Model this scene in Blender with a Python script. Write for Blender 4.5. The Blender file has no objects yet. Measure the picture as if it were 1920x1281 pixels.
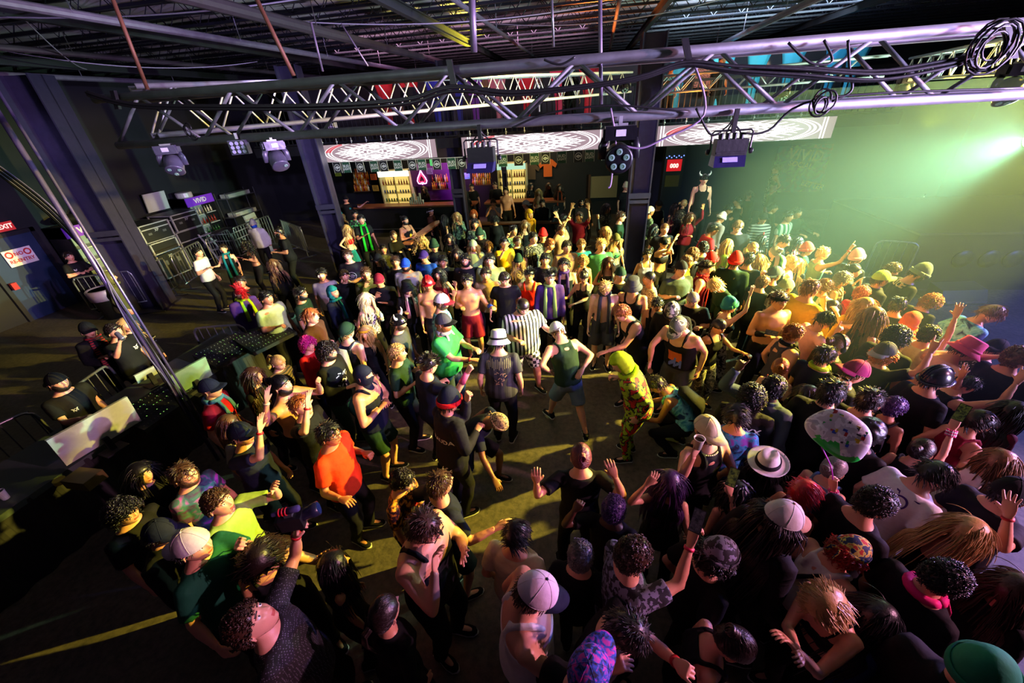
import bpy, bmesh, math, random
import numpy as np
from mathutils import Vector, Matrix, Euler
from mathutils.bvhtree import BVHTree
scene = bpy.context.scene
COL = scene.collection
rng = np.random.default_rng(7)
random.seed(7)
PI = math.pi

# ---------------------------------------------------------------- camera
F_PX = 730.0
CAM_H = 4.27
def _n(v):
    v = np.array(v, float)
    return v / np.linalg.norm(v)
CR = np.array([[.98575799, -.03147162, .16519901], [.15765738, .51481431, -.84268047], [0, 0, 0]])
CR[0] = _n(CR[0]); CR[1] = _n(CR[1] - CR[0] * CR[1].dot(CR[0])); CR[2] = np.cross(CR[0], CR[1])
CP = np.array([0, 0, CAM_H], float)
def ray(x, y): return CR @ _n((x - 960, 640.5 - y, -F_PX))
def az(x, y, z=0.0):
    r = ray(x, y); return CP + r * (z - CAM_H) / r[2]
def ay(x, y, Y):
    r = ray(x, y); return CP + r * Y / r[1]
def ax(x, y, X):
    r = ray(x, y); return CP + r * X / r[0]
cam_d = bpy.data.cameras.new('camera')
cam = bpy.data.objects.new('camera', cam_d); COL.objects.link(cam)
cam_d.sensor_width = 36.0; cam_d.sensor_fit = 'HORIZONTAL'
cam_d.lens = F_PX / 1920 * 36.0
cam_d.clip_start = 0.02; cam_d.clip_end = 100
m4 = Matrix.Identity(4)
for i in range(3):
    for j in range(3):
        m4[i][j] = CR[i][j]
m4.translation = Vector(CP)
cam.matrix_world = m4
scene.camera = cam
vs = scene.view_settings
vs.view_transform = 'Standard'; vs.look = 'None'; vs.gamma = 1; vs.use_curve_mapping = False; vs.exposure = 0.0

# ---------------------------------------------------------------- materials
MATS = {}
def srgb(h):
    if isinstance(h, str):
        h = h.lstrip('#'); c = [int(h[i:i+2], 16) / 255 for i in (0, 2, 4)]
    else:
        c = h
    return tuple(((v / 12.92) if v <= 0.04045 else ((v + 0.055) / 1.055) ** 2.4) for v in c) + (1.0,)
def nodes_of(name):
    m = bpy.data.materials.new(name); m.use_nodes = True
    nt = m.node_tree
    return m, nt, nt.nodes['Principled BSDF'], nt.nodes.new, nt.links.new
def mat(name, col, rough=0.6, metal=0.0, var=0.12, scale=25.0, bump=0.15, emit=None, estr=0.0, trans=0.0, spec=0.5, bscale=None):
    """a procedural material: base colour broken up by noise, with fine bump"""
    key = (name, col, rough, metal, emit, estr, scale, var)
    if key in MATS: return MATS[key]
    m, nt, b, N, L = nodes_of(name)
    c = srgb(col)
    tc = N('ShaderNodeTexCoord'); nz = N('ShaderNodeTexNoise'); nz.inputs['Scale'].default_value = scale; nz.inputs['Detail'].default_value = 3
    L(tc.outputs['Object'], nz.inputs['Vector'])
    mx = N('ShaderNodeMix'); mx.data_type = 'RGBA'
    mx.inputs['A'].default_value = tuple(v * (1 - var) for v in c[:3]) + (1,)
    mx.inputs['B'].default_value = tuple(min(1, v * (1 + var)) for v in c[:3]) + (1,)
    L(nz.outputs['Fac'], mx.inputs['Factor']); L(mx.outputs['Result'], b.inputs['Base Color'])
    b.inputs['Roughness'].default_value = rough; b.inputs['Metallic'].default_value = metal
    b.inputs['Specular IOR Level'].default_value = spec
    if bump:
        bp = N('ShaderNodeBump'); bp.inputs['Strength'].default_value = bump; bp.inputs['Distance'].default_value = 0.01
        L(nz.outputs['Fac'], bp.inputs['Height']); L(bp.outputs['Normal'], b.inputs['Normal'])
    if emit:
        b.inputs['Emission Color'].default_value = srgb(emit); b.inputs['Emission Strength'].default_value = estr
    if trans: b.inputs['Transmission Weight'].default_value = trans
    MATS[key] = m
    return m
def pattern(name, kind, c1, c2, scale=1.0, rough=0.75, c3=None):
    """cloth patterns that belong to the fabric: stripes, checks, camouflage, tie-dye, dots, florals"""
    key = (name, kind, c1, c2, scale, c3)
    if key in MATS: return MATS[key]
    m, nt, b, N, L = nodes_of(name)
    tc = N('ShaderNodeTexCoord'); mp = N('ShaderNodeMapping'); L(tc.outputs['Object'], mp.inputs['Vector'])
    b.inputs['Roughness'].default_value = rough
    ramp = N('ShaderNodeValToRGB'); ramp.color_ramp.elements[0].color = srgb(c1); ramp.color_ramp.elements[1].color = srgb(c2)
    ramp.color_ramp.interpolation = 'CONSTANT'; ramp.color_ramp.elements[1].position = 0.5
    out = None
    if kind in ('vstripe', 'hstripe'):
        w = N('ShaderNodeTexWave'); w.wave_type = 'BANDS'; w.bands_direction = 'X' if kind == 'vstripe' else 'Z'
        w.inputs['Scale'].default_value = 6 * scale; w.inputs['Distortion'].default_value = 0.6; w.inputs['Detail'].default_value = 1
        L(mp.outputs['Vector'], w.inputs['Vector']); out = w.outputs['Fac']
    elif kind == 'check':
        w = N('ShaderNodeTexChecker'); w.inputs['Scale'].default_value = 16 * scale
        w.inputs['Color1'].default_value = srgb(c1); w.inputs['Color2'].default_value = srgb(c2)
        L(mp.outputs['Vector'], w.inputs['Vector']); L(w.outputs['Color'], b.inputs['Base Color'])
        MATS[key] = m; return m
    elif kind == 'dots':
        w = N('ShaderNodeTexVoronoi'); w.inputs['Scale'].default_value = 22 * scale; w.inputs['Randomness'].default_value = 0.35
        L(mp.outputs['Vector'], w.inputs['Vector']); out = w.outputs['Distance']; ramp.color_ramp.elements[1].position = 0.28
        ramp.color_ramp.elements[0].color = srgb(c2); ramp.color_ramp.elements[1].color = srgb(c1)
    else:
        w = N('ShaderNodeTexNoise'); w.inputs['Scale'].default_value = (9 if kind == 'camo' else 6) * scale
        w.inputs['Detail'].default_value = 3 if kind == 'camo' else 5; w.inputs['Distortion'].default_value = 0.8 if kind == 'tie' else 0.2
        L(mp.outputs['Vector'], w.inputs['Vector']); out = w.outputs['Fac']
        if kind == 'tie': ramp.color_ramp.interpolation = 'LINEAR'; ramp.color_ramp.elements[0].position = 0.38; ramp.color_ramp.elements[1].position = 0.62
    if c3:
        e = ramp.color_ramp.elements.new(0.58 if kind != 'dots' else 0.6); e.color = srgb(c3)
        if kind == 'dots': e.color = srgb(c1)
        if kind == 'tie': e.position = 0.5
    L(out, ramp.inputs['Fac']); L(ramp.outputs['Color'], b.inputs['Base Color'])
    MATS[key] = m
    return m

# ---------------------------------------------------------------- mesh container
class Mb:
    """collects geometry; build() links it as ONE mesh object"""
    def __init__(s): s.v = []; s.f = []; s.mi = []; s.n = 0
    def add(s, v, f, mi=0):
        v = np.asarray(v, float); s.v.append(v)
        for q in f: s.f.append([i + s.n for i in q]); s.mi.append(mi)
        s.n += len(v); return s
    def box(s, lo, hi, mi=0, rot=None):
        lo = np.array(lo, float); hi = np.array(hi, float)
        v = np.array([[(lo, hi)[i][0], (lo, hi)[j][1], (lo, hi)[k][2]] for i in (0, 1) for j in (0, 1) for k in (0, 1)])
        return s.add(v, [(0, 1, 3, 2), (4, 6, 7, 5), (0, 4, 5, 1), (2, 3, 7, 6), (0, 2, 6, 4), (1, 5, 7, 3)], mi)
    def obox(s, c, ux, uy, uz, mi=0):
        """oriented box: centre, three half-extent vectors"""
        c, ux, uy, uz = (np.array(a, float) for a in (c, ux, uy, uz))
        v = [c + i * ux + j * uy + k * uz for i in (-1, 1) for j in (-1, 1) for k in (-1, 1)]
        return s.add(v, [(0, 1, 3, 2), (4, 6, 7, 5), (0, 4, 5, 1), (2, 3, 7, 6), (0, 2, 6, 4), (1, 5, 7, 3)], mi)
    def tube(s, pts, r, seg=8, mi=0, caps=True, flat=1.0, side=None):
        v, f = tube(pts, r, seg, caps, flat, side); return s.add(v, f, mi)
    def lathe(s, prof, c=(0, 0, 0), seg=16, mi=0, axis=None):
        """profile [(radius, height)] turned about an axis"""
        c = np.array(c, float); Zx = _n(axis) if axis is not None else np.array([0, 0, 1.0])
        a = np.array([1, 0, 0.0]) if abs(Zx[0]) < .9 else np.array([0, 1.0, 0]); U = _n(np.cross(a, Zx)); V = np.cross(Zx, U)
        v = []; f = []
        for r, h in prof:
            for k in range(seg):
                t = 2 * PI * k / seg; v.append(c + Zx * h + (U * math.cos(t) + V * math.sin(t)) * max(r, 1e-4))
        for i in range(len(prof) - 1):
            for k in range(seg):
                k2 = (k + 1) % seg; f.append((i * seg + k, i * seg + k2, (i + 1) * seg + k2, (i + 1) * seg + k))
        f.append(tuple(range(seg))[::-1]); f.append(tuple((len(prof) - 1) * seg + k for k in range(seg)))
        return s.add(v, f, mi)
    def ball(s, c, r, seg=10, mi=0, rings=7):
        r = np.array(r if hasattr(r, '__len__') else (r, r, r), float)
        v, f = sphere(seg, rings); return s.add(v * r + np.array(c, float), f, mi)
    def build(s, name, mats, parent=None, smooth=False, world=False):
        me = bpy.data.meshes.new(name)
        V = np.concatenate(s.v) if s.v else np.zeros((0, 3))
        me.from_pydata(V.tolist(), [], s.f)
        if not isinstance(mats, (list, tuple)): mats = [mats]
        for q in mats: me.materials.append(q)
        if len(mats) > 1: me.polygons.foreach_set('material_index', s.mi)
        if smooth: me.shade_smooth()
        me.update()
        o = bpy.data.objects.new(name, me); COL.objects.link(o)
        if parent: o.parent = parent
        return o
def sphere(seg=16, rings=10):
    v = [(0, 0, 1.0)]; f = []
    for i in range(1, rings):
        t = PI * i / rings
        for k in range(seg):
            a = 2 * PI * k / seg; v.append((math.sin(t) * math.cos(a), math.sin(t) * math.sin(a), math.cos(t)))
    v.append((0, 0, -1.0))
    for k in range(seg): f.append((0, 1 + k, 1 + (k + 1) % seg))
    for i in range(rings - 2):
        for k in range(seg):
            a = 1 + i * seg; k2 = (k + 1) % seg
            f.append((a + k, a + seg + k, a + seg + k2, a + k2))
    b = 1 + (rings - 2) * seg; L = len(v) - 1
    for k in range(seg): f.append((b + k, L, b + (k + 1) % seg))
    return np.array(v), f
def tube(pts, r, seg=8, caps=True, flat=1.0, side=None):
    """swept tube; r scalar, list, or list of (side, front) pairs; SIDE fixes the ring's side axis"""
    P = np.array(pts, float); n = len(P)
    R = np.array([(q if hasattr(q, '__len__') else (q, q * flat)) for q in (r if hasattr(r, '__len__') else [r] * n)], float)
    T = np.gradient(P, axis=0); T /= (np.linalg.norm(T, axis=1)[:, None] + 1e-9)
    if side is None:
        a = np.array([0, 0, 1.0]) if abs(T[0][2]) < .9 else np.array([1.0, 0, 0])
        U = _n(np.cross(a, T[0]))
    else: U = np.array(side, float)
    v = []; ang = np.arange(seg) * 2 * PI / seg
    for i in range(n):
        U = U - T[i] * U.dot(T[i]); U = U / (np.linalg.norm(U) + 1e-9); V = np.cross(T[i], U)
        v.append(P[i] + np.outer(np.cos(ang) * R[i][0], U) + np.outer(np.sin(ang) * R[i][1], V))
    v = np.concatenate(v); f = []
    for i in range(n - 1):
        for k in range(seg):
            k2 = (k + 1) % seg; f.append((i * seg + k, i * seg + k2, (i + 1) * seg + k2, (i + 1) * seg + k))
    if caps: f.append(tuple(range(seg))[::-1]); f.append(tuple((n - 1) * seg + k for k in range(seg)))
    return v, f

def tag(o, label=None, cat=None, group=None, kind=None):
    if label: o['label'] = label
    if cat: o['category'] = cat
    if group: o['group'] = group
    if kind: o['kind'] = kind
    return o
def thing(name, label, cat, loc=(0, 0, 0), rz=0.0, group=None):
    o = bpy.data.objects.new(name, None); COL.objects.link(o)
    o.empty_display_size = 0.1
    o.location = Vector([float(q) for q in loc]); o.rotation_euler = (0, 0, rz)
    return tag(o, label, cat, group)
def copy_tree(o, parent=None):
    c = o.copy(); COL.objects.link(c)
    if parent: c.parent = parent
    for ch in o.children: copy_tree(ch, c)
    return c
def catenary(a, b, sag, n=12):
    a = np.array(a, float); b = np.array(b, float); t = np.linspace(0, 1, n)[:, None]
    p = a + (b - a) * t; p[:, 2] -= (4 * sag * t * (1 - t))[:, 0]; return p
_FONT = {}
def text_mesh(txt, size, depth=0.0, bold=0.0):
    """(verts, faces) of lettering in the local XY plane, centred"""
    key = (txt, size, depth, bold)
    if key not in _FONT:
        cu = bpy.data.curves.new('lettering', 'FONT'); cu.body = txt; cu.size = size; cu.extrude = depth; cu.offset = bold
        cu.align_x = 'CENTER'; cu.align_y = 'CENTER'; cu.resolution_u = 2
        o = bpy.data.objects.new('lettering', cu); COL.objects.link(o)
        dg = bpy.context.evaluated_depsgraph_get(); dg.update()
        me = o.evaluated_get(dg).to_mesh()
        V = np.array([v.co[:] for v in me.vertices]) if len(me.vertices) else np.zeros((0, 3)); Fc = [tuple(p.vertices) for p in me.polygons]
        o.evaluated_get(dg).to_mesh_clear(); bpy.data.objects.remove(o); bpy.data.curves.remove(cu)
        _FONT[key] = (V, Fc)
    return _FONT[key]
def put_text(mb, txt, c, ux, uy, size, mi=0, depth=0.0, bold=0.0, shear=0.0):
    """lettering laid in the plane spanned by ux (reading direction) and uy (up)"""
    V, Fc = text_mesh(txt, size, depth, bold); ux = _n(ux); uy = _n(uy); n = np.cross(ux, uy)
    mb.add(np.array(c, float) + np.outer(V[:, 0] + shear * V[:, 1], ux) + np.outer(V[:, 1], uy) + np.outer(V[:, 2], n), Fc, mi)
# ---------------------------------------------------------------- people: prototypes
def np_noise(P, freq, seed, n=7):
    r = np.random.default_rng(seed); out = np.zeros(len(P))
    for _ in range(n):
        d = r.normal(size=3); d /= np.linalg.norm(d); out += np.sin(P @ d * freq * r.uniform(.6, 1.5) + r.uniform(0, 6.28))
    return out / n
def head_pt(D, fem=False):
    """maps unit directions to the surface of a head with brow, sockets, nose, lips, chin (faces +Y)"""
    x, y, z = D[:, 0], D[:, 1], D[:, 2]
    px = .077 * x; py = .097 * y; pz = .118 * z
    low = np.clip(-z, 0, 1)
    px = px * (1 - (.34 if fem else .24) * low ** 1.6)
    py = py * np.where(y < 0, 1 + .03 * np.clip(z, 0, 1), 1) * (1 - .10 * low)
    py = py + np.where(y < 0, .042 * low ** 1.5, .012 * low)
    fr = np.clip(y, 0, 1) ** .5
    g = lambda cx, cz, sx, sz: np.exp(-(((np.abs(x) - cx) / sx) ** 2) - (((z - cz) / sz) ** 2)) * (y > 0) * fr
    py = py - .010 * g(.36, .10, .17, .10)
    py = py + .007 * g(.30, .27, .26, .07) + .006 * g(.50, -.16, .16, .14)
    py = py + .016 * g(0, -.08, .10, .17) + .017 * g(0, -.21, .12, .08) + .005 * g(.13, -.25, .07, .05)
    py = py + .008 * g(0, -.44, .24, .05) + .008 * g(0, -.55, .20, .05) - .005 * g(0, -.495, .26, .018)
    py = py + .013 * g(0, -.80, .26, .14) - .006 * g(0, -.66, .22, .05)
    return np.stack([px, py, pz], 1)
def grid_dirs(seg, rings):
    v, f = sphere(seg, rings); return v, f
def make_head(seg, rings, fem):
    D, f = grid_dirs(seg, rings)
    V = head_pt(D, fem); mi = []
    for q in f:
        c = D[list(q)].mean(0); k = 0
        if c[1] > 0:
            if abs(c[0]) < .27 and -.60 < c[2] < -.39: k = 1
            if .14 < abs(c[0]) < .50 and .20 < c[2] < .31: k = 2
        mi.append(k)
    mb = Mb(); mb.v = [V]; mb.f = [list(q) for q in f]; mb.mi = mi; mb.n = len(V)
    for s in (-1, 1):
        mb.ball((s * .031, .078, .011), .0135, 10, 3, 6); mb.ball((s * .031, .0875, .011), .0062, 8, 4, 5)
        mb.ball((s * .031, .0795, .020), (.018, .012, .006), 8, 0, 5)
        # ear: a curled rim with a bowl
        a = np.linspace(-1.9, 2.3, 9); rim = [(s * (.080 + .006 * math.cos(t)), -.012 + .016 * math.cos(t) - .004, -.004 + .030 * math.sin(t)) for t in a]
        mb.tube(rim, .0055, 6, 0); mb.ball((s * .077, -.010, -.004), (.009, .015, .026), 8, 0, 6)
    return mb
HEADS = {}
def head_geo(lod, fem):
    k = (lod, fem)
    if k not in HEADS: HEADS[k] = make_head(*((56, 44), (36, 28), (24, 18))[lod], fem)
    return HEADS[k]

# remesh jobs: every body and garment is grown as one continuous skin in one batch
JOBS = {}
def job(key, mb, voxel, smooth=3):
    if key in JOBS: return
    me = bpy.data.meshes.new('tmp'); me.from_pydata(np.concatenate(mb.v).tolist(), [], mb.f)
    o = bpy.data.objects.new('tmp', me); COL.objects.link(o)
    m = o.modifiers.new('r', 'REMESH'); m.mode = 'VOXEL'; m.voxel_size = voxel; m.adaptivity = 0
    if smooth: s = o.modifiers.new('s', 'SMOOTH'); s.factor = .5; s.iterations = smooth
    JOBS[key] = o
DONE = {}
def run_jobs():
    dg = bpy.context.evaluated_depsgraph_get(); dg.update()
    for k, o in JOBS.items():
        e = o.evaluated_get(dg); me = e.to_mesh()
        n = len(me.vertices); V = np.empty(n * 3, np.float32); me.vertices.foreach_get('co', V)
        nl = len(me.loops); L = np.empty(nl, np.int32); me.loops.foreach_get('vertex_index', L)
        lt = np.empty(len(me.polygons), np.int32); me.polygons.foreach_get('loop_total', lt)
        DONE[k] = (V.reshape(-1, 3).astype(float), L, lt); e.to_mesh_clear()
    for o in JOBS.values():
        me = o.data; bpy.data.objects.remove(o); bpy.data.meshes.remove(me)
    JOBS.clear()
def mb_arrays(mb):
    V = np.concatenate(mb.v); L = np.array([i for q in mb.f for i in q], np.int32); lt = np.array([len(q) for q in mb.f], np.int32)
    return V, L, lt, np.array(mb.mi, np.int32)
def mesh_from(name, parts, mats):
    """parts: list of (V, loops, totals, material index array or int)"""
    Vs, Ls, Ts, Ms = [], [], [], []; n = 0
    for V, L, lt, mi in parts:
        Vs.append(V); Ls.append(L + n); Ts.append(lt); Ms.append(np.full(len(lt), mi, np.int32) if np.isscalar(mi) else mi); n += len(V)
    V = np.concatenate(Vs).astype(np.float32); L = np.concatenate(Ls); T = np.concatenate(Ts); M = np.concatenate(Ms)
    me = bpy.data.meshes.new(name)
    me.vertices.add(len(V)); me.vertices.foreach_set('co', V.ravel())
    me.loops.add(len(L)); me.loops.foreach_set('vertex_index', L.astype(np.int32))
    me.polygons.add(len(T)); me.polygons.foreach_set('loop_start', np.concatenate([[0], np.cumsum(T)[:-1]]).astype(np.int32)); me.polygons.foreach_set('loop_total', T.astype(np.int32))
    for q in mats: me.materials.append(q)
    me.polygons.foreach_set('material_index', M)
    me.update(calc_edges=True); me.shade_smooth()
    return me

# hands: palm, four unequal bent fingers, thumb from the side of the palm. Fingers +Y, palm faces -Z, thumb +X
def make_hand(kind):
    mb = Mb()
    v, f = tube([(0, -.035, 0), (0, -.01, 0), (.002, .02, 0), (.001, .055, 0), (0, .082, 0), (0, .094, 0)],
                [(.024, .019), (.027, .017), (.037, .015), (.041, .014), (.040, .012), (.034, .008)], 14, side=(1, 0, 0)); mb.add(v, f)
    curl = {'open': (.05, .1, .1), 'relax': (.45, .5, .35), 'fist': (1.45, 1.6, 1.1), 'grip': (.9, .95, .6), 'point': (1.4, 1.6, 1.1), 'horns': (1.4, 1.6, 1.1)}[kind]
    for i, (x, ln) in enumerate(((.030, .070), (.010, .078), (-.010, .072), (-.029, .057))):
        c = curl
        if (kind == 'point' and i == 0) or (kind == 'horns' and i in (0, 3)): c = (.05, .1, .1)
        c = tuple(q * (1 + .08 * i) for q in c)
        sp = (.14, .04, -.05, -.16)[i] * (1.9 if kind == 'open' else .7)
        p = np.array([x, .085, -.001]); pts = [np.array([x * .92, .06, 0]), p]; a = 0
        for j, sg in enumerate((.46, .30, .24)):
            a += c[j]; d = np.array([math.sin(sp) * math.cos(a), math.cos(sp) * math.cos(a), -math.sin(a)])
            pts.append(pts[-1] + d * ln * sg * .5); pts.append(pts[-1] + d * ln * sg * .5)
        r0 = (.0088, .0092, .0088, .0076)[i]
        mb.tube(pts, [r0 * 1.05, r0 * 1.08, r0, r0 * 1.02, r0 * .92, r0 * .9, r0 * .82, r0 * .6], 8)
    ta = {'open': (.9, .05), 'relax': (.55, -.35), 'fist': (-.1, -.5), 'grip': (.35, -.9), 'point': (-.1, -.5), 'horns': (-.2, -.6)}[kind]
    p = np.array([.024, .012, -.004]); pts = [p - np.array([.008, .012, 0])]; pts.append(p)
    d = _n((math.sin(ta[0]) + .35, math.cos(ta[0]), ta[1] * .6)); pts.append(p + d * .026); 
    d2 = _n((math.sin(ta[0]) - (.6 if kind in ('fist', 'grip', 'point') else 0), math.cos(ta[0]), ta[1])); pts.append(pts[-1] + d2 * .020); pts.append(pts[-1] + d2 * .016)
    mb.tube(pts, [.013, .014, .0115, .0105, .0075], 8)
    return mb
HK = ('open', 'relax', 'fist', 'grip', 'point', 'horns')
for k in HK:
    hm = make_hand(k); job(('hand', k, 0), hm, .0038, 1); job(('hand', k, 1), hm, .0075, 0)

TOR_M = [(.80, .095, .095, 0), (.86, .150, .112, -.004), (.93, .168, .120, -.006), (1.00, .158, .112, 0), (1.08, .146, .102, .004), (1.16, .152, .106, .006),
         (1.26, .172, .118, .006), (1.34, .182, .118, .002), (1.41, .176, .100, -.006), (1.455, .125, .078, -.012), (1.485, .078, .064, -.010), (1.53, .058, .058, .0), (1.60, .056, .060, .008)]
TOR_F = [(.80, .095, .095, 0), (.86, .158, .115, -.008), (.93, .176, .124, -.012), (1.00, .155, .108, -.002), (1.08, .124, .092, .002), (1.16, .126, .094, .006),
         (1.25, .145, .122, .020), (1.32, .150, .112, .012), (1.39, .148, .088, -.004), (1.44, .108, .070, -.010), (1.475, .066, .055, -.008), (1.53, .049, .050, .0), (1.60, .048, .052, .008)]
ARM = {  # elbow, hand (outward, forward, up) from the shoulder
    'd': ((.06, -.02, -.28), (.09, .10, -.58)), 'x': ((.09, .10, -.25), (-.17, .24, -.20)), 'h': ((.06, .03, -.28), (-.06, .28, -.16)),
    'u': ((.10, .14, .23), (.04, .16, .56)), 'v': ((.20, .10, .16), (.28, .16, .46)), 'f': ((.04, .24, -.15), (.0, .50, -.10)),
    'F': ((.05, .26, .04), (0, .56, .18)), 's': ((.27, .06, -.06), (.56, .12, -.02)), 'i': ((.20, -.10, -.20), (.02, .08, -.40)),
    'c': ((.08, .10, -.22), (-.13, .30, -.04)), 'm': ((.10, .14, -.22), (-.12, .18, .08)), 'w': ((.16, .08, -.16), (.20, .20, .12)),
    'b': ((.04, -.10, -.26), (-.10, -.14, -.42)), 'k': ((.03, .20, -.20), (.02, .28, -.52)), 'o': ((.14, .12, -.20), (.24, .34, -.16))}
PEOPLE = []
def person(x, y, face, hair, hat, top, bottom, skin, label, **kw):
    PEOPLE.append(dict(x=x, y=y, face=face, hair=hair, hat=hat, top=top, bottom=bottom, skin=skin, label=label, **kw))
def rotx(a):
    c, s = math.cos(a), math.sin(a); return np.array([[1, 0, 0], [0, c, -s], [0, s, c]])
def rotz(a):
    c, s = math.cos(a), math.sin(a); return np.array([[c, -s, 0], [s, c, 0], [0, 0, 1.0]])
def roty(a):
    c, s = math.cos(a), math.sin(a); return np.array([[c, 0, s], [0, 1, 0], [-s, 0, c]])
def ik(a, t, l1, l2, hint):
    d = t - a; L = np.linalg.norm(d); mx = (l1 + l2) * .995
    if L > mx: d = d / L * mx; L = mx; t = a + d
    L = max(L, abs(l1 - l2) + .02)
    u = d / (np.linalg.norm(d) + 1e-9); ca = np.clip((l1 * l1 + L * L - l2 * l2) / (2 * l1 * L), -1, 1)
    h = hint - u * hint.dot(u); h = h / (np.linalg.norm(h) + 1e-9)
    return a + u * l1 * ca + h * l1 * math.sqrt(max(0, 1 - ca * ca)), t
class Fig: pass
def solve(p):
    """joints of one figure in its own frame (faces +Y), then its place on the floor"""
    g = Fig(); fem = p.get('fem', False); g.fem = fem
    h = p.get('h') or ((1.64 if fem else 1.755) + p['jit']); s = h / 1.75; g.s = s; g.w = p.get('w', 1.0)
    lean = math.radians(p.get('lean', 4)); crouch = p.get('crouch', 0.0)
    hipz = .93 - crouch
    def spine(z, xo=0, yo=0):
        if z <= .93: return np.array([xo, yo, z - crouch])
        n = 12; q = np.array([0, 0, hipz]); dz = (z - .93) / n; zz = .93
        for _ in range(n):
            zz += dz; a = lean * min(1, (zz - .93) / .28); q = q + np.array([0, math.sin(a), math.cos(a)]) * dz
        a = lean * min(1, (z - .93) / .28); return q + np.array([xo, yo * math.cos(a), -yo * math.sin(a)])
    g.spine = spine; g.lean = lean; g.crouch = crouch
    sw = (.150 if fem else .176) * (.5 + .5 * g.w)
    g.sh = {sd: spine(1.405 - (.01 if fem else 0), sd * sw, -.008) for sd in (-1, 1)}
    hp = math.radians(p.get('hp', 7)); hy = math.radians(p.get('hy', 0)); ht = math.radians(p.get('ht', 0))
    g.HR = rotz(hy) @ rotx(-lean * .55 + hp) @ roty(ht)
    nk = spine(1.550, 0, .004); g.nk = nk; g.hc = nk + g.HR @ np.array([0, .016, .068])
    # legs
    st = p.get('stance', 'n'); g.hip = {sd: np.array([sd * .088 * (.6 + .4 * g.w), -.004, .87 - crouch]) for sd in (-1, 1)}
    j = p['r2']
    ft = {'n': ((-.11, .02), (.11, -.02)), 'w': ((-.21, .03), (.21, -.03)), 'k': ((-.12, .16), (.12, -.26)), 'l': ((-.14, .32), (.14, -.30)), 'q': ((-.16, .10), (.16, .02))}[st]
    g.kn = {}; g.an = {}
    for sd, (fx, fy) in zip((-1, 1), ft):
        t = np.array([fx + j * .04, fy + j * .05, .085]); hint = np.array([sd * .25, 1.0, .0])
        g.kn[sd], g.an[sd] = ik(g.hip[sd], t, .405, .405, hint)
    # placement
    fa = math.radians(p['face']); g.rz = fa - PI / 2; RZ = rotz(g.rz)
    base = p.get('base', 0.0); hc = RZ @ (g.hc * s)
    wp = az(p['x'], p['y'], hc[2] + base); g.loc = np.array([wp[0] - hc[0], wp[1] - hc[1], base]); g.RZ = RZ
    g.headw = wp; g.dist = np.linalg.norm(wp - CP)
    # arms
    g.el = {}; g.wr = {}; g.hk = {}; arms = p.get('arms', 'dd'); arms = arms if isinstance(arms, (tuple, list)) else tuple(arms)
    for sd, a in zip((-1, 1), arms):
        S = g.sh[sd]; kind = None
        if isinstance(a, tuple):      # (hand's pixel x, y[, hand kind[, reach]])
            kind = a[2] if len(a) > 2 else 'relax'
            o = (RZ.T @ (CP - g.loc)) / s; d = RZ.T @ ray(a[0], a[1]); t = max(0, (S - o).dot(d)); q = o + d * t
            off = np.linalg.norm(q - S); rr = (a[3] if len(a) > 3 else .56)
            if off < rr: q = q - d * math.sqrt(rr * rr - off * off) * (.75 if len(a) < 5 else a[4])
            hint = np.array([sd * .5, -.2, -1.0]); L2 = .255 + .07
            e, w = ik(S, q, .285, L2, hint)
        else:
            E_, H_ = ARM[a]; f = lambda q: np.array([sd * q[0], q[1], q[2]])
            tw = rotx(-lean * .7) if a not in 'k' else np.eye(3)
            jj = (p['r2'] * .05, p['r3'] * .05, (p['r2'] - p['r3']) * .04)
            q = S + tw @ (f(H_) + np.array(jj)); e, w = ik(S, q, .285, .325, (tw @ f(E_)) * 1.0 - (tw @ f(H_)) * .35)
            kind = {'d': 'relax', 'x': 'relax', 'h': 'grip', 'u': 'open', 'v': 'open', 'f': 'relax', 'F': 'open', 's': 'relax', 'i': 'relax', 'c': 'open', 'm': 'relax', 'w': 'open', 'b': 'relax', 'k': 'relax', 'o': 'relax'}[a]
        hd = _n(w - e); g.el[sd] = e; g.wr[sd] = w - hd * .07; g.hk[sd] = p.get('hands', (kind, kind))[(sd + 1) // 2] or kind
    g.lod = 0 if g.dist < 5.2 else (1 if g.dist < 9 else 2)
    return g
VOX = (.0145, .021, .030)
def torso_rings(g, z0, z1, off, loose=0.0):
    T = TOR_F if g.fem else TOR_M; zs = [t[0] for t in T]; out = []; rr = []
    for z in np.linspace(z0, z1, max(3, int((z1 - z0) / .04) + 1)):
        a = np.interp(z, zs, [t[1] for t in T]); b = np.interp(z, zs, [t[2] for t in T]); yo = np.interp(z, zs, [t[3] for t in T])
        w = g.w if z < 1.42 else 1 + (g.w - 1) * .4; belly = max(0, g.w - 1) * math.exp(-((z - 1.05) / .16) ** 2)
        lo = loose * max(0, min(1, (1.35 - z) / .3))
        out.append(g.spine(z, 0, yo + belly * .08)); rr.append((a * w + off + lo, b * (w + belly * .5) + off + lo))
    return tube(out, rr, 20, side=(1, 0, 0))
def limb(pts, radii, seg=12): return tube(pts, radii, seg)
def mid(a, b, t): return a + (b - a) * t
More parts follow.
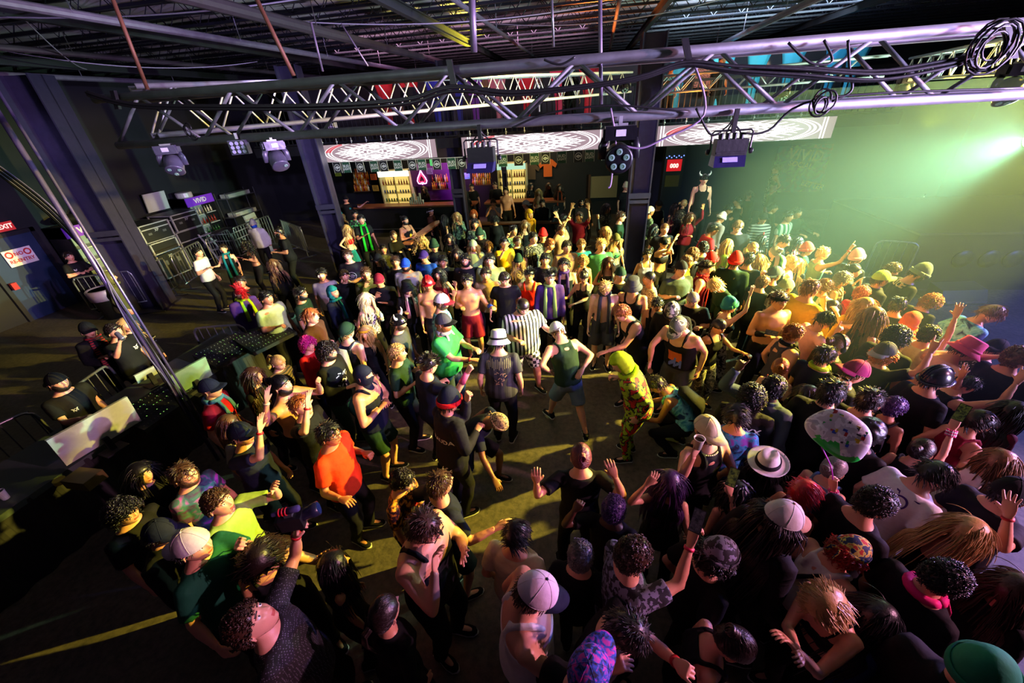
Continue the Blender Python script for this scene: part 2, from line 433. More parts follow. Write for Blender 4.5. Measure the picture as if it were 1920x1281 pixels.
def arm_pts(g, sd, off=0, end=1.0):
    S, E_, W = g.sh[sd], g.el[sd], g.wr[sd]; m = (.86 if g.fem else 1.0) * (.6 + .4 * g.w)
    inn = S - np.array([sd * .05, 0, .0])
    P = [inn, S, mid(S, E_, .3), mid(S, E_, .62), mid(S, E_, .92), mid(E_, W, .10), mid(E_, W, .34), mid(E_, W, .68), W]
    R = [.050, .056, .051, .046, .038, .038, .040, .031, .0255]
    tt = [0, .02, .17, .33, .5, .56, .68, .86, .999]
    P2 = []; R2 = []
    for p_, r_, t_ in zip(P, R, tt):
        if t_ <= end: P2.append(p_); R2.append(r_ * m + off * (1 - .45 * t_))
    return P2, R2
def leg_pts(g, sd, off=0, end=1.0, flare=0.0):
    H_, K, A = g.hip[sd], g.kn[sd], g.an[sd]; m = (.6 + .4 * g.w)
    P = [H_ + np.array([0, 0, .05]), H_, mid(H_, K, .3), mid(H_, K, .65), K, mid(K, A, .3), mid(K, A, .65), A]
    R = [.085, .090, .082, .066, .055, .056, .043, .035]; tt = [0, .02, .15, .33, .5, .64, .82, 1.0]
    P2 = []; R2 = []
    for p_, r_, t_ in zip(P, R, tt):
        if t_ <= end: P2.append(p_); R2.append(r_ * m + off + flare * t_)
    return P2, R2
def body_jobs(i, p, g):
    vx = VOX[g.lod]; mb = Mb()
    mb.add(*torso_rings(g, .80, 1.52, 0))
    nt = g.hc + g.HR @ np.array([0, -.018, -.03]); nb = g.spine(1.44, 0, -.008); nr = .049 if g.fem else .058 * (.7 + .3 * g.w)
    mb.add(*limb([nb, mid(nb, nt, .5), nt], [nr * 1.25, nr, nr * .98]))
    for sd in (-1, 1):
        a, r = arm_pts(g, sd); mb.add(*limb(a, r)); mb.ball(g.sh[sd], (.058 if not g.fem else .048) * (.6 + .4 * g.w), 12, 0, 8)
        mb.ball(g.el[sd], .036 if g.fem else .040, 10, 0, 6)
        a, r = leg_pts(g, sd); mb.add(*limb(a, r)); mb.ball(g.kn[sd], .056, 10, 0, 6)
        an = g.an[sd]; fd = _n(((g.kn[sd] - g.hip[sd]) * np.array([1, 1, 0]))[:3] + np.array([sd * .08, .35, 0])); g.fd = getattr(g, 'fd', {}); g.fd[sd] = fd
        mb.add(*limb([an + np.array([0, 0, .03]), an - np.array([0, 0, .03]) - fd * .02, an - np.array([0, 0, .045]) + fd * .06, an - np.array([0, 0, .055]) + fd * .14], [.034, .036, .034, .022], 10))
        if not g.fem and p['top'] is None: mb.ball(g.spine(1.315, sd * .078, .092), (.080, .042, .058), 14, 0, 9); [mb.ball(g.spine(z_, sd * .035, .088 + .03 * (g.w > 1.2)), (.036, .026, .030), 8, 0, 6) for z_ in (1.20, 1.13, 1.06)]
        if g.fem: mb.ball(g.spine(1.26, sd * .068, .085), (.062, .055, .06), 12, 0, 8)
    job(('body', i), mb, vx, 3)
    t = p['top']
    if t:
        kind = t[0]; mb = Mb(); end = 0; lo = .012 if kind in ('tee', 'long', 'jacket', 'hoodie', 'onesie') else .004
        off = {'tank': .006, 'crop': .005, 'halter': .006}.get(kind, .012) + (.012 if kind in ('jacket', 'hoodie', 'onesie') else 0)
        if kind == 'crop': mb.add(*torso_rings(g, 1.17, 1.33, off))
        elif kind in ('tank', 'halter'): mb.add(*torso_rings(g, .90, 1.335, off, .012))
        else: mb.add(*torso_rings(g, .84 if kind != 'tee' else .87, 1.465, off, .022))
        if g.fem:
            for sd in (-1, 1): mb.ball(g.spine(1.26, sd * .068, .085), (.068, .062, .066), 12, 0, 8)
        if kind in ('tank', 'crop', 'halter'):
            if kind == 'tank':
                mb.tube([g.spine(1.26, 0, -.095), g.spine(1.34, 0, -.105), g.spine(1.41, 0, -.098), g.spine(1.445, 0, -.08)], [(.13 * g.w, .02), (.115 * g.w, .02), (.10, .016), (.085, .012)], 16, side=(1, 0, 0)); mb.tube([g.spine(1.26, 0, .10), g.spine(1.33, 0, .112), g.spine(1.37, 0, .106)], [(.12 * g.w, .02), (.105 * g.w, .018), (.095, .014)], 16, side=(1, 0, 0))
            for sd in (-1, 1):
                xo = .085 if kind != 'halter' else .06; xt = .10 if kind != 'halter' else .055; w = .022 if kind != 'crop' else .013
                if kind == 'tank' and not g.fem: w = .030
                mb.tube([g.spine(1.30, sd * xo, .105), g.spine(1.37, sd * xo, .103), g.spine(1.425, sd * xt, .075), g.spine(1.462, sd * xt, .02), g.spine(1.462, sd * xt, -.03), g.spine(1.42, sd * xo, -.088), g.spine(1.36, sd * xo, -.112), g.spine(1.30, sd * xo, -.105)], [(w, w * .7)] * 8, 8)
        else:
            end = {'tee': .34, 'long': 1.0, 'jacket': 1.0, 'hoodie': 1.0, 'onesie': 1.0}[kind]
            for sd in (-1, 1):
                a, r = arm_pts(g, sd, off, end); r = [q + (.014 * k / len(r) if kind == 'tee' else .004) for k, q in enumerate(r)]
                if kind == 'tee': a.append(mid(g.sh[sd], g.el[sd], .72)); r.append(r[-1] + .003)
                mb.add(*limb(a, r)); mb.ball(g.sh[sd], .055 * (.6 + .4 * g.w) + off * .8, 12, 0, 8)
                if end > .9: mb.ball(g.el[sd], .044 + off * .6, 10, 0, 6)
        if kind == 'hoodie' or kind == 'jacket':
            a = np.linspace(0, 2 * PI, 13)[:-1]; ring = [g.spine(1.485, .078 * math.cos(q), .070 * math.sin(q) - .008) for q in a]; ring.append(ring[0]); mb.tube(ring, .020 if kind == 'jacket' else .03, 8)
        job(('top', i), mb, vx * (.8 if kind in ('tank', 'crop', 'halter') else 1), 2)
    b = p['bottom']
    if b:
        mb = Mb(); top = 1.01
        mb.add(*torso_rings(g, .795, top, .010))
        for sd in (-1, 1):
            if b[0] == 'pants': a, r = leg_pts(g, sd, .016, 1.0); r = [max(q, .062) for q in r]; a[-1] = a[-1] - np.array([0, 0, .02])
            else: a, r = leg_pts(g, sd, .016, .34, .06); a.append(mid(g.hip[sd], g.kn[sd], .86)); r.append(r[-1] + .004)
            mb.add(*limb(a, r))
            if b[0] == 'pants': mb.ball(g.kn[sd], .070, 10, 0, 6)
        job(('bot', i), mb, vx, 3)
# ---------------------------------------------------------------- hair and hats (head space: centre of the head, faces +Y)
def shell(lo_fn, off, seg=40, rings=30, noise=0, nf=60, seed=1, fem=False, inner=-.012):
    """closed skin following the head where lo_fn(dir) > 0, sunk inside it elsewhere"""
    D, f = sphere(seg, rings); P = head_pt(D, fem); base = np.stack([.081 * D[:, 0], .100 * D[:, 1], .121 * D[:, 2]], 1)
    m = lo_fn(D); k = np.clip(m / .12, 0, 1)
    o = off + (np_noise(D, nf / 8, seed) * noise if noise else 0)
    Q = np.where((k > 0)[:, None], np.maximum(np.linalg.norm(base, axis=1), np.linalg.norm(P, axis=1))[:, None] * D / 1.0, P)
    r = np.linalg.norm(Q, axis=1)[:, None]; n = Q / r
    V = n * (r + (o * k + inner * (1 - k))[:, None]) if not np.isscalar(o) or noise else n * (r + (off * k + inner * (1 - k))[:, None])
    return V, f
hl = lambda D, a=.40, b=-.02, c=-.52: D[:, 2] - np.where(D[:, 1] > 0, b + (a - b) * np.clip(D[:, 1], 0, 1) ** 1.0, b + (b - c) * D[:, 1] * 1.0)
def strands(mb, n, seed, length, curl, drop, r0=.0035, region=None, segs=6, lift=.012, fwd=0.0, seg3=3, mi=0, part=None, rlen=.35):
    r = np.random.default_rng(seed); k = 0
    while k < n:
        d = r.normal(size=3); d /= np.linalg.norm(d)
        if (region or hl)(d[None])[0] < .02: continue
        k += 1
        p = np.array([.083, .102, .123]) * d; 
        t = np.array([d[0] * .8, -d[1] * .2 + fwd - .35 * (d[1] < .3), -.35 - .6 * (1 - abs(d[2]))]) if part is None else part(d)
        t = t - d * t.dot(d) * .8; t = t / (np.linalg.norm(t) + 1e-6) + d * lift * 25 + r.normal(size=3) * (.25 if lift else .08); t = _n(t)
        L = length * (1 + rlen * r.normal() * .6); st = L / segs; pts = [p - d * .004]; v = t
        ph = r.uniform(0, 6.28); ax1 = _n(np.cross(d, t) + 1e-4)
        for i in range(segs):
            v = _n(v * (1 - drop) + np.array([0, -.05, -1.0]) * drop + curl * (math.cos(ph + i * 1.9) * ax1 + math.sin(ph + i * 1.9) * d))
            p = p + v * st
            q = p / np.array([.089, .108, .128]); l = np.linalg.norm(q)
            if l < 1: p = p / l
            elif lift == 0: p = p / l * 1.035
            c = np.array([0, -.03, -.29]); q = (p - c) / np.array([.20, .135, .14]); l = np.linalg.norm(q)
            if l < 1: p = c + (p - c) / l
            pts.append(p)
        rr = [r0 * (1.0 if j < segs * .6 else .75) for j in range(len(pts))]; rr[-1] *= .4
        mb.tube(pts, rr, seg3, mi, caps=False, flat=.8)
def make_hair(kind, lod):
    mb = Mb(); q = (1.0, .5, .28)[lod]; sg = (40, 30) if lod == 0 else (26, 20); w = (1, 1.35, 1.8)[lod]
    add = lambda fn, off, no=0, nf=60, fem=False: mb.add(*shell(fn, off, sg[0], sg[1], no, nf, 3, fem))
    if kind == 'buzz': add(lambda D: hl(D, .42, .0, -.45), .004, .001, 200)
    elif kind == 'short':
        add(lambda D: hl(D, .50), .009, .006, 70); strands(mb, int(460 * q), 1, .042, .30, .10, .0030 * w, lift=.008, region=lambda D: hl(D, .50))
        strands(mb, int(150 * q), 5, .045, .4, .0, .0032 * w, region=lambda D: D[:, 2] - .62, lift=.03, fwd=.3)
    elif kind == 'side':
        add(lambda D: hl(D, .46), .010, .004, 50); strands(mb, int(420 * q), 2, .075, .12, .12, .0032 * w, lift=.010, part=lambda d: np.array([.9 if d[0] > -.25 else -.9, .35, -.3]))
    elif kind == 'curly':
        add(lambda D: hl(D, .46), .010, .008, 90); strands(mb, int(760 * q), 3, .070, 1.5, .06, .0036 * w, lift=.13, segs=7, region=lambda D: hl(D, .46))
    elif kind == 'bigcurl':
        add(lambda D: hl(D, .36, -.2, -.7), .012, .010, 80); strands(mb, int(900 * q), 4, .15, 1.3, .16, .0042 * w, lift=.16, segs=9)
    elif kind == 'afro':
        add(lambda D: hl(D, .36, -.1, -.6), .032, .012, 120); strands(mb, int(1000 * q), 6, .085, 1.6, .0, .0034 * w, lift=.14, segs=6)
    elif kind in ('long', 'longwave', 'longcurl'):
        c = {'long': .06, 'longwave': .38, 'longcurl': 1.15}[kind]
        add(lambda D: hl(D, .42, -.15, -.8), .014, .006, 50, True)
        strands(mb, int(420 * q), 21, .15, c * .5, .22, .0036 * w, segs=6, lift=.003, region=lambda D: D[:, 2] - .35, part=lambda d: np.array([d[0] * 2 + (.4 if d[0] > 0 else -.4), -.5, -.2]))
        strands(mb, int(520 * q), 7, .42 if kind != 'longcurl' else .50, c, .42, .0046 * w, segs=12, lift=.006, part=lambda d: np.array([d[0] * 1.6 + (.5 if d[0] > 0 else -.5), -.5, -.4]))
    elif kind == 'bun':
        add(lambda D: hl(D, .40, -.02, -.55), .008, .003, 40, True); strands(mb, int(560 * q), 8, .10, .06, .0, .0030 * w, lift=.0, part=lambda d: np.array([-d[0], -1.0, .8]))
        for k in range(int(40 * q) + 8):
            a = k * 2.4; rr = .030; pts = [(rr * math.cos(a + t) * math.cos(k), -.095 + rr * math.sin(k * 1.3) * .8 - .01, .085 + rr * math.sin(a + t)) for t in np.linspace(0, 2.4, 6)]
            mb.tube(pts, .006 * w, 4, caps=False)
        mb.ball((0, -.10, .085), (.034, .030, .034), 10, 0, 7)
    elif kind in ('pony', 'braids'):
        add(lambda D: hl(D, .42, -.02, -.6), .008, .003, 40, True); strands(mb, int(560 * q), 9, .10, .06, .0, .0030 * w, lift=.0, part=lambda d: np.array([-d[0] * .8, -1.0, .4]))
        if kind == 'pony':
            for k in range(int(70 * q) + 12):
                a = k * 2.4; r = .018 * math.sqrt((k % 20) / 20); b = np.array([r * math.cos(a), -.115, .05 + r * math.sin(a)])
                mb.tube([b, b + (0, -.045, .0), b * (1.5, 1, 1) + (0, -.07, -.08), b * (1.7, 1, 1) + (.01 * math.sin(k), -.055, -.17), b * (1.2, 1, 1) + (0, -.045, -.25)], [.006 * w] * 4 + [.002], 4, caps=False)
        else:
            for s in (-1, 1):
                for k in range(14):
                    z = .0 - .028 * k; o = (.010 if k % 2 else -.010)
                    mb.ball((s * (.072 + .02 * min(k, 4) / 4) + o * .4, -.06 + .012 * min(k, 6) + o * .5, z), (.016, .015, .021), 7, 0, 5)
    elif kind == 'spiky':
        add(lambda D: hl(D, .42, .05, -.45), .008, .004, 80); strands(mb, int(360 * q), 10, .055, .15, .0, .0036 * w, region=lambda D: D[:, 2] - .25 + .1 * D[:, 1], lift=.12)
    elif kind == 'dreads':
        add(lambda D: hl(D, .42, -.1, -.6), .012, .006, 60); strands(mb, int(120 * max(q, .6)), 11, .22, .55, .25, .0085, segs=9, lift=.03, seg3=5)
    elif kind == 'mohawk':
        add(lambda D: hl(D, .42, .0, -.45), .003); strands(mb, int(420 * q), 12, .075, .35, .0, .0036 * w, region=lambda D: np.minimum(.34 - np.abs(D[:, 0]), D[:, 2] + .1 * D[:, 1] + .05), lift=.06, fwd=.0)
    return mb
def make_beard(lod):
    mb = Mb()
    def fn(D):
        x, y, z = np.abs(D[:, 0]), D[:, 1], D[:, 2]; side = np.minimum(-.43 - z + .45 * np.clip((x - .55) / .3, 0, 1), y + .12)
        mouth = ((x / .30) ** 2 + ((z + .49) / .085) ** 2) - 1
        return np.minimum(side, mouth * .3)
    V, f = shell(fn, .0045, 40 if lod == 0 else 24, 34 if lod == 0 else 20, .003, 120, 5, False, -.006); mb.add(V, f)
    return mb
def make_hat(kind):
    """two material slots: crown, trim"""
    mb = Mb(); ell = np.array([.092, .112, .135])
    def dome(cut, off=1.0, seg=32, rings=14, top=1.0, mi=0, squash=1.0):
        D, f = sphere(seg, rings * 2); V = D * ell * off; V[:, 2] *= squash
        low = D[:, 2] < cut; V[low, 2] = cut * ell[2] * off * squash - .004; inn = low; V[inn, 0] *= .97; V[inn, 1] *= .97
        h = V[:, 2] > .10; V[h, 2] = .10 + (V[h, 2] - .10) * top
        mb.add(V, f, mi)
    if kind in ('cap', 'trucker'):
        dome(.20); n = 13
        for layer, dz in ((0, 0), (1, -.005)):
            pass
        v = []; f = []
        for i in range(n):
            a = -1.15 + 2.3 * i / (n - 1)
            x0, y0 = .090 * math.sin(a), .108 * math.cos(a)
            for k, t in enumerate((0, .5, 1.0)):
                L = .075 * math.cos(a * 1.05) ** .6 if abs(a) < 1.14 else 0
                v.append((x0 * (1 + .02 * t), y0 + L * t, .030 - .010 * t - .022 * (abs(x0) / .08) ** 2 * t)); 
        m = len(v); v += [(p[0], p[1], p[2] - .005) for p in v]
        for i in range(n - 1):
            for k in range(2):
                a = i * 3 + k; f.append((a, a + 1, a + 4, a + 3)); f.append((m + a, m + a + 3, m + a + 4, m + a + 1))
            a = i * 3 + 2; f.append((a, m + a, m + a + 3, a + 3))
        mb.add(v, f, 1); mb.ball((0, 0, .137), (.008, .008, .005), 8, 1, 5)
        for k in range(6):
            a = k * PI / 3 + .52; P = [(.0925 * math.sin(t) * math.cos(a), .1125 * math.sin(t) * math.sin(a), .1355 * math.cos(t)) for t in np.linspace(.05, 1.32, 8)]; mb.tube(P, .0016, 4, 0)
        if kind == 'trucker': pass
    elif kind == 'beanie':
        D, f = sphere(36, 26); V = D * ell * 1.05; hi = D[:, 2] > .3; V[:, 2] += np.where(hi, (D[:, 2] - .3) * .045, 0); V[:, 1] -= np.where(hi, (D[:, 2] - .3) * .02, 0)
        rib = 1 + .012 * np.sin(18 * np.arctan2(D[:, 1], D[:, 0])); V[:, :2] *= rib[:, None]; low = D[:, 2] < .0; V[low, 2] = -.004; V[low, :2] *= .97; mb.add(V, f, 0)
        a = np.linspace(0, 2 * PI, 37); mb.tube([(.098 * math.cos(t), .118 * math.sin(t), .022 + .008 * math.sin(t)) for t in a], [(.0075, .027)] * 37, 8, 1, side=(1, 0, 0))
    elif kind == 'bucket':
        mb.lathe([(.001, .150), (.070, .148), (.084, .140), (.098, .045), (.102, .035), (.142, -.012), (.140, -.017), (.098, .028), (.09, .03)], (0, 0, 0), 36, 0)
        mb.lathe([(.0985, .060), (.101, .060), (.1045, .040), (.102, .038)], (0, 0, 0), 36, 1)
        V = mb.v[0]; V[:, 1] *= 1.12; mb.v[1][:, 1] *= 1.12
    elif kind == 'fedora':
        mb.lathe([(.001, .165), (.03, .160), (.066, .172), (.082, .150), (.097, .052), (.103, .040), (.152, .046), (.166, .058), (.164, .052), (.15, .038), (.095, .032)], (0, 0, 0), 40, 0)
        mb.lathe([(.0985, .085), (.1005, .085), (.1035, .045), (.101, .043)], (0, 0, 0), 40, 1)
        V = mb.v[0]; V[:, 1] *= 1.15; mb.v[1][:, 1] *= 1.15; hi = V[:, 2] > .13; V[hi, 0] *= .9 - .22 * np.clip(V[hi, 1] / .09, 0, 1); V[hi, 2] -= .016 * np.exp(-(V[hi, 0] / .03) ** 2)
    elif kind == 'hardhat':
        dome(.10, 1.10, top=1.0); mb.lathe([(.098, .012), (.118, .006), (.117, .001), (.098, .006)], (0, 0, 0), 36, 0); mb.v[-1][:, 1] *= 1.2
        for x in (-.02, 0, .02): mb.tube([(x, .125 * math.cos(t), .151 * math.sin(t)) for t in np.linspace(.15, 2.9, 12)], .006, 6, 0)
        mb.box((-.02, .118, .03), (.02, .128, .07), 1)
    elif kind == 'bandana':
        dome(.10, 1.01, top=.95); a = np.linspace(0, 2 * PI, 33); mb.tube([(.093 * math.cos(t), .113 * math.sin(t), .025 + .02 * math.sin(t)) for t in a], [(.004, .022)] * 33, 6, 1, side=(1, 0, 0))
        mb.ball((0, -.118, .0), (.018, .014, .014), 8, 1, 6)
        for s in (-1, 1): mb.tube([(0, -.12, 0), (s * .025, -.14, -.02), (s * .03, -.135, -.08)], [(.004, .008), (.003, .014), (.002, .012)], 6, 1)
    elif kind == 'headband':
        a = np.linspace(0, 2 * PI, 33); mb.tube([(.091 * math.cos(t), .110 * math.sin(t), .045 + .012 * math.sin(t)) for t in a], [(.004, .020)] * 33, 6, 0, side=(1, 0, 0))
        mb.ball((0, -.116, .036), (.016, .012, .013), 8, 1, 6)
        for s in (-1, 1): mb.tube([(0, -.118, .036), (s * .03, -.14, .035), (s * .045, -.155, -.01)], [(.004, .008), (.003, .016), (.002, .012)], 6, 0)
    elif kind == 'horns':
        D, f = sphere(32, 24); V = D * ell * 1.03; low = D[:, 2] < .05; V[low, 2] = .0; V[low, :2] *= .97; mb.add(V, f, 0)
        for s in (-1, 1):
            mb.tube([(s * .07, .02, .095), (s * .105, .025, .115), (s * .125, .03, .15), (s * .115, .03, .195)], [.022, .019, .012, .002], 10, 1)
        a = np.linspace(0, 2 * PI, 33); mb.tube([(.098 * math.cos(t), .118 * math.sin(t), .03) for t in a], [(.004, .015)] * 33, 6, 0, side=(1, 0, 0))
    elif kind in ('hood', 'scarfhead'):
        e = 1.16 if kind == 'hood' else 1.1
        def fn(D): return .12 + np.maximum(-D[:, 1] * 1.2 + .2, D[:, 2] - .45) + .15 * (D[:, 2] < -.6)
        D, f = sphere(40, 30); k = np.clip(fn(D) / .15, 0, 1)[:, None]; V = D * ell * e * k + head_pt(D) * .9 * (1 - k); V[:, 1] -= .012 * k[:, 0]
        V[:, 0] *= np.where(D[:, 2] < -.3, 1.15, 1); V *= 1 + (.02 * np.sin(9 * D[:, 2] + 5 * D[:, 0]))[:, None] * k; mb.add(V, f, 0)
        a = np.linspace(0, 2 * PI, 25); mb.tube([(.095 * math.cos(t) * e, .085 * math.sin(t) * e - .01, -.135 + .015 * math.sin(t)) for t in a], .026, 8, 1 if kind == 'hood' else 0)
        if kind == 'scarfhead': mb.tube([(.03, .09, -.13), (.04, .14, -.25), (.05, .15, -.42), (.05, .15, -.52)], [(.03, .01), (.04, .012), (.045, .012), (.05, .01)], 10, 0)
    elif kind == 'balaclava':
        def fn(D):
            slit = np.maximum(np.abs(D[:, 0]) / .62, np.abs(D[:, 2] - .06) / .15) - 1; return np.where(D[:, 1] > 0, slit * .4, .2)
        V, f = shell(fn, .007, 56, 44, .0015, 90, 2, False, -.010); mb.add(V, f, 0); mb.tube([(0, -.012, -.10), (0, -.015, -.16), (0, -.015, -.19)], [.066, .070, .078], 18, 0)
    elif kind == 'facemask':
        def fn(D): return np.where(D[:, 1] > -.3, np.minimum(-.12 - D[:, 2], D[:, 2] + .95), -.1)
        V, f = shell(fn, .008, 56, 44, .0015, 90, 2, False, -.012); mb.add(V, f, 0)
    elif kind in ('shades', 'specs', 'goggles'):
        for s in (-1, 1):
            if kind == 'specs':
                a = np.linspace(0, 2 * PI, 15); mb.tube([(s * .034 + .024 * math.cos(t), .106, .008 + .018 * math.sin(t)) for t in a], .0022, 5, 1, caps=False)
                pass
            else: mb.ball((s * .034, .104, .008), (.028, .006, .019 if kind == 'shades' else .026), 14, 0, 8)
            mb.tube([(s * .058, .100, .014), (s * .078, .07, .015), (s * .086, -.005, .008)], .0028, 5, 1)
        mb.tube([(-.012, .108, .012), (.012, .108, .012)], .003, 5, 1)
        if kind == 'goggles': mb.box((-.03, .098, -.016), (.03, .110, .032), 0)
    elif kind == 'phones':
        mb.tube([(.098 * math.sin(t), 0, .140 * math.cos(t)) for t in np.linspace(-1.5, 1.5, 13)], [(.006, .011)] * 13, 8, 0, side=(0, 1, 0))
        for s in (-1, 1): mb.ball((s * .092, -.005, -.005), (.016, .032, .036), 12, 1, 8)
    elif kind == 'bow':
        for s in (-1, 1): mb.ball((s * .030, .02, .145), (.028, .012, .018), 10, 0, 6)
        mb.ball((0, .02, .143), (.010, .010, .010), 8, 1, 6); mb.tube([(.088 * math.sin(t), .01, .126 * math.cos(t)) for t in np.linspace(-1.3, 1.3, 11)], .005, 6, 1)
    return mb
PROTO = {}
def proto(kind, make, *a):
    key = (kind,) + a
    if key not in PROTO:
        mb = make(kind[2:] if kind.startswith('u_') else kind, *a) if make is not make_beard else make(*a)
        if kind.startswith('u_'):
            for q, v in enumerate(mb.v):
                v = np.array(v, float); e = v / np.array([.086, .106, .126]); L = np.linalg.norm(e, axis=1); m = (v[:, 2] > .012) & (L > 1) & (v[:, 2] > -.2 * v[:, 1] + .0); v[m] = v[m] / L[m][:, None]; mb.v[q] = v
        P = mb_arrays(mb); me = mesh_from(kind, [P], [DUMMY, DUMMY]); PROTO[key] = me
    return PROTO[key]
DUMMY = bpy.data.materials.new('cloth')
def wear(name, me, parent, mats, M=None, label=None):
    """an object sharing the prototype's mesh, with its own colours"""
    o = bpy.data.objects.new(name, me); COL.objects.link(o); o.parent = parent
    for i, q in enumerate(mats):
        if i < len(o.material_slots): o.material_slots[i].link = 'OBJECT'; o.material_slots[i].material = q
    if M is not None: o.matrix_local = M
    if label: o['label'] = label
    return o
def mat4(R, t):
    m = Matrix.Identity(4)
    for i in range(3):
        for j in range(3): m[i][j] = float(R[i][j])
        m[i][3] = float(t[i])
    return m
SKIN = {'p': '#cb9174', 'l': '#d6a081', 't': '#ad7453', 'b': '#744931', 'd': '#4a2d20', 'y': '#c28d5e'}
HAIRC = {'bk': '#0b090a', 'db': '#1c120d', 'br': '#3a2416', 'lb': '#6b4a2b', 'bl': '#b08a52', 'pb': '#d8c8a4', 'gi': '#8a4a22', 'or': '#b3551d', 'rd': '#b5121f', 'mg': '#b3186f', 'pu': '#46306e', 'gr': '#6f6a66', 'pk': '#c85a86', 'te': '#12657a'}
HATNAME = {'cap': 'cap', 'trucker': 'cap', 'beanie': 'beanie', 'bucket': 'bucket_hat', 'fedora': 'fedora', 'hardhat': 'hard_hat', 'bandana': 'bandana', 'headband': 'headband', 'horns': 'horned_helmet', 'hood': 'hood', 'scarfhead': 'head_scarf', 'balaclava': 'balaclava',
           'facemask': 'face_mask', 'shades': 'sunglasses', 'specs': 'glasses', 'goggles': 'goggles', 'phones': 'headphones', 'bow': 'hair_bow'}
TOPNAME = {'tee': 't_shirt', 'tank': 'tank_top', 'crop': 'crop_top', 'halter': 'halter_top', 'long': 'long_sleeved_shirt', 'jacket': 'jacket', 'hoodie': 'hoodie', 'onesie': 'hooded_onesie'}
def skin_mats(tone):
    c = SKIN[tone]
    def sk(nm, col, r):
        key = (nm, col)
        if key in MATS: return MATS[key]
        m, nt, b, N, L = nodes_of(nm); tc = N('ShaderNodeTexCoord'); z = N('ShaderNodeTexNoise'); z.inputs['Scale'].default_value = 14; z.inputs['Detail'].default_value = 5
        L(tc.outputs['Object'], z.inputs['Vector']); mx = N('ShaderNodeMix'); mx.data_type = 'RGBA'; c_ = srgb(col)
        mx.inputs['A'].default_value = (c_[0] * .86, c_[1] * .80, c_[2] * .80, 1); mx.inputs['B'].default_value = (min(1, c_[0] * 1.1), min(1, c_[1] * 1.12), min(1, c_[2] * 1.12), 1)
        L(z.outputs['Fac'], mx.inputs['Factor']); L(mx.outputs['Result'], b.inputs['Base Color']); b.inputs['Roughness'].default_value = r; b.inputs['Specular IOR Level'].default_value = .45
        z2 = N('ShaderNodeTexNoise'); z2.inputs['Scale'].default_value = 160; bp = N('ShaderNodeBump'); bp.inputs['Strength'].default_value = .12; bp.inputs['Distance'].default_value = .004
        L(tc.outputs['Object'], z2.inputs['Vector']); L(z2.outputs['Fac'], bp.inputs['Height']); L(bp.outputs['Normal'], b.inputs['Normal'])
        MATS[key] = m; return m
    h = srgb(c)
    lipc = tuple(a * b for a, b in zip([int(c[i:i+2], 16) / 255 for i in (1, 3, 5)], (.86, .62, .62)))
    return [sk('skin', c, .46), sk('lips', '#%02x%02x%02x' % tuple(int(v * 255) for v in lipc), .4), mat('eyebrow', '#20140e', .8, var=.2, bump=0), mat('eye_white', '#d8d2cb', .25, bump=0, var=.02), mat('iris', '#120c0a', .15, bump=0, var=.02)]
CLOTH = {'k': '#0c0c0f', 'dk': '#16161b', 'g': '#3c3c42', 'lg': '#8a8a8c', 'w': '#c9c8c4', 'nv': '#10162b', 'bl': '#1740a8', 'rd': '#b0101a', 'or': '#e23a10', 'yl': '#c9a21a', 'gn': '#1e6b38', 'dg': '#15301f', 'ol': '#4b4a26', 'te': '#0f6a74', 'pu': '#3d2366', 'mg': '#a8166a', 'pk': '#d2567c', 'br': '#4a2c1c', 'tn': '#a58863', 'cr': '#c4b795', 'sg': '#7f9166', 'dn': '#2c3a52', 'ldn': '#5d6f80', 'mar': '#6e0f26', 'lm': '#8fae10', 'ltg': '#93a878', 'lpk': '#d8a0a0'}
def cloth(spec, nm='cloth'):
    if isinstance(spec, str): return mat(nm, CLOTH.get(spec, spec), .82, var=.15, scale=30, bump=.25, spec=.2)
    return pattern(nm + '_' + spec[0], spec[0], CLOTH.get(spec[1], spec[1]), CLOTH.get(spec[2], spec[2]), spec[3] if len(spec) > 3 else 1.0, .8, CLOTH.get(spec[4], spec[4]) if len(spec) > 4 else None)
def wrinkle(V, seed, amp):
    n = .35 - np.abs(np_noise(V * np.array([1, 1, .6]), 26, seed, 6)) * 2.2 + .5 * np_noise(V, 60, seed + 1, 6)
    c = V.mean(0); d = V - c; d[:, 2] = 0; d /= (np.linalg.norm(d, axis=1)[:, None] + 1e-6); return V + d * (n * amp)[:, None]
def shoe_mesh():
    v, f = tube([(0, -.075, .045), (0, -.07, .04), (0, -.02, .048), (0, .04, .036), (0, .10, .026), (0, .155, .022), (0, .175, .02)], [(.01, .02), (.034, .04), (.038, .046), (.042, .034), (.047, .026), (.036, .02), (.012, .01)], 14, side=(1, 0, 0))
    v[:, 2] = np.maximum(v[:, 2], .008); mb = Mb(); mb.add(v, f, 0)
    v, f = tube([(0, -.085, .008), (0, -.07, .008), (0, 0, .008), (0, .09, .008), (0, .15, .008), (0, .185, .008)], [(.012, .01), (.036, .012), (.038, .012), (.049, .012), (.042, .012), (.012, .01)], 14, side=(1, 0, 0)); mb.add(v, f, 1)
    mb.tube([(0, -.03, .05), (0, -.035, .095)], [.045, .040], 12, 0)
    for k in range(4): mb.tube([(-.022, .02 + k * .022, .073 - k * .008), (0, .022 + k * .022, .078 - k * .008), (.022, .02 + k * .022, .073 - k * .008)], .003, 4, 1)
    return mb
def project(top_me, origins, dirn):
    """drops points along dirn onto a garment (for prints)"""
    if not hasattr(top_me, 'bvh_'): pass
    V = [v.co for v in top_me.vertices]; t = BVHTree.FromPolygons(V, [tuple(p.vertices) for p in top_me.polygons]); out = []
    for o in origins:
        h = t.ray_cast(Vector([float(q) for q in o]), Vector([float(q) for q in dirn]), 2.0)
        out.append(np.array(h[0]) - np.array(dirn) * .004 if h[0] else np.array(o) + np.array(dirn) * .30)
    return out
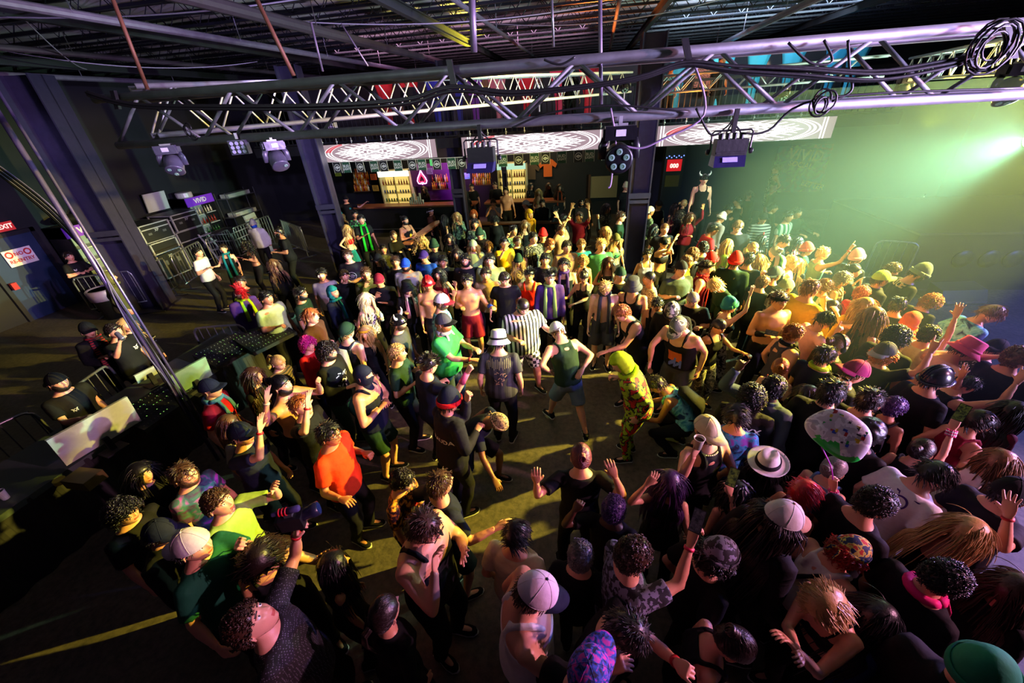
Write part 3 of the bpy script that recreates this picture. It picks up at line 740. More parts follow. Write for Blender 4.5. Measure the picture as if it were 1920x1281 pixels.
def assemble(i, p, g):
    s = g.s; fem = g.fem; lod = g.lod
    root = thing('person', p['label'], 'person', g.loc, g.rz, p.get('group')); root.scale = (s, s, s); g.root = root
    hm = mb_arrays(head_geo(lod, fem)); HV = hm[0].copy()
    hs = 1.06 if lod < 2 else 1.08
    HVt = (HV * hs) @ g.HR.T + g.hc; parts = []
    B = DONE[('body', i)]; parts.append((B[0], B[1], B[2], 0)); parts.append((HVt, hm[1], hm[2], hm[3]))
    g.hm = {}
    for sd in (-1, 1):
        kind = g.hk[sd]; H_ = DONE[('hand', kind, 0 if lod == 0 else 1)]; sc = (.93 if fem else 1.04)
        y = _n(g.wr[sd] - g.el[sd]); up = np.array(p.get('palm', (0, 0, 1)) if y[2] < .55 else (0, -1, .2), float)
        if abs(y[2]) > .75 and y[2] < 0: up = np.array([sd * 1.0, 0, 0])
        z = up - y * up.dot(y); z = _n(z); x = np.cross(y, z)
        # thumb is +X in the prototype; mirror so that it points to the body's middle
        V = H_[0].copy(); L = H_[1]; lt = H_[2]
        flip = x.dot(np.array([-sd, 0, 0]) if abs(y[2]) < .75 or y[2] > 0 else np.array([0, 1.0, 0])) < 0
        if flip: V[:, 0] *= -1; L = L.reshape(-1, 4)[:, ::-1].ravel() if (lt == 4).all() else L
        Rm = np.stack([x, y, z], 1); c = g.wr[sd] + y * .012; parts.append(((V * sc) @ Rm.T + c, L, lt, 0)); g.hm[sd] = (Rm, c + y * .07, z)
    me = mesh_from('body', parts, skin_mats(p['skin'])); o = bpy.data.objects.new('body', me); COL.objects.link(o); o.parent = root
    HM = mat4(g.HR * hs, g.hc)
    # garments
    if p['top']:
        T = DONE[('top', i)]; V = wrinkle(T[0], i, .0065 if p['top'][0] not in ('crop', 'halter') else .001)
        me = mesh_from(TOPNAME[p['top'][0]], [(V, T[1], T[2], 0)], [cloth(p['top'][1])]); t = bpy.data.objects.new(me.name, me); COL.objects.link(t); t.parent = root; g.top_me = me
    if p['bottom']:
        T = DONE[('bot', i)]; V = wrinkle(T[0], i + 900, .006); nm = 'trousers' if p['bottom'][0] == 'pants' else 'shorts'
        me = mesh_from(nm, [(V, T[1], T[2], 0)], [cloth(p['bottom'][1])]); t = bpy.data.objects.new(nm, me); COL.objects.link(t); t.parent = root
    for sd in (-1, 1):
        fd = g.fd[sd]; y = _n(np.array([fd[0], fd[1], 0])); x = np.array([y[1], -y[0], 0]); an = g.an[sd]
        wear('shoe', proto('shoe', lambda k: shoe_mesh()), root, [cloth(p.get('shoe', 'k'), 'shoe'), mat('shoe_sole', '#b9b9b0', .7)], mat4(np.stack([x, y, [0, 0, 1]], 1), np.array([an[0], an[1], an[2] - .083])))
    hr = p['hair']
    if hr:
        kind, c = hr[0], HAIRC.get(hr[1], hr[1]); m = mat('hair', c, .38, var=.35, scale=60, bump=.3, spec=.5)
        hk = [h_[0] for h_ in ([p['hat']] if p['hat'] and isinstance(p['hat'][0], str) else (p['hat'] or []))]
        if any(q in ('cap', 'trucker', 'beanie', 'bucket', 'fedora', 'hardhat', 'bandana', 'horns', 'hood', 'scarfhead') for q in hk): kind = 'u_' + kind
        wear('hair', proto(kind, make_hair, lod), root, [m, m], HM)
    if p.get('beard'): wear('beard', proto('beard', make_beard, lod), root, [mat('hair', HAIRC[p['beard']], .5, var=.3, scale=80, bump=.4)] * 2, HM)
    hats = p['hat'] or []
    if isinstance(hats, tuple) and isinstance(hats[0], str): hats = [hats]
    for h_ in hats:
        kind = h_[0]; M = HM.copy(); c1 = h_[1]; c2 = h_[2] if len(h_) > 2 else c1; back = len(h_) > 3 and h_[3]
        sc = 1.04 if (kind not in ('shades', 'specs', 'goggles', 'balaclava', 'facemask', 'phones', 'bow') and hr and hr[0] not in ('buzz',)) else 1.0
        M = M @ Matrix.Diagonal((sc, sc, sc, 1))
        if back == 'back': M = M @ Matrix.Rotation(PI, 4, 'Z')
        elif back == 'top': M = M @ Matrix.Translation((0, -.035, .100)) @ Matrix.Rotation(.35, 4, 'X')
        elif isinstance(back, (int, float)) and back: M = M @ Matrix.Rotation(math.radians(back), 4, 'Z')
        glossy = kind in ('hardhat', 'shades', 'goggles', 'horns')
        mk = (lambda c: mat('shell', CLOTH.get(c, c) if isinstance(c, str) else CLOTH['k'], .25, var=.05)) if glossy else (lambda c: cloth(c, 'hat'))
        wear(HATNAME[kind], proto(kind, make_hat), root, [mk(c1), mk(c2)], M)
    # scarf / chain / wristbands / straps
    for ex in p.get('extra', []):
        k = ex[0]; col = ex[1]; mb = Mb()
        if k == 'scarf':
            a = np.linspace(0, 2 * PI, 17); mb.tube([g.spine(1.49, .085 * math.cos(t), .085 * math.sin(t) - .008) for t in a], .027, 8)
            for sd in (-1, 1):
                L = ex[2] if len(ex) > 2 else .5
                mb.tube([g.spine(1.48, sd * .06, .07), g.spine(1.40, sd * .075, .115), g.spine(1.25, sd * .08, .155), g.spine(1.40 - L, sd * .09, .165)], [(.026, .012), (.028, .012), (.032, .011), (.036, .009)], 8, side=(1, 0, 0))
            mb.build('scarf', cloth(col), root, True)
        elif k == 'chain':
            a = np.linspace(0, 2 * PI, 25); mb.tube([g.spine(1.45 - .05 * max(0, math.sin(t)), .080 * math.cos(t), .085 * math.sin(t) + .005) for t in a], .0035, 6); mb.build('necklace', mat('chain', '#c9b070', .25, 1.0), root, True)
        elif k == 'band':
            sd = ex[2]; w = g.wr[sd]; y = _n(w - g.el[sd]); mb.tube([w - y * .030, w - y * .012], [.032, .031], 14); mb.build('wristband', mat('wristband', CLOTH.get(col, col), .5), root, True)
        elif k == 'glove':
            sd = ex[2]; w = g.wr[sd]; y = _n(w - g.el[sd]); mb.tube([w - y * .13, w - y * .06, w + y * .01], [.042, .038, .034], 14); mb.build('arm_wrap', cloth(col), root, True)
        elif k == 'beads':
            sd = ex[2]; w = g.wr[sd]; y = _n(w - g.el[sd]); x = _n(np.cross(y, (0.1, .2, 1))); z = np.cross(y, x)
            for r_ in range(5):
                for q in range(14):
                    a = q / 14 * 2 * PI; mb.ball(w - y * (.012 + .014 * r_) + (x * math.cos(a) + z * math.sin(a)) * .034, .0075, 6, r_ % 2, 4)
            mb.build('bead_bracelets', [mat('bead', '#d0246e', .4), mat('bead', '#d8d0d8', .4)], root, True)
        elif k == 'pack':
            mb.tube([g.spine(1.42, 0, -.15), g.spine(1.36, 0, -.20), g.spine(1.15, 0, -.22), g.spine(1.00, 0, -.18)], [(.07, .03), (.12, .06), (.14, .08), (.11, .05)], 14, side=(1, 0, 0))
            for sd in (-1, 1): mb.tube([g.spine(1.40, sd * .09, -.12), g.spine(1.475, sd * .10, -.01), g.spine(1.36, sd * .10, .125), g.spine(1.12, sd * .13, .10), g.spine(1.05, sd * .13, -.12)], [(.020, .007)] * 5, 8)
            mb.build('backpack', cloth(col), root, True)
        elif k == 'sling':
            mb.tube([g.spine(1.46, .10, -.02), g.spine(1.38, .06, -.125), g.spine(1.2, -.04, -.135), g.spine(1.02, -.15, -.06), g.spine(1.05, -.13, .10), g.spine(1.25, .02, .145), g.spine(1.4, .10, .11), g.spine(1.46, .10, .0)], [(.018, .006)] * 8, 8, caps=False); mb.build('strap', cloth(col), root, True)
        elif k == 'print':      # lettering or emblem on front (+1) / back (-1): ('print', colour, text, size, z, side, xoff)
            txt, size, z, side = ex[2:6]; xo = ex[6] if len(ex) > 6 else 0; d = np.array([0, -side * 1.0, 0]); ctr = g.spine(z, xo, side * .4)
            mb2 = Mb()
            if txt.startswith('#'): EMB[txt[1:]](mb2, size)
            else: put_text(mb2, txt, (0, 0, 0), (1, 0, 0), (0, 1, 0), size, 0, 0, size * .02)
            V = np.concatenate(mb2.v); O = [ctr + np.array([(-1 if side > 0 else 1) * v[0], 0, v[1]]) for v in V]
            Q = project(g.top_me, O, d); mb2.v = [np.array(Q)]; mb2.build('print', [cloth(col)] if isinstance(col, str) else [cloth(c) for c in col], root)
    return root
def emb_ring(mb, s, mi=0, r0=.42, r1=.5, n=24, a0=0, a1=2 * PI):
    v = []; f = []
    for k in range(n + 1):
        t = a0 + (a1 - a0) * k / n; v += [(r0 * s * math.cos(t), r0 * s * math.sin(t), 0), (r1 * s * math.cos(t), r1 * s * math.sin(t), 0)]
    for k in range(n): f.append((2 * k, 2 * k + 1, 2 * k + 3, 2 * k + 2))
    mb.add(v, f, mi)
def emb_rect(mb, x0, y0, x1, y1, mi=0, nx=6, ny=4):
    v = [(x0 + (x1 - x0) * i / nx, y0 + (y1 - y0) * j / ny, 0) for j in range(ny + 1) for i in range(nx + 1)]
    mb.add(v, [(j * (nx + 1) + i, j * (nx + 1) + i + 1, (j + 1) * (nx + 1) + i + 1, (j + 1) * (nx + 1) + i) for j in range(ny) for i in range(nx)], mi)
def E_badge(mb, s): emb_ring(mb, s); emb_rect(mb, -.33 * s, -.06 * s, .33 * s, .08 * s); emb_rect(mb, -.16 * s, .14 * s, .2 * s, .22 * s); emb_rect(mb, -.2 * s, -.25 * s, .2 * s, -.16 * s)
def E_bird(mb, s):
    emb_ring(mb, s, 0, .28, .36, 16, -.6, 3.7); mb.add([(-.5 * s, .45 * s, 0), (-.3 * s, .45 * s, 0), (0, -.1 * s, 0), (0, -.3 * s, 0)], [(0, 3, 2, 1)]); mb.add([(.5 * s, .45 * s, 0), (.3 * s, .45 * s, 0), (0, -.1 * s, 0), (0, -.3 * s, 0)], [(0, 1, 2, 3)])
def E_squiggle(mb, s):
    r = np.random.default_rng(5)
    for k in range(16):
        x, y = r.uniform(-.5, .5, 2) * s; a = r.uniform(0, 3); w = .10 * s; d = np.array([math.cos(a), math.sin(a)]) * w; n_ = np.array([-d[1], d[0]]) * .25
        mb.add([(x - d[0] - n_[0], y - d[1] - n_[1], 0), (x + d[0] - n_[0], y + d[1] - n_[1], 0), (x + d[0] + n_[0], y + d[1] + n_[1], 0), (x - d[0] + n_[0], y - d[1] + n_[1], 0)], [(0, 1, 2, 3)])
def E_picture(mb, s):
    emb_rect(mb, -.35 * s, -.1 * s, .35 * s, .5 * s, 0)
    for k in range(9): emb_rect(mb, (-.3 + .07 * k) * s, (-.45 + .06 * (k % 4)) * s, (-.2 + .07 * k) * s, (-.25 + .09 * (k % 5)) * s, 1, 1, 1)
def E_face(mb, s): emb_ring(mb, s, 0, .0, .5); 
def E_streaks(mb, s):
    r = np.random.default_rng(3)
    for k in range(14):
        x = (-.5 + k / 13) * s; y = r.uniform(-.1, .1) * s; emb_rect(mb, x - .012 * s, y - .18 * s, x + .014 * s, y + .18 * s, 0, 1, 4)
EMB = {'badge': E_badge, 'bird': E_bird, 'squiggle': E_squiggle, 'picture': E_picture, 'disc': E_face, 'streaks': E_streaks}
def build_people():
    G = []
    for i, p in enumerate(PEOPLE):
        r = np.random.default_rng(1000 + i); p['jit'] = r.uniform(-.035, .045); p['r2'] = r.uniform(-1, 1); p['r3'] = r.uniform(-1, 1); G.append(solve(p))
    spread(G)
    for b in range(0, len(G), 60):
        for i in range(b, min(len(G), b + 60)): body_jobs(i, PEOPLE[i], G[i])
        run_jobs()
        for i in range(b, min(len(G), b + 60)):
            assemble(i, PEOPLE[i], G[i])
            for k in ('body', 'top', 'bot'): DONE.pop((k, i), None)
    return G
def spread(G):
    """people of slightly different heights, so that nobody stands in anybody else"""
    def need(i, j): return .40 + .10 * (PEOPLE[i].get('w', 1) + PEOPLE[j].get('w', 1) - 2) + .05
    for it in range(26):
        moved = 0
        for i in range(len(G)):
            for j in range(i + 1, len(G)):
                d = G[j].loc[:2] - G[i].loc[:2]
                if abs(d[0]) > .5 or abs(d[1]) > .5: continue
                L = np.linalg.norm(d); nd = need(i, j)
                if L < nd:
                    a, b = (i, j) if G[i].dist < G[j].dist else (j, i)
                    for k, sg in ((a, 1), (b, -1)):
                        p = PEOPLE[k]; q0 = p.setdefault('x0', p['x'])
                        if 'base' in p: continue
                        if 'h' in p: p['h'] = float(np.clip(p['h'] + sg * .012, 1.56, 1.92))
                        else: p['jit'] = float(np.clip(p['jit'] + sg * .016, -.13, .15))
                        sx = 1 if p['x'] >= PEOPLE[b if k == a else a]['x'] else -1
                        lim = 9 if G[k].dist > 5 else 14
                        p['x'] = float(np.clip(p['x'] + sx * .9, q0 - lim, q0 + lim)); G[k] = solve(p); moved += 1
        if not moved: break
# ---------------------------------------------------------------- the crowd
PAT = {'camo': ('camo', '#2c3320', '#6b6a4e', 1.2, '#15180f'), 'camow': ('camo', '#5a5a50', '#a9a58f', 1.4, '#25261f'), 'tieb': ('tie', '#0b2f66', '#1f7fae', 1.2, '#7fd0e0'), 'tiep': ('tie', '#3b1350', '#9a3aa8', 1.2, '#1b5a5c'), 'tiem': ('tie', '#141c52', '#7b3ab0', 2.2, '#1f8fd0'),
       'ref': ('vstripe', '#101012', '#c9c9c4', .95), 'chk': ('check', '#0c0c0e', '#c9cbb8', 1.2), 'hs': ('hstripe', '#141418', '#9a9a92', .8), 'hsb': ('hstripe', '#5a4534', '#141010', 1.3), 'dots': ('dots', '#0c0c0e', '#b8b59a', 1.6), 'dotw': ('dots', '#08080c', '#5a5a66', 4.0), 'leo': ('camo', '#a38a63', '#2a1c10', 4.0, '#c7b48f'), 'flo': ('camo', '#16301f', '#7fa37f', 2.2, '#20242a'),
       'oil': ('tie', '#9db80d', '#b9d420', 2.0, '#4c6a10'), 'lace': ('camo', '#1a1a20', '#b9aeb8', 4.0), 'skull': ('camo', '#101014', '#8e8b86', 2.6), 'bnd': ('camo', '#16264a', '#b8b04a', 3.0, '#a32015'), 'bndd': ('camo', '#15151d', '#75758a', 3.2), 'holo': ('tie', '#0b0c30', '#c02a98', 6.0, '#1c48b0'), 'onz': ('camo', '#8fb010', '#12160a', 1.5, '#b3160f'), 'fire': ('camo', '#200a06', '#8a4a12', 3.0, '#c88a1e'), 'kn': ('hstripe', '#6d5138', '#a9865f', 2.4), 'grn2': ('camo', '#0f1712', '#3f8f4a', 1.6), 'gw': ('vstripe', '#2a6a44', '#b9c2b0', .5), 'rb': ('hstripe', '#8d0c16', '#120709', 1.5), 'jer': ('vstripe', '#15161a', '#2c2d30', .6)}
def _c(t): return PAT[t[1:]] if t.startswith('@') else t
def P(x, y, face, hair, hat, top, bottom, skin, label, **kw):
    h = tuple(hair.split()) if hair else None
    hats = None
    if hat:
        hats = []
        for q in hat.split('+'):
            t = q.split(); hats.append((t[0],) + tuple(_c(a) if not a.lstrip('-').isdigit() else int(a) for a in t[1:]))
    tp = None if top == '-' else (top.split()[0], _c(top.split()[1]))
    bt = tuple(bottom.split()); bt = (bt[0], _c(bt[1]))
    if 'ex' in kw:
        ex = []
        for e in kw.pop('ex'):
            e = list(e); e[1] = _c(e[1]) if isinstance(e[1], str) else e[1]; ex.append(tuple(e))
        kw['extra'] = ex
    person(x, y, face, h, hats, tp, bt, skin, label, **kw)
W = dict(fem=True)
# --- sound desk side and far left
P(109, 718, 0, 'short db', 'cap k k back', 'tee k', 'pants k', 'p', 'bearded person in black t-shirt and backward cap working at the sound desk', arms=('d', 'f'), beard='db', w=1.18, hp=10, lean=8, ex=[('print', 'w', '#bird', .07, 1.30, 1, .08)])
P(166, 620, -20, 'short db', 'cap k k 0', 'jacket k', 'pants k', 'p', 'person in black cap and red and black striped scarf behind the desk', arms='dh', ex=[('scarf', '@rb', .52)], hp=4)
P(214, 622, 5, 'curly db', None, 'tee k', 'pants k', 'p', 'person in black t-shirt drinking from a silver can', arms=('d', (226, 634, 'grip')), w=1.06, ex=[('print', 'w', '#bird', .10, 1.30, 1, -.08)])
P(236, 610, -30, 'longwave bl', None, 'long k', 'pants k', 'p', 'blonde person peeking out behind the one drinking from a can', **W)
P(130, 482, -10, 'short db', None, 'tee k', 'pants k', 'p', 'person in black t-shirt with crossed arms guarding the no re-entry door', arms='xx', ex=[('print', 'w', '#bird', .07, 1.30, 1, .08)])
P(206, 522, 60, None, 'hood ol ol', 'hoodie ol', 'pants dn', 'p', 'person in olive hoodie seen from behind near the cable stand', lean=8)
P(371, 474, 10, 'curly bk', None, 'tee w', 'pants k', 'p', 'person in white t-shirt and black trousers standing by the barricade row', arms='dh')
P(419, 467, -60, 'short db', None, 'tank k', 'pants k', 'l', 'person with teal and purple shawl walking along the barricades', arms='do', ex=[('scarf', 'te', .62)], **W)
P(462, 460, -120, 'longcurl bk', None, 'crop k', 'pants k', 't', 'person with long black curls and belt bag reaching out an arm', arms=('h', 'o'), **W)
P(475, 421, -70, None, 'beanie lg lg+facemask bl', 'hoodie w', 'pants k', 'p', 'person in white hoodie and blue face bandana at the barricade')
P(523, 436, -140, 'short bk', None, 'tee k', 'pants k', 't', 'tall bearded person in black polo holding a phone before the barricade', arms='hh', beard='bk', h=1.88, w=1.1, ex=[('print', 'te', '#disc', .05, 1.32, 1, -.09)])
P(512, 496, 150, 'longwave lb', None, 'long k', 'pants k', 'l', 'person with very long brown hair turning round near the middle column', hp=-10, **W)
P(451, 530, -60, 'short db', None, 'tee k', 'pants k', 't', 'dark haired person with yellow lit hands behind the red crest of hair', arms=('f', 'h'))
P(451, 550, -20, 'mohawk rd', None, 'jacket pu', 'pants k', 'p', 'person with bright red crest of hair and purple jacket', ex=[('scarf', 'lm', .3)], hp=-18)
P(500, 560, -10, 'curly bk', None, 'tee ltg', 'pants k', 't', 'heavyset person in pale green t-shirt beside the consoles', arms='dh', w=1.28, h=1.8)
P(564, 552, 10, 'short bk', None, 'tee dg', 'pants k', 't', 'bearded person in shadow wearing a dark green shirt', beard='bk')
P(583, 594, 5, 'side gi', None, 'jacket br', 'pants k', 'l', 'ginger haired person in brown jacket looking to the stage', arms='dh', h=1.82)
P(574, 646, -10, 'bigcurl mg', None, 'long rd', 'pants k', 'p', 'person with magenta curls in a red top', **W)
P(614, 660, 0, 'bigcurl db', None, 'long k', 'pants dg', 'p', 'person with dark curly mop and white graphic on black shirt', arms='dh', beard='db', h=1.84, ex=[('print', 'w', '#squiggle', .24, 1.24, 1, .03)])
P(520, 681, -10, 'pony bl', None, 'long @hsb', 'pants k', 'l', 'person with light braids in a striped brown top', hp=-18, **W)
P(603, 516, -60, 'short bk', 'goggles w k', 'tee lg', 'pants k', 'y', 'person in grey t-shirt with a white mask over the eyes')
P(625, 549, -10, None, 'scarfhead te te', 'hoodie nv', 'pants dg', 'l', 'person wrapped in a teal head scarf', **W)
P(652, 480, -70, 'short br', None, 'tee dk', 'pants k', 'l', 'tall pale person in dark grey graphic t-shirt by the middle column', h=1.86, hp=6, ex=[('print', 'lg', '#badge', .18, 1.24, 1)])
P(648, 518, -50, 'curly db', None, 'tee k', 'pants k', 'p', 'curly haired person raising a forearm with a pink wristband', arms=('d', (695, 512, 'open')), ex=[('band', 'pk', 1)])
P(684, 514, -60, 'short br', None, 'hoodie ol', 'pants k', 'p', 'person in olive top covering the face with a hand', arms=('d', 'm'))
P(686, 562, -20, 'long pb', None, 'tank @lace', 'pants k', 'l', 'person with long platinum hair and lace top holding a bottle', arms='hd', **W)
P(654, 622, 80, 'curly bl', 'bandana dg dg', 'tank nv', 'pants nv', 'l', 'curly blond person in navy overalls with a silver backpack', ex=[('pack', '#9a9aa4')], w=1.05)
P(682, 624, -80, 'long bl', 'headband yl yl', 'tank k', 'pants k', 'y', 'blonde person with yellow headband behind the navy overalls', **W)
P(637, 403, -60, 'long lb', 'cap te te back', 'long k', 'pants k', 'l', 'person in teal backward cap beside the middle column', **W)
P(648, 374, -60, 'short br', 'cap k k', 'tee k', 'pants k', 'p', 'person in black t-shirt leaning back on the bar', arms='ss', ex=[('print', 'te', '#disc', .07, 1.32, 1, -.08)])
P(666, 403, -60, 'short bk', None, 'tee @grn2', 'pants k', 't', 'person in green patterned shirt behind the green scarf')
P(650, 430, 0, 'longwave bl', None, 'crop rd', 'shorts te', 'l', 'person with wavy blonde hair in red corset top and denim shorts', arms='ii', **W)
P(677, 413, -50, 'short bk', 'phones k w', 'tee k', 'pants k', 'p', 'person in black shirt and bright green scarf with hand on chest', arms=('d', 'c'), h=1.86, ex=[('scarf', '#17a02a', .62)])
P(759, 414, -20, 'bun bk', None, 'tank k', 'pants k', 't', 'muscular bearded person with top knot resting folded arms on the rail', arms='xx', beard='bk', w=1.2, ex=[('print', 'yl', '#disc', .09, 1.24, 1, .0)])
P(738, 442, -40, 'pony br', None, 'long k', 'pants dn', 'y', 'person in black leaning both arms on the wooden ledge', arms='ff', **W)
P(799, 398, -20, 'bun bk', 'headband w w', 'jacket br', 'pants k', 'y', 'person with white headband and brown jacket before the bar front', **W)
P(833, 411, 50, 'long bk', None, 'tank k', 'pants k', 'y', 'bare shouldered person with long black hair turned away near the ledge', **W)
P(857, 406, -80, 'long bl', None, 'long @flo', 'pants k', 'y', 'fair haired person with hand at the mouth near the ledge', arms='md', **W)
P(888, 402, -90, 'bigcurl or', None, 'tank k', 'pants k', 'l', 'person with a cloud of bright orange curls', h=1.66, **W)
P(891, 421, -80, 'short bk', 'shades k k top', 'tee @flo', 'pants k', 'y', 'smiling person in leafy shirt with sunglasses on the head')
P(789, 454, -80, 'longcurl bl', None, 'long k', 'pants k', 'y', 'person with long curly blond hair and black top beside the green beanie')
P(814, 463, -70, 'short br', 'beanie dg dg', 'hoodie k', 'pants k', 'y', 'moustached person in dark green beanie behind the purple cap', ex=[('print', 'w', '#badge', .08, 1.3, 1)])
P(843, 448, -80, 'long bk', None, 'long k', 'pants k', 'y', 'person with long black hair clasping both hands', arms='cc', **W)
P(899, 440, -80, 'short br', 'beanie dg dg', 'jacket k', 'pants k', 'y', 'person in dark green beanie below the orange curls')
P(889, 462, -70, 'longwave lb', 'cap ltg ltg back', 'tee sg', 'pants k', 'p', 'person in pale green backward cap and open sage shirt', beard='gi')
P(709, 487, -90, 'long db', 'cap k k', 'long k', 'pants k', 'p', 'person in black cap with long dark hair and pink lit face', **W)
P(719, 468, -60, 'pony bk', None, 'jacket ol', 'pants k', 'y', 'person with dark hair tied back and olive jacket', w=1.15, **W)
P(743, 492, -70, 'short br', None, 'long dk', 'pants k', 'p', 'person with shaded face between olive jacket and blue cap')
P(759, 498, -80, 'short bk', 'trucker bl bl', 'tee lg', 'pants k', 't', 'heavyset person in blue cap and pale grey t-shirt', w=1.3, beard='db', ex=[('print', 'w', '#badge', .05, 1.33, 1)])
P(795, 482, -95, 'short br', 'cap pu pu', 'long bl', 'pants k', 'p', 'person in purple cap and royal blue jersey', w=1.12)
P(830, 492, -80, 'short bk', 'shades k k top', 'hoodie k', 'pants k', 't', 'person in dark hoodie with sunglasses pushed up beside the blue jersey')
P(857, 477, -80, 'long db', None, 'long k', 'pants k', 't', 'person in black with dim reddish face behind the bearded one', **W)
P(873, 489, -85, 'short bk', None, 'tee dk', 'pants k', 'p', 'large bearded person in charcoal t-shirt behind the shirtless one', beard='bk', w=1.25, h=1.84)
P(711, 527, -75, 'short bk', 'cap mar mar', 'jacket k', 'pants k', 'y', 'smiling person in maroon cap making a hand sign', arms=('c', 'm'), hp=4)
P(767, 541, -60, 'long bk', 'bucket k k', 'tee dk', 'pants k', 'l', 'person in black bucket hat and pink scarf', ex=[('scarf', 'lpk', .35)], arms='dh')
P(800, 533, -70, None, 'hardhat rd rd+shades k k', '-', 'pants k', 'y', 'shirtless person in red hard hat and sunglasses with one palm up', arms=('w', 'd'), w=.95)
P(822, 514, -90, 'long bk', None, 'tank mar', 'pants k', 'p', 'person with long dark hair holding up both palms', arms='ww', **W)
P(876, 529, -80, 'short bk', None, '-', 'shorts mar', 'y', 'shirtless person with blue arm wrap in front of the circle', arms=('o', 'h'), w=1.06, h=1.80, ex=[('glove', 'bl', -1)])
P(748, 606, 0, 'short br', 'horns k w', 'tee g', 'pants k', 'p', 'person in black helmet with white horns', beard='br', w=1.05)
P(828, 567, 10, 'short br', 'trucker w mar', 'tee @tieb', 'pants k', 'p', 'bearded person in white trucker cap with maroon brim', beard='br', w=1.15, h=1.85, hp=-6)
P(832, 606, -10, 'short gi', 'trucker g k', 'tee #2f9a4c', 'pants dn', 'p', 'bearded person in green shirt and grey scarf stretching out one arm', beard='gi', w=1.3, h=1.86, arms=((893, 655, 'relax'), 'f'), ex=[('scarf', 'lg', .55), ('band', 'rd', 1)])
P(745, 663, 10, 'curly bl', None, 'tee dg', 'pants k', 'p', 'person with blond curls in dark green t-shirt', arms='ch', w=1.05)
P(804, 686, 50, 'spiky db', None, 'tee nv', 'pants k', 'p', 'person in navy t-shirt reaching an arm across the circle', arms=('h', (880, 692, 'fist')), w=1.1, ex=[('glove', 'pk', 1)], hp=-10)
P(681, 704, 5, None, 'balaclava nv nv', 'tank nv', 'shorts dg', 'p', 'muscular person in navy balaclava and tank top with folded arms', arms='xx', w=1.26, h=1.80, ex=[('print', 'w', '#squiggle', .12, 1.22, 1)])
P(935, 641, 95, 'short bk', 'bucket w k', 'tee @jer', 'pants k', 'p', 'person in white bucket hat seen from behind in the open circle', arms='dd', w=1.22, h=1.78, ex=[('print', '#8a8a60', '#streaks', .30, 1.32, -1), ('print', 'tn', '#squiggle', .18, 1.14, -1)], lean=10, hp=-16)
P(980, 575, -65, 'buzz db', None, 'tee @ref', 'shorts @chk', 'p', 'large bearded person in striped shirt and checkered shorts', beard='db', w=1.45, h=1.86, arms='oh', hp=-28, stance='w')
P(1045, 622, 120, 'short lb', 'bandana w w', 'tank dg', 'shorts ldn', 'p', 'person in dark green tank top and white bandana bending forward', arms='ib', w=1.12, lean=32, hp=-30, stance='l', h=1.80)
P(1164, 682, 175, None, 'hood #9fc010 #9fc010', 'onesie @onz', 'pants @onz', 'l', 'person in lime green hooded one-piece suit with red spots', w=1.12, lean=24, arms='dh', h=1.76, hp=-25)
P(1170, 588, 205, 'curly gi', None, 'tank k', 'pants k', 'p', 'ginger curly person in black vest leaning in with an arm held out', arms=((1128, 662, 'relax'), 'd'), w=1.1, lean=30, hp=-12, stance='k')
P(945, 524, -80, 'curly db', None, 'tee k', 'pants k', 'p', 'person with curly dark hair in black t-shirt facing the circle', hp=-14, h=1.80)
P(912, 515, -85, 'curly db', None, 'tee tn', 'pants k', 'p', 'person in tan t-shirt with bright lit face', h=1.80)
P(994, 517, -90, 'spiky bk', None, 'tank #d01c10', 'pants k', 'y', 'person in bright red tank top', w=1.08, ex=[('chain', 'yl')])
P(1029, 521, -85, 'spiky bk', None, 'jacket pu', 'pants k', 'p', 'grinning dark haired person with pale green scarf', ex=[('scarf', '#7fa060', .5)])
P(1094, 520, -95, 'bun db', None, 'halter k', 'pants k', 'p', 'person in black halter top looking down with arms spread', arms=((1072, 572, 'relax'), 'o'), hp=-18, **W)
P(1135, 541, -90, 'short bl', None, '-', 'shorts g', 'l', 'shirtless person in grey shorts with patterned scarf looking down', ex=[('scarf', 'g', .6)], hp=-35, h=1.80)
P(1163, 516, -80, 'short lb', 'cap dg dg back', 'tee k', 'pants k', 'p', 'person in dark green backward cap and black t-shirt', hp=4)
P(1191, 537, -110, None, 'bucket g g+shades k k', 'tank k', 'shorts k', 'p', 'person in grey bucket hat and sunglasses', w=1.1, hp=-8)
P(1214, 523, 190, 'buzz bk', None, 'tee @leo', 'pants k', 't', 'person with shaved head in mottled print shirt', h=1.82)
P(1058, 497, -90, 'side bk', None, 'tank k', 'pants k', 'p', 'person in purple open vest with pink lit nose', ex=[('scarf', 'pu', .5)], h=1.80)
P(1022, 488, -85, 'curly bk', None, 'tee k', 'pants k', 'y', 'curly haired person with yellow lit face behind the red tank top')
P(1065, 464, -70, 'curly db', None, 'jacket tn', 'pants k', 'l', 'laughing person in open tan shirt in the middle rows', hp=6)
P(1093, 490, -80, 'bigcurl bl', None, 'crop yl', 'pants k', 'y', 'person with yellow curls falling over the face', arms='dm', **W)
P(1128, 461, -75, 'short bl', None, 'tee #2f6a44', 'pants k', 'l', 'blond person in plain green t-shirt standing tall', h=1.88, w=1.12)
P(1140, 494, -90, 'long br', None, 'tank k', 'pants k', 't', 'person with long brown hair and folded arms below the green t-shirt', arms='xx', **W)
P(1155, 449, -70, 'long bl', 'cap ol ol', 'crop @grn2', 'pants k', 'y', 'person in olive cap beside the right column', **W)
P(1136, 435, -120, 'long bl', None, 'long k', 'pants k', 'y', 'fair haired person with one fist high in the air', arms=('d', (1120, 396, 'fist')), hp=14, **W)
P(1164, 407, -10, 'short br', None, 'tee dg', 'pants k', 'l', 'person in dark green t-shirt in profile left of the right column', h=1.84, hp=6)
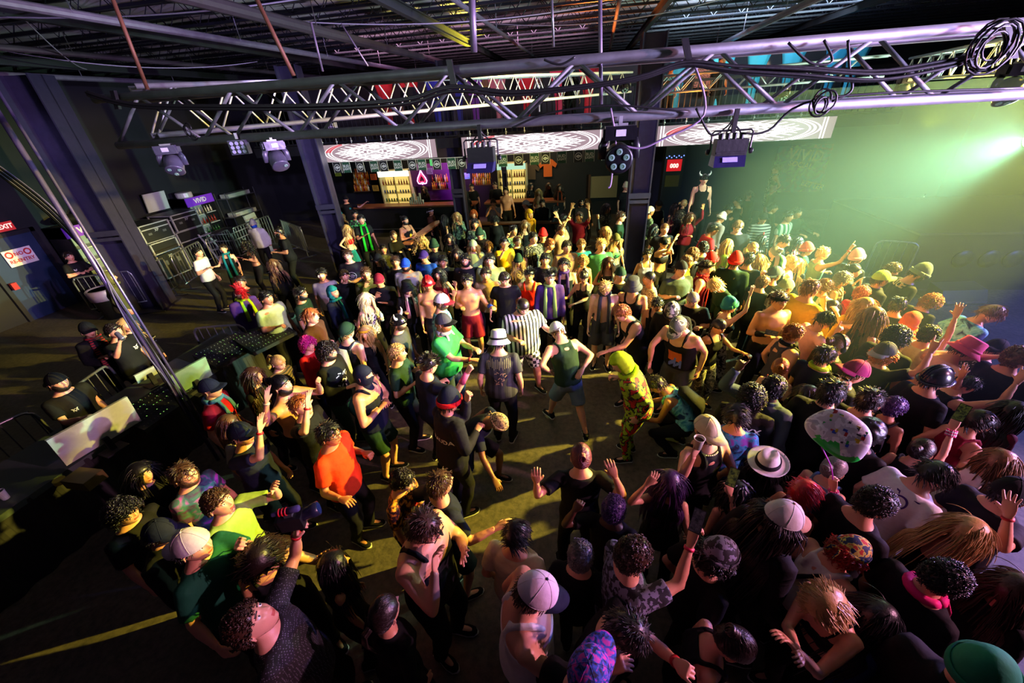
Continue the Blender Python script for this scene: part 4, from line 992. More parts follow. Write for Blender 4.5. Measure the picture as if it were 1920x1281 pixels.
P(1086, 407, -100, 'curly br', None, 'tee mar', 'pants k', 'y', 'person in wine red shirt with both hands on the head', arms='uu')
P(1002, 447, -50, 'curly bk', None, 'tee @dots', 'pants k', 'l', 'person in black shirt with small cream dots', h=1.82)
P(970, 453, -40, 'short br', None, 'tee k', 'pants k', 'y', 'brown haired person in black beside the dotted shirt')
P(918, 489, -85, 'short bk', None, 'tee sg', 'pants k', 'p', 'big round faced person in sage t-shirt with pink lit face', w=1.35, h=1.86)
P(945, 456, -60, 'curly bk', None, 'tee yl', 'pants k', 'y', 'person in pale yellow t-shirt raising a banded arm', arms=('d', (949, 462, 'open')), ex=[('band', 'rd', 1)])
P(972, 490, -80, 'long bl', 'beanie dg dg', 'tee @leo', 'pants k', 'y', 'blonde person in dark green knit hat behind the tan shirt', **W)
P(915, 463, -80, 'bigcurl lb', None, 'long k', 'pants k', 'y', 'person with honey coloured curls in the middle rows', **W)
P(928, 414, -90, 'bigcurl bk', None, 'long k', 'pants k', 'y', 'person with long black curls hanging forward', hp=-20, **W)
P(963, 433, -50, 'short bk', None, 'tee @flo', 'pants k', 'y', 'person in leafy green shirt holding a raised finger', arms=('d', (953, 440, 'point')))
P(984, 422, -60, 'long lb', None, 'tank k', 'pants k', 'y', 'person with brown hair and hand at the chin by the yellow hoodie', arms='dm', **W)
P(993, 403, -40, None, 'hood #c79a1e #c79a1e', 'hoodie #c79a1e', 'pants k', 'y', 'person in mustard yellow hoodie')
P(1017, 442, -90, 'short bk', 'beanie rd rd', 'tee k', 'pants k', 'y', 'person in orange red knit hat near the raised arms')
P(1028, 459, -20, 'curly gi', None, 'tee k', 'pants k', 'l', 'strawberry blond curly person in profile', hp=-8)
P(1057, 410, 40, 'short bk', 'phones k k', 'long k', 'pants k', 'y', 'person in black headphones turned away')
P(1087, 460, -80, 'curly lb', None, 'tee te', 'pants k', 't', 'person in teal t-shirt with shaded face and fair curls')
P(1053, 432, -60, 'short br', None, 'tee @kn', 'pants k', 'y', 'person in rust knitted top stretching both arms up', arms=((1043, 402, 'open'), (1070, 402, 'fist')), hp=10)
P(925, 381, -90, 'short br', None, 'tee lg', 'pants k', 'p', 'person in pale grey t-shirt pressing both hands to the mouth', arms='mm', hp=-10)
P(948, 359, -90, 'short bk', None, '-', 'pants k', 'p', 'shirtless person standing by the bar fridge', h=1.85)
P(884, 351, -80, 'short bk', None, 'tee k', 'pants k', 'p', 'person in black leaning on the bar by the pale post', lean=14)
P(871, 363, -80, 'long bk', None, 'long k', 'pants k', 'p', 'person with long dark hair in front of the pale post', **W)
P(928, 348, -90, 'short bk', None, 'jacket k', 'pants k', 'p', 'person in black jacket between two bar customers')
P(986, 384, 190, 'short br', 'cap lg lg back', 'tee k', 'pants k', 'p', 'person in light grey backward cap at the drinks rail')
P(1010, 361, -80, 'long bl', None, 'crop tn', 'pants k', 'l', 'blonde person in tan top near the back wall', **W)
P(1029, 349, -60, 'long br', None, 'jacket k', 'pants k', 'p', 'brown haired person in dark jacket near the back wall', **W)
P(1049, 352, -80, 'long br', None, 'tee k', 'pants k', 'p', 'person with a long rust coloured scarf near the back wall', ex=[('scarf', '#8a3216', .7)], **W)
P(996, 349, -60, 'long bk', None, 'long k', 'pants k', 'p', 'dark haired person in black beside the second fridge', **W)
P(1083, 381, -60, 'curly bk', 'shades k k', 'jacket k', 'pants k', 't', 'person in black jacket and dark glasses in the back rows', beard='bk')
P(1137, 391, -30, 'long bk', None, 'jacket @camo', 'pants k', 't', 'long haired person in camouflage jacket in the back rows', h=1.84)
P(1098, 380, 60, 'long lb', None, 'long k', 'pants k', 'p', 'person with long light brown hair turned to the back wall', **W)
P(1174, 351, -60, 'short br', 'beanie cr cr', 'tee k', 'pants k', 'p', 'person in cream beanie left of the right column')
P(1021, 382, -80, 'short db', None, 'hoodie dk', 'pants k', 't', 'person in charcoal hoodie behind the drinks rail')
P(1046, 392, 10, 'long bk', None, 'jacket dk', 'pants k', 'p', 'person in zipped dark jacket in profile behind the raised arms', **W)
P(795, 355, -90, 'long br', None, 'long k', 'pants k', 'p', 'bartender with long brown hair below the neon spade', **W)
# --- right back rows
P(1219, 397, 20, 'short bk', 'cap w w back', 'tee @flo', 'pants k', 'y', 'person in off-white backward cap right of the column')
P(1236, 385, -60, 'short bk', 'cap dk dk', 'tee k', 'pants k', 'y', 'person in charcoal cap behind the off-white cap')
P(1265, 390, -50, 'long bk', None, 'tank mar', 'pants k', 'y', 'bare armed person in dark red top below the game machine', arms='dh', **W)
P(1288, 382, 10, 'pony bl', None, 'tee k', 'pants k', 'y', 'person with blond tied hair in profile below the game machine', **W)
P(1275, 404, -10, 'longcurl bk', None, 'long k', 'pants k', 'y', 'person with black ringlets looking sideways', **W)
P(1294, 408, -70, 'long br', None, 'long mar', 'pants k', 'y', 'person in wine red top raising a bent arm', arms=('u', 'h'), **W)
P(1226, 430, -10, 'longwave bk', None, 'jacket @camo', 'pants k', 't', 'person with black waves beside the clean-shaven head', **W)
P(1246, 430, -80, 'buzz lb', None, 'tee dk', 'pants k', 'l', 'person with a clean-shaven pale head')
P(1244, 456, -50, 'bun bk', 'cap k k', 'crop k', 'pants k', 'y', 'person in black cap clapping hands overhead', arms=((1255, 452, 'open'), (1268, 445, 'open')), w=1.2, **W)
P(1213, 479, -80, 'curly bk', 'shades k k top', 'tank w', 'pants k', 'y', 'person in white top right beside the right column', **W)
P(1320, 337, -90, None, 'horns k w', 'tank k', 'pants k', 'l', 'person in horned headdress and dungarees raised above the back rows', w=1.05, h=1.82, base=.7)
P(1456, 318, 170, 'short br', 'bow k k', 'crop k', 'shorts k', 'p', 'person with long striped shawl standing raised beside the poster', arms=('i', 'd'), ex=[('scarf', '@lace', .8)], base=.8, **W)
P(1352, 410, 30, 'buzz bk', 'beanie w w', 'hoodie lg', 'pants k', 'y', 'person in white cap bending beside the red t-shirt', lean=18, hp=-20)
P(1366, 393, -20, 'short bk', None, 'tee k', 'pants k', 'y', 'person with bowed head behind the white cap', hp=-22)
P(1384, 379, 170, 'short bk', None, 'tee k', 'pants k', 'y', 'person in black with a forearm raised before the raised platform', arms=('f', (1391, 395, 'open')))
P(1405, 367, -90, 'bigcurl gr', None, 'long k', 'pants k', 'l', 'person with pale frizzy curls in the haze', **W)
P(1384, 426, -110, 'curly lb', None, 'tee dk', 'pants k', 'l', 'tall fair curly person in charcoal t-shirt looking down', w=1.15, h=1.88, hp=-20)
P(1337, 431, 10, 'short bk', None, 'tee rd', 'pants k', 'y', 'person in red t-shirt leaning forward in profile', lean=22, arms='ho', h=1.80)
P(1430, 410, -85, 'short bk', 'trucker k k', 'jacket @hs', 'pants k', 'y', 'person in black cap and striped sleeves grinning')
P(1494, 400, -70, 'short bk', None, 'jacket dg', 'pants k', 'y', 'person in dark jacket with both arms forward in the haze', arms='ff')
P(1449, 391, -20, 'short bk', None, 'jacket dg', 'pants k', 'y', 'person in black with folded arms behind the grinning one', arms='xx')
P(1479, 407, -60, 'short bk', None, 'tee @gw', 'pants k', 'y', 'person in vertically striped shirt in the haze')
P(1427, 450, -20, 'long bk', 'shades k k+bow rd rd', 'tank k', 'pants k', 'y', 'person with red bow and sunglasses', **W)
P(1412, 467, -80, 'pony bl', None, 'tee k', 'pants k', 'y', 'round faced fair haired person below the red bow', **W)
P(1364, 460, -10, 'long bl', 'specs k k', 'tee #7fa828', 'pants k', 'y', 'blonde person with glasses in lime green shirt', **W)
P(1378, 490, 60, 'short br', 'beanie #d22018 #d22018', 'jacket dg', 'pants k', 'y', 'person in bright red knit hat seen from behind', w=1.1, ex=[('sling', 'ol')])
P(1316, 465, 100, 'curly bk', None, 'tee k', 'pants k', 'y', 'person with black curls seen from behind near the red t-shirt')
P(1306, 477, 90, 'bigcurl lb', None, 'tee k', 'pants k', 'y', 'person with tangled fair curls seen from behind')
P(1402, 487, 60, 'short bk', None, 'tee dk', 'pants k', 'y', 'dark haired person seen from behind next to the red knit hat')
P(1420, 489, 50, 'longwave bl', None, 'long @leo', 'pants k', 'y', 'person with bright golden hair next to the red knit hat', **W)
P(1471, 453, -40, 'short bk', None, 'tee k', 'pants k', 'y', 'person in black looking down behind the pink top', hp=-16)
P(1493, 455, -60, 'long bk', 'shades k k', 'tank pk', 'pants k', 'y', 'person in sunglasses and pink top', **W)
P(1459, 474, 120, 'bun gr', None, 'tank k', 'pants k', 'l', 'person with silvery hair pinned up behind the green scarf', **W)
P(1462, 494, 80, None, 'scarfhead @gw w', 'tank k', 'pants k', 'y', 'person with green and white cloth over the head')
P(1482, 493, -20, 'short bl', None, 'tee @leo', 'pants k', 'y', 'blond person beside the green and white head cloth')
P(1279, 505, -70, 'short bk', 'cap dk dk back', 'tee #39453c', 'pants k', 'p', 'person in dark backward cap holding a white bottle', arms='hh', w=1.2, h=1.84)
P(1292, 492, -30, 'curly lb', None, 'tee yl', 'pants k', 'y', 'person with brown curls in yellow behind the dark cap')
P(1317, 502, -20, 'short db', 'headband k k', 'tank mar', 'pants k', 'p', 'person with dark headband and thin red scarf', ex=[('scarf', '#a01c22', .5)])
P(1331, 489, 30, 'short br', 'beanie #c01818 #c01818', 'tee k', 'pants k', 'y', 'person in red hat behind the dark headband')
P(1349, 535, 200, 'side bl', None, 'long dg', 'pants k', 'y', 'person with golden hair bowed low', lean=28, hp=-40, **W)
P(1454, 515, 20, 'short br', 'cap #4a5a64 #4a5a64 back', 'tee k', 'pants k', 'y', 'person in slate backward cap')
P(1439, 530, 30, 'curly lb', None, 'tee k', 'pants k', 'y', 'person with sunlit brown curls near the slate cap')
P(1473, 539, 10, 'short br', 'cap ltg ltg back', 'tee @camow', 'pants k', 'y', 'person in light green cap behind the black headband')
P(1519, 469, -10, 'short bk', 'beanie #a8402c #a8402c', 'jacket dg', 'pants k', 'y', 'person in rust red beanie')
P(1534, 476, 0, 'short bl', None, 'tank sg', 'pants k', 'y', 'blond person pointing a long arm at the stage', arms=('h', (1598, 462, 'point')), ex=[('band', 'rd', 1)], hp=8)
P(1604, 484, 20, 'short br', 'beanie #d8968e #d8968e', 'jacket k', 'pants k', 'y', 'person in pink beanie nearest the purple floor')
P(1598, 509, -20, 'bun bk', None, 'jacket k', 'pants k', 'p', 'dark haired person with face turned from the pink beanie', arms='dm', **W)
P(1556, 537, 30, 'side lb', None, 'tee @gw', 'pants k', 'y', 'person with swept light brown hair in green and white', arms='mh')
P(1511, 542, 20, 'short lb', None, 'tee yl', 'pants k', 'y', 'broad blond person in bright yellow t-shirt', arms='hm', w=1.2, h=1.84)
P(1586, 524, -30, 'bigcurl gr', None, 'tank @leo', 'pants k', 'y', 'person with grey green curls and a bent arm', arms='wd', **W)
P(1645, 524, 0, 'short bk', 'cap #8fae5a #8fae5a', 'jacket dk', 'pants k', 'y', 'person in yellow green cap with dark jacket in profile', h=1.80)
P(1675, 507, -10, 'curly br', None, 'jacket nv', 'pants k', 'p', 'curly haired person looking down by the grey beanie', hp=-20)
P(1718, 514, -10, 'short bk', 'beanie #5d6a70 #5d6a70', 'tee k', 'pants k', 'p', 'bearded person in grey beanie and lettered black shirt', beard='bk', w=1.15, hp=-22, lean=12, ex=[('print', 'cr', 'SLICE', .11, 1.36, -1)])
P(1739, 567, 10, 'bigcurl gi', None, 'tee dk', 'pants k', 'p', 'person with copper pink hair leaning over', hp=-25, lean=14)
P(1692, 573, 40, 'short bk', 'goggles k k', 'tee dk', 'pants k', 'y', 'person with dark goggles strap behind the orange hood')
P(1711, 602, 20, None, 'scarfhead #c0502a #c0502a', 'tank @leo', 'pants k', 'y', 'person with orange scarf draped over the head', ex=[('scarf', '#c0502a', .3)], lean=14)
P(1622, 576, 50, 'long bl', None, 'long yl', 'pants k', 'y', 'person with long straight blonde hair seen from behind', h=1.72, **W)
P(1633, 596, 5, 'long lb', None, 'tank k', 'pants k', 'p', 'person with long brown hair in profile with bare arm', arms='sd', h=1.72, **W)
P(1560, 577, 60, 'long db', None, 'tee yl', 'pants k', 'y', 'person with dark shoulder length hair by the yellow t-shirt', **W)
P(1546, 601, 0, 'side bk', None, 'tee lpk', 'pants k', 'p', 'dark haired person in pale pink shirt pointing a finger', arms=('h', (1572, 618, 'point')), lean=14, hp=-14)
P(1490, 626, 5, 'curly gi', None, 'tank g', 'pants k', 'p', 'muscular ginger person with dark neck scarf', w=1.15, ex=[('scarf', 'dk', .12)])
P(1857, 590, -5, 'side lb', None, 'tee @tieb', 'pants k', 'p', 'person with windswept hair nearest the stage front', lean=24, hp=-24, h=1.82)
P(1617, 551, 20, 'curly or', None, 'tee rd', 'pants k', 'y', 'person with orange curls and red top behind the blondes', **W)
P(1682, 632, 30, 'bigcurl bk', None, 'tee k', 'pants k', 'p', 'person with thick black curls beside the cream shirt')
P(1745, 628, 20, 'curly db', None, 'tank cr', 'pants k', 'p', 'person in cream shirt with an arm raised in the blue light', arms=('d', (1799, 578, 'open')))
P(1487, 496, 60, 'long bl', None, 'tee dk', 'pants k', 'y', 'person with yellow lit blonde hair behind the broad blond one', **W)
# --- right of the circle
P(1236, 571, -110, 'short bk', None, 'tank k', 'pants k', 't', 'dark haired person looking down at the circle edge', hp=-24)
P(1256, 584, -110, None, 'beanie @skull k', 'jacket k', 'pants k', 'p', 'person in patterned knit cap bent over', lean=20, hp=-30)
P(1270, 612, -130, 'short br', 'cap @camow @camow', 'tank k', 'shorts g', 'p', 'muscular person in camouflage cap and vest with orange picture', arms='dk', w=1.24, h=1.84, lean=22, hp=-26, ex=[('print', ['#c05a2a', '#5a6ac0'], '#picture', .26, 1.2, 1)])
P(1297, 562, -110, 'buzz gr', None, 'tee k', 'pants k', 'p', 'person in black t-shirt with round white emblem', w=1.15, hp=-26, arms='ho', ex=[('print', 'cr', '#badge', .24, 1.24, 1)])
P(1368, 574, 10, 'short gi', 'beanie #2c7a78 #2c7a78', 'crop k', 'pants @skull', 'l', 'person in teal beanie with a long tattooed arm in the air', arms=('d', (1409, 545, 'open')), hp=14, **W)
P(1346, 613, -60, 'braids db', None, 'tank k', 'pants @camow', 'y', 'person with long braids in camouflage trousers stretching an arm', arms=((1402, 665, 'relax'), 'd'), hp=-18, **W)
P(1462, 565, -80, 'short br', 'headband k k', '-', 'pants k', 'y', 'shirtless person with black headband filming with a phone', arms='hh', w=1.12, h=1.82, ex=[('glove', 'k', 1)])
P(1469, 690, 60, 'bun gi', None, 'tank mar', 'pants k', 'p', 'person with smooth auburn hair seen from behind', **W)
P(1569, 648, 10, 'bun lb', 'phones k k', 'tee k', 'pants k', 'p', 'person with headset over light brown hair')
P(1556, 668, 30, 'short bk', None, 'tee nv', 'pants k', 'p', 'person with short black hair and white edged collar', ex=[('scarf', 'lm', .15)])
P(1597, 699, 0, 'short db', 'cap #7a0f48 #7a0f48 back', 'tee k', 'pants k', 'p', 'person in magenta backward cap', hp=-16)
P(1657, 662, 20, 'bigcurl or', 'cap g lg back', 'tee k', 'pants k', 'p', 'person with orange hair and grey cap raising a hand sign', arms=('m', (1753, 647, 'horns')), h=1.74)
P(1451, 728, 40, 'curly bk', None, 'jacket #3d4a52', 'pants k', 'd', 'person with tight black curls in a slate jacket pointing left', arms=((1388, 684, 'point'), 'd'), h=1.80)
P(1409, 745, 60, 'bigcurl bk', None, 'jacket k', 'pants k', 'd', 'person with black cloud of curls and lettered black jacket', ex=[('print', 'w', 'EN LIXX', .09, 1.3, -1)])
P(1523, 742, 20, 'long db', None, 'long k', 'pants k', 'p', 'person with long dark hair hanging down over black clothes', h=1.68, **W)
P(1570, 738, 40, 'short bk', 'shades k k top', 'jacket k', 'pants k', 'p', 'person with shiny black wet hair beside the magenta cap')
P(1621, 752, 30, 'short db', None, 'tee k', 'pants k', 'p', 'short haired person with red lit ear')
P(1674, 764, 30, 'curly pu', None, 'tank k', 'pants k', 'p', 'person with short purple tinted curls', **W)
P(1640, 812, 30, 'afro bk', None, 'tee k', 'pants k', 'd', 'person with round black afro behind the white balloon')
P(1799, 658, 0, 'short br', 'bucket #d8587e #d8587e', 'tee lpk', 'pants k', 'p', 'person in bright pink bucket hat', arms=((1920, 668, 'relax', .5), (1806, 699, 'open')), lean=20, hp=-16, h=1.80)
P(1757, 712, 10, 'short bk', 'hardhat k k', 'tee k', 'pants k', 'p', 'person in glossy black helmet')
P(1800, 722, 15, 'short bk', None, 'tank k', 'pants k', 'p', 'person in black vest stretching a long bare arm at the stage', arms=('d', (1916, 706, 'open')), lean=30, hp=-30, w=1.1)
P(1903, 672, 10, 'curly lb', None, 'tee dk', 'pants k', 'p', 'fair curly person nearest the stage in the blue light')
P(1866, 655, 5, 'short bk', 'cap k k back', 'tee k', 'pants k', 'p', 'person in black shirt with pale script lettering behind the pink hat', w=1.15, lean=14, hp=-14, ex=[('print', 'lg', '#squiggle', .14, 1.30, -1)])
P(1898, 775, 10, 'long bk', None, 'tee #5a0f28', 'pants k', 'p', 'person in dark crimson t-shirt at the right edge below the long bare arm', lean=12, hp=-12, **W)
P(1838, 792, 10, 'side bk', None, 'tank mar', 'pants k', 'p', 'person with sleek black hair in a dark red strappy top', lean=14, **W)
P(1723, 845, 30, 'bun db', None, 'tank k', 'pants k', 'p', 'person with smooth bun filming with a phone held high', arms=('d', (1809, 757, 'grip')), ex=[('beads', 'pk', 1)], **W)
P(1871, 868, 10, 'long lb', None, 'tank w', 'pants k', 'p', 'person with long chestnut hair and pale shoulder straps', lean=12, **W)
P(1748, 893, 10, 'side bk', None, 'tee w', 'pants k', 'p', 'person in white t-shirt with black wavy fringe', w=1.12, h=1.80, lean=16, hp=-20, ex=[('print', 'pu', '#bird', .16, 1.26, -1, .06)])
P(1895, 925, 10, 'short bk', 'cap dk dk', 'tee dk', 'pants k', 'p', 'person in dark cap with a raised red banded hand', arms=('d', (1893, 950, 'open')), ex=[('band', 'rd', 1)])
P(1625, 945, 15, 'curly db', None, 'tee k', 'pants k', 'p', 'person with tousled dark hair left of the white t-shirt', hp=-16, h=1.78)
P(1507, 925, 20, 'side rd', None, 'tank mar', 'pants k', 'p', 'person with glossy crimson bob', **W)
P(1560, 880, 30, 'bun gr', None, 'tank ldn', 'pants k', 'l', 'person in grey blue top with many bead bracelets', arms=('d', (1562, 905, 'grip')), ex=[('beads', 'mg', 1)], w=1.1, **W)
P(1812, 1000, 15, 'long bl', None, 'halter k', 'pants k', 'p', 'person with long pale blonde hair in the lower corner crowd', lean=16, hp=-18, **W)
# --- bottom
P(1338, 806, 118, 'short br', 'cap cr cr back', 'tank k', 'pants k', 'p', 'person in cream cap and bead chain holding a drink', arms=((1306, 842, 'grip'), 'd'), w=1.12)
P(1395, 780, 75, 'side bk', None, 'tee @tiem', 'pants k', 'p', 'person with glossy black hair in blue and purple shirt', hp=-12)
P(1433, 872, 50, 'long bk', 'fedora w k', 'jacket k', 'pants k', 'p', 'person in white fedora with black band', **W)
P(1466, 974, 15, 'long db', 'cap w #a47f66', 'jacket k', 'pants k', 'p', 'person in white cap with tan brim', hp=-14)
P(1394, 925, 100, 'dreads bk', None, 'tank k', 'pants k', 'p', 'person with thick black locks filming with a phone', arms=('d', (1368, 915, 'grip')), **W)
P(1592, 1034, 15, 'bigcurl #a01c10', 'bandana @bnd @bnd', 'tank w', 'pants k', 'p', 'person in white tank top with colourful bandana over red hair', w=1.05, hp=-24, lean=16, ex=[('sling', 'k')])
P(1346, 1040, 15, 'bigcurl bk', 'bandana @bndd @bndd', 'tee k', 'pants k', 'p', 'person with dark patterned bandana low over the head', hp=-16)
P(1561, 1132, 200, 'side bl', None, 'crop k', 'pants k', 'p', 'person with ash blonde hair looking down at both hands', arms=((1474, 1198, 'relax'), (1500, 1225, 'relax')), hp=-30, lean=18, **W)
P(1637, 1158, 10, 'long bk', 'specs k k', 'jacket #1b2f66', 'pants k', 'p', 'person with black hair and glasses in denim jacket', hp=-24, **W)
P(1770, 1086, 10, 'curly bk', None, 'tee k', 'pants k', 'p', 'person with dark curls and pink cords round the neck', hp=-20, ex=[('scarf', '#d01e6a', .3)])
P(1892, 1110, 10, 'long br', None, 'tee k', 'pants k', 'p', 'person with long light brown hair in the bottom right corner', **W)
P(1825, 1262, 20, None, 'beanie #1d7a58 #1d7a58', 'hoodie k', 'pants k', 'p', 'person in green knit hat at the bottom edge')
P(1372, 1208, -10, 'bun db', None, 'tank k', 'pants k', 'p', 'person with sleek dark hair and black choker in the bottom crowd', hp=-34, lean=12, **W)
P(1168, 1184, -20, 'short db', None, 'tee k', 'pants k', 'p', 'person with short dark hair pointing down a long bare arm', arms=((1283, 1255, 'point', .50), 'd'), hp=-34, h=1.80, ex=[('band', 'rd', -1)], lean=10)
P(1174, 1042, 20, 'curly br', None, 'tee @bndd', 'pants k', 'p', 'person with thick brown curls holding a phone up high', arms=('d', (1300, 1002, 'grip', .5)), ex=[('band', '#d01848', 1)])
P(1118, 1262, 60, None, 'cap @holo @holo', 'tee k', 'pants k', 'p', 'person in iridescent cap at the bottom edge')
P(992, 1112, 10, 'short br', 'trucker #d8c8d8 nv', 'tank w', 'pants k', 'p', 'person in white tank top and navy cap seen from above', w=1.25, hp=-24, arms=('d', 'f'), h=1.80)
P(983, 1004, 75, 'side bk', None, 'tee cr', 'pants k', 'p', 'person with glossy black hair in cream t-shirt', w=1.15, hp=-14, h=1.76)
P(1091, 858, 95, 'bun #5a2634', None, 'tee k', 'pants k', 'p', 'person with pink lit hair in a bun and arms held wide', arms=((1005, 896, 'relax'), (1148, 882, 'relax')), hp=-6, h=1.74)  # pink light on dark brown hair is put into the hair colour
P(1147, 955, 70, 'curly pu', None, 'tee k', 'pants k', 'd', 'person with small violet lit curls in deep shadow', arms=((1084, 948, 'fist'), 'd'), h=1.66)
P(1255, 906, 80, 'long #3c2048', None, 'tank k', 'pants k', 'p', 'person with long violet black hair and bare tattooed arm', arms=((1222, 899, 'relax'), 'd'), **W)
P(1102, 1042, 80, 'curly gr', None, 'tee k', 'pants k', 'p', 'person with silvery curls in deep shadow beside the brown curls', h=1.62)
P(722, 1150, 70, 'pony db', None, 'long k', 'pants k', 'p', 'person with straight dark hair seen from above in the bottom dark', h=1.66, **W)
P(486, 1168, 35, 'curly br', None, 'tee @dotw', 'pants k', 'p', 'person in spotted black shirt holding a camera up overhead', arms=((556, 990, 'grip', .54), 'd'), hp=38, w=1.05, ex=[('band', 'rd', -1)], lean=-6)
P(482, 1048, -40, 'longwave db', None, 'tank k', 'pants k', 'y', 'dark haired person looking down beside the raised camera', arms=('w', 'd'), hp=-28, **W)
P(374, 1024, 10, 'short bk', 'cap #b8aeb4 #b8aeb4 back', 'tee #0f4a34', 'pants k', 'p', 'person in light grey backward cap and green shirt', arms=((448, 1020, 'grip'), 'd'), hp=8)
P(305, 1000, 20, 'short bk', 'cap nv nv', 'jacket k', 'pants k', 't', 'person in navy cap beside the light grey backward cap', hp=-10)
P(236, 962, 5, 'bigcurl bk', None, 'tee k', 'pants k', 'p', 'person with dark curls half in shadow in front of the desk')
P(264, 890, -5, 'long bk', None, 'long k', 'pants k', 'p', 'person with dimly lit face close to the desk', **W)
P(345, 892, 0, 'short br', 'specs k k', 'tee @tiep', 'pants k', 'p', 'person with glasses in purple and teal tie-dye shirt', beard='br', hp=10)
P(396, 944, 5, 'curly br', None, 'tee #7f9a4a', 'pants k', 'p', 'curly haired person in light green shirt gazing up', arms=((512, 912, 'relax'), 'd'), hp=16)
P(396, 730, 20, None, 'trucker nv nv', 'tee #a01020', 'pants k', 'p', 'person in navy cap with blue neck scarf and red t-shirt', ex=[('scarf', '#3f6a86', .1)])
P(430, 797, 30, 'long lb', None, 'tee lg', 'pants k', 'p', 'brown haired person in pale grey t-shirt near the desk', **W)
P(453, 815, 5, 'short bk', 'cap nv nv', 'tee nv', 'pants k', 'p', 'person in navy cap raising a spread hand', arms=('d', (487, 795, 'open')), ex=[('band', 'rd', 1)], hp=8)
P(477, 707, 10, 'longwave br', None, 'long k', 'pants k', 'y', 'person with brown hair in shadow left of the shirtless one', hp=8, **W)
P(529, 724, 5, 'bun bk', None, '-', 'pants k', 'p', 'shirtless bearded person with tied back hair and hands up', arms=((595, 714, 'fist'), (500, 742, 'open')), beard='bk', w=1.2, hp=12, h=1.82, ex=[('band', 'cr', 1), ('chain', 'w')])
P(564, 762, 0, 'short gi', None, 'tee k', 'pants k', 'l', 'red haired person tilting the head back with a hand at the forehead', arms=('d', (577, 750, 'open')), hp=26, ex=[('band', 'rd', 1)])
P(617, 816, 0, 'short bk', 'specs k k', 'tee #e63c10', 'pants k', 't', 'person in bright orange t-shirt', w=1.14, h=1.78, arms='ho', ex=[('chain', 'w'), ('print', 'k', '#squiggle', .18, 1.25, -1)])
P(768, 902, 0, 'curly db', None, 'tee @fire', 'pants k', 'p', 'person in fiery patterned shirt talking to a friend', hp=-14, ex=[('print', 'rd', '#disc', .07, 1.33, 1)])
P(812, 909, 50, 'short br', None, 'tee nv', 'shorts k', 'p', 'brown haired person in navy t-shirt turned to the fiery shirt', arms='io', w=1.12)
P(808, 990, -10, 'short br', 'specs k k', 'tank k', 'pants k', 'p', 'person in black racerback top clasping the hands at the chest', arms='cm', w=1.3, h=1.74, hp=-14)
P(846, 754, 50, 'short bk', 'beanie nv rd', 'jacket #15151f', 'pants k', 'p', 'person in lettered black varsity jacket with dark beanie', arms=((876, 742, 'fist'), 'h'), hp=-8, h=1.78, ex=[('print', 'w', 'MARAUDA', .075, 1.22, -1)])
P(930, 792, -20, None, 'bandana @leo @leo', 'tee nv', 'shorts k', 'b', 'person with mottled bandana crouching low in the circle', lean=52, hp=-20, arms=('b', (932, 908, 'relax')), stance='l', h=1.76, crouch=.16)
P(1232, 722, 165, 'short bk', None, 'tank @tieb', 'pants k', 't', 'crouching person in blue tie-dye vest with black backpack', crouch=.40, lean=46, arms='ff', hp=-20, stance='q', ex=[('pack', 'k')])
P(612, 1060, 40, 'long bk', None, 'tank k', 'pants k', 'y', 'person with black hair deep in shadow right of the raised camera', h=1.6, **W)
# --- upstairs gallery
for x, y, f_, hr, tp, lb in ((762, 152, -80, 'short bk', 'tee k', 'person with dark hair on the gallery below a red drape'), (1070, 131, -80, 'long bk', 'tee k', 'person with long black hair on the gallery behind the yellow lit truss'), (1259, 128, -80, 'short bk', 'tee #2f6a7a', 'person on the gallery beside the blue lit drape'), (1355, 113, -80, 'short bk', 'tee k', 'person on the gallery under the cyan drapes')):
    zz = ay(x, y, 12.85)[2]; P(x, y, f_, hr, None, tp, 'pants k', 't', lb, base=3.60, h=min(1.95, (zz - 3.60 + .115)))
HAZE = .0085
# ---------------------------------------------------------------- the hall
XL, YB, XR, CEIL = -15.0, 18.2, 13.5, 6.3
M_ = dict(black=mat('black_paint', '#0b0b12', .6, var=.3, scale=4), dark=mat('dark_steel', '#1b1a26', .45, .3, var=.3, scale=8), steel=mat('column_steel', '#3a3650', .42, .55, var=.25, scale=10, bump=.1), alu=mat('aluminium', '#a6a6ac', .5, .5, var=.2, scale=12), cab=mat('cable_rubber', '#060608', .5), chrome=mat('galvanised', '#8f9296', .35, .85, var=.2),
          case=mat('case_board', '#0d0d10', .5), wood=mat('dark_wood', '#4a2c18', .5, var=.35, scale=6), white=mat('white_panel', '#b9bdb4', .5, var=.08), glass=None, red=mat('red_paint', '#a3121c', .5))
def structure(o): o['kind'] = 'structure'; return o
# floor: scuffed, sticky, dark concrete
m, nt, b, N, L = nodes_of('scuffed_floor')
tc = N('ShaderNodeTexCoord'); z1 = N('ShaderNodeTexNoise'); z1.inputs['Scale'].default_value = 1.2; z1.inputs['Detail'].default_value = 6; z2 = N('ShaderNodeTexNoise'); z2.inputs['Scale'].default_value = 14; z2.inputs['Detail'].default_value = 6; z2.inputs['Roughness'].default_value = .7
for q in (z1, z2): L(tc.outputs['Object'], q.inputs['Vector'])
mx = N('ShaderNodeMix'); mx.data_type = 'RGBA'; mx.blend_type = 'MULTIPLY'; mx.inputs['Factor'].default_value = 1
r1 = N('ShaderNodeValToRGB'); r1.color_ramp.elements[0].color = (.028, .024, .018, 1); r1.color_ramp.elements[1].color = (.15, .125, .085, 1); L(z1.outputs['Fac'], r1.inputs['Fac'])
r2 = N('ShaderNodeValToRGB'); r2.color_ramp.elements[0].position = .3; r2.color_ramp.elements[0].color = (.3, .3, .3, 1); r2.color_ramp.elements[1].position = .6; L(z2.outputs['Fac'], r2.inputs['Fac'])
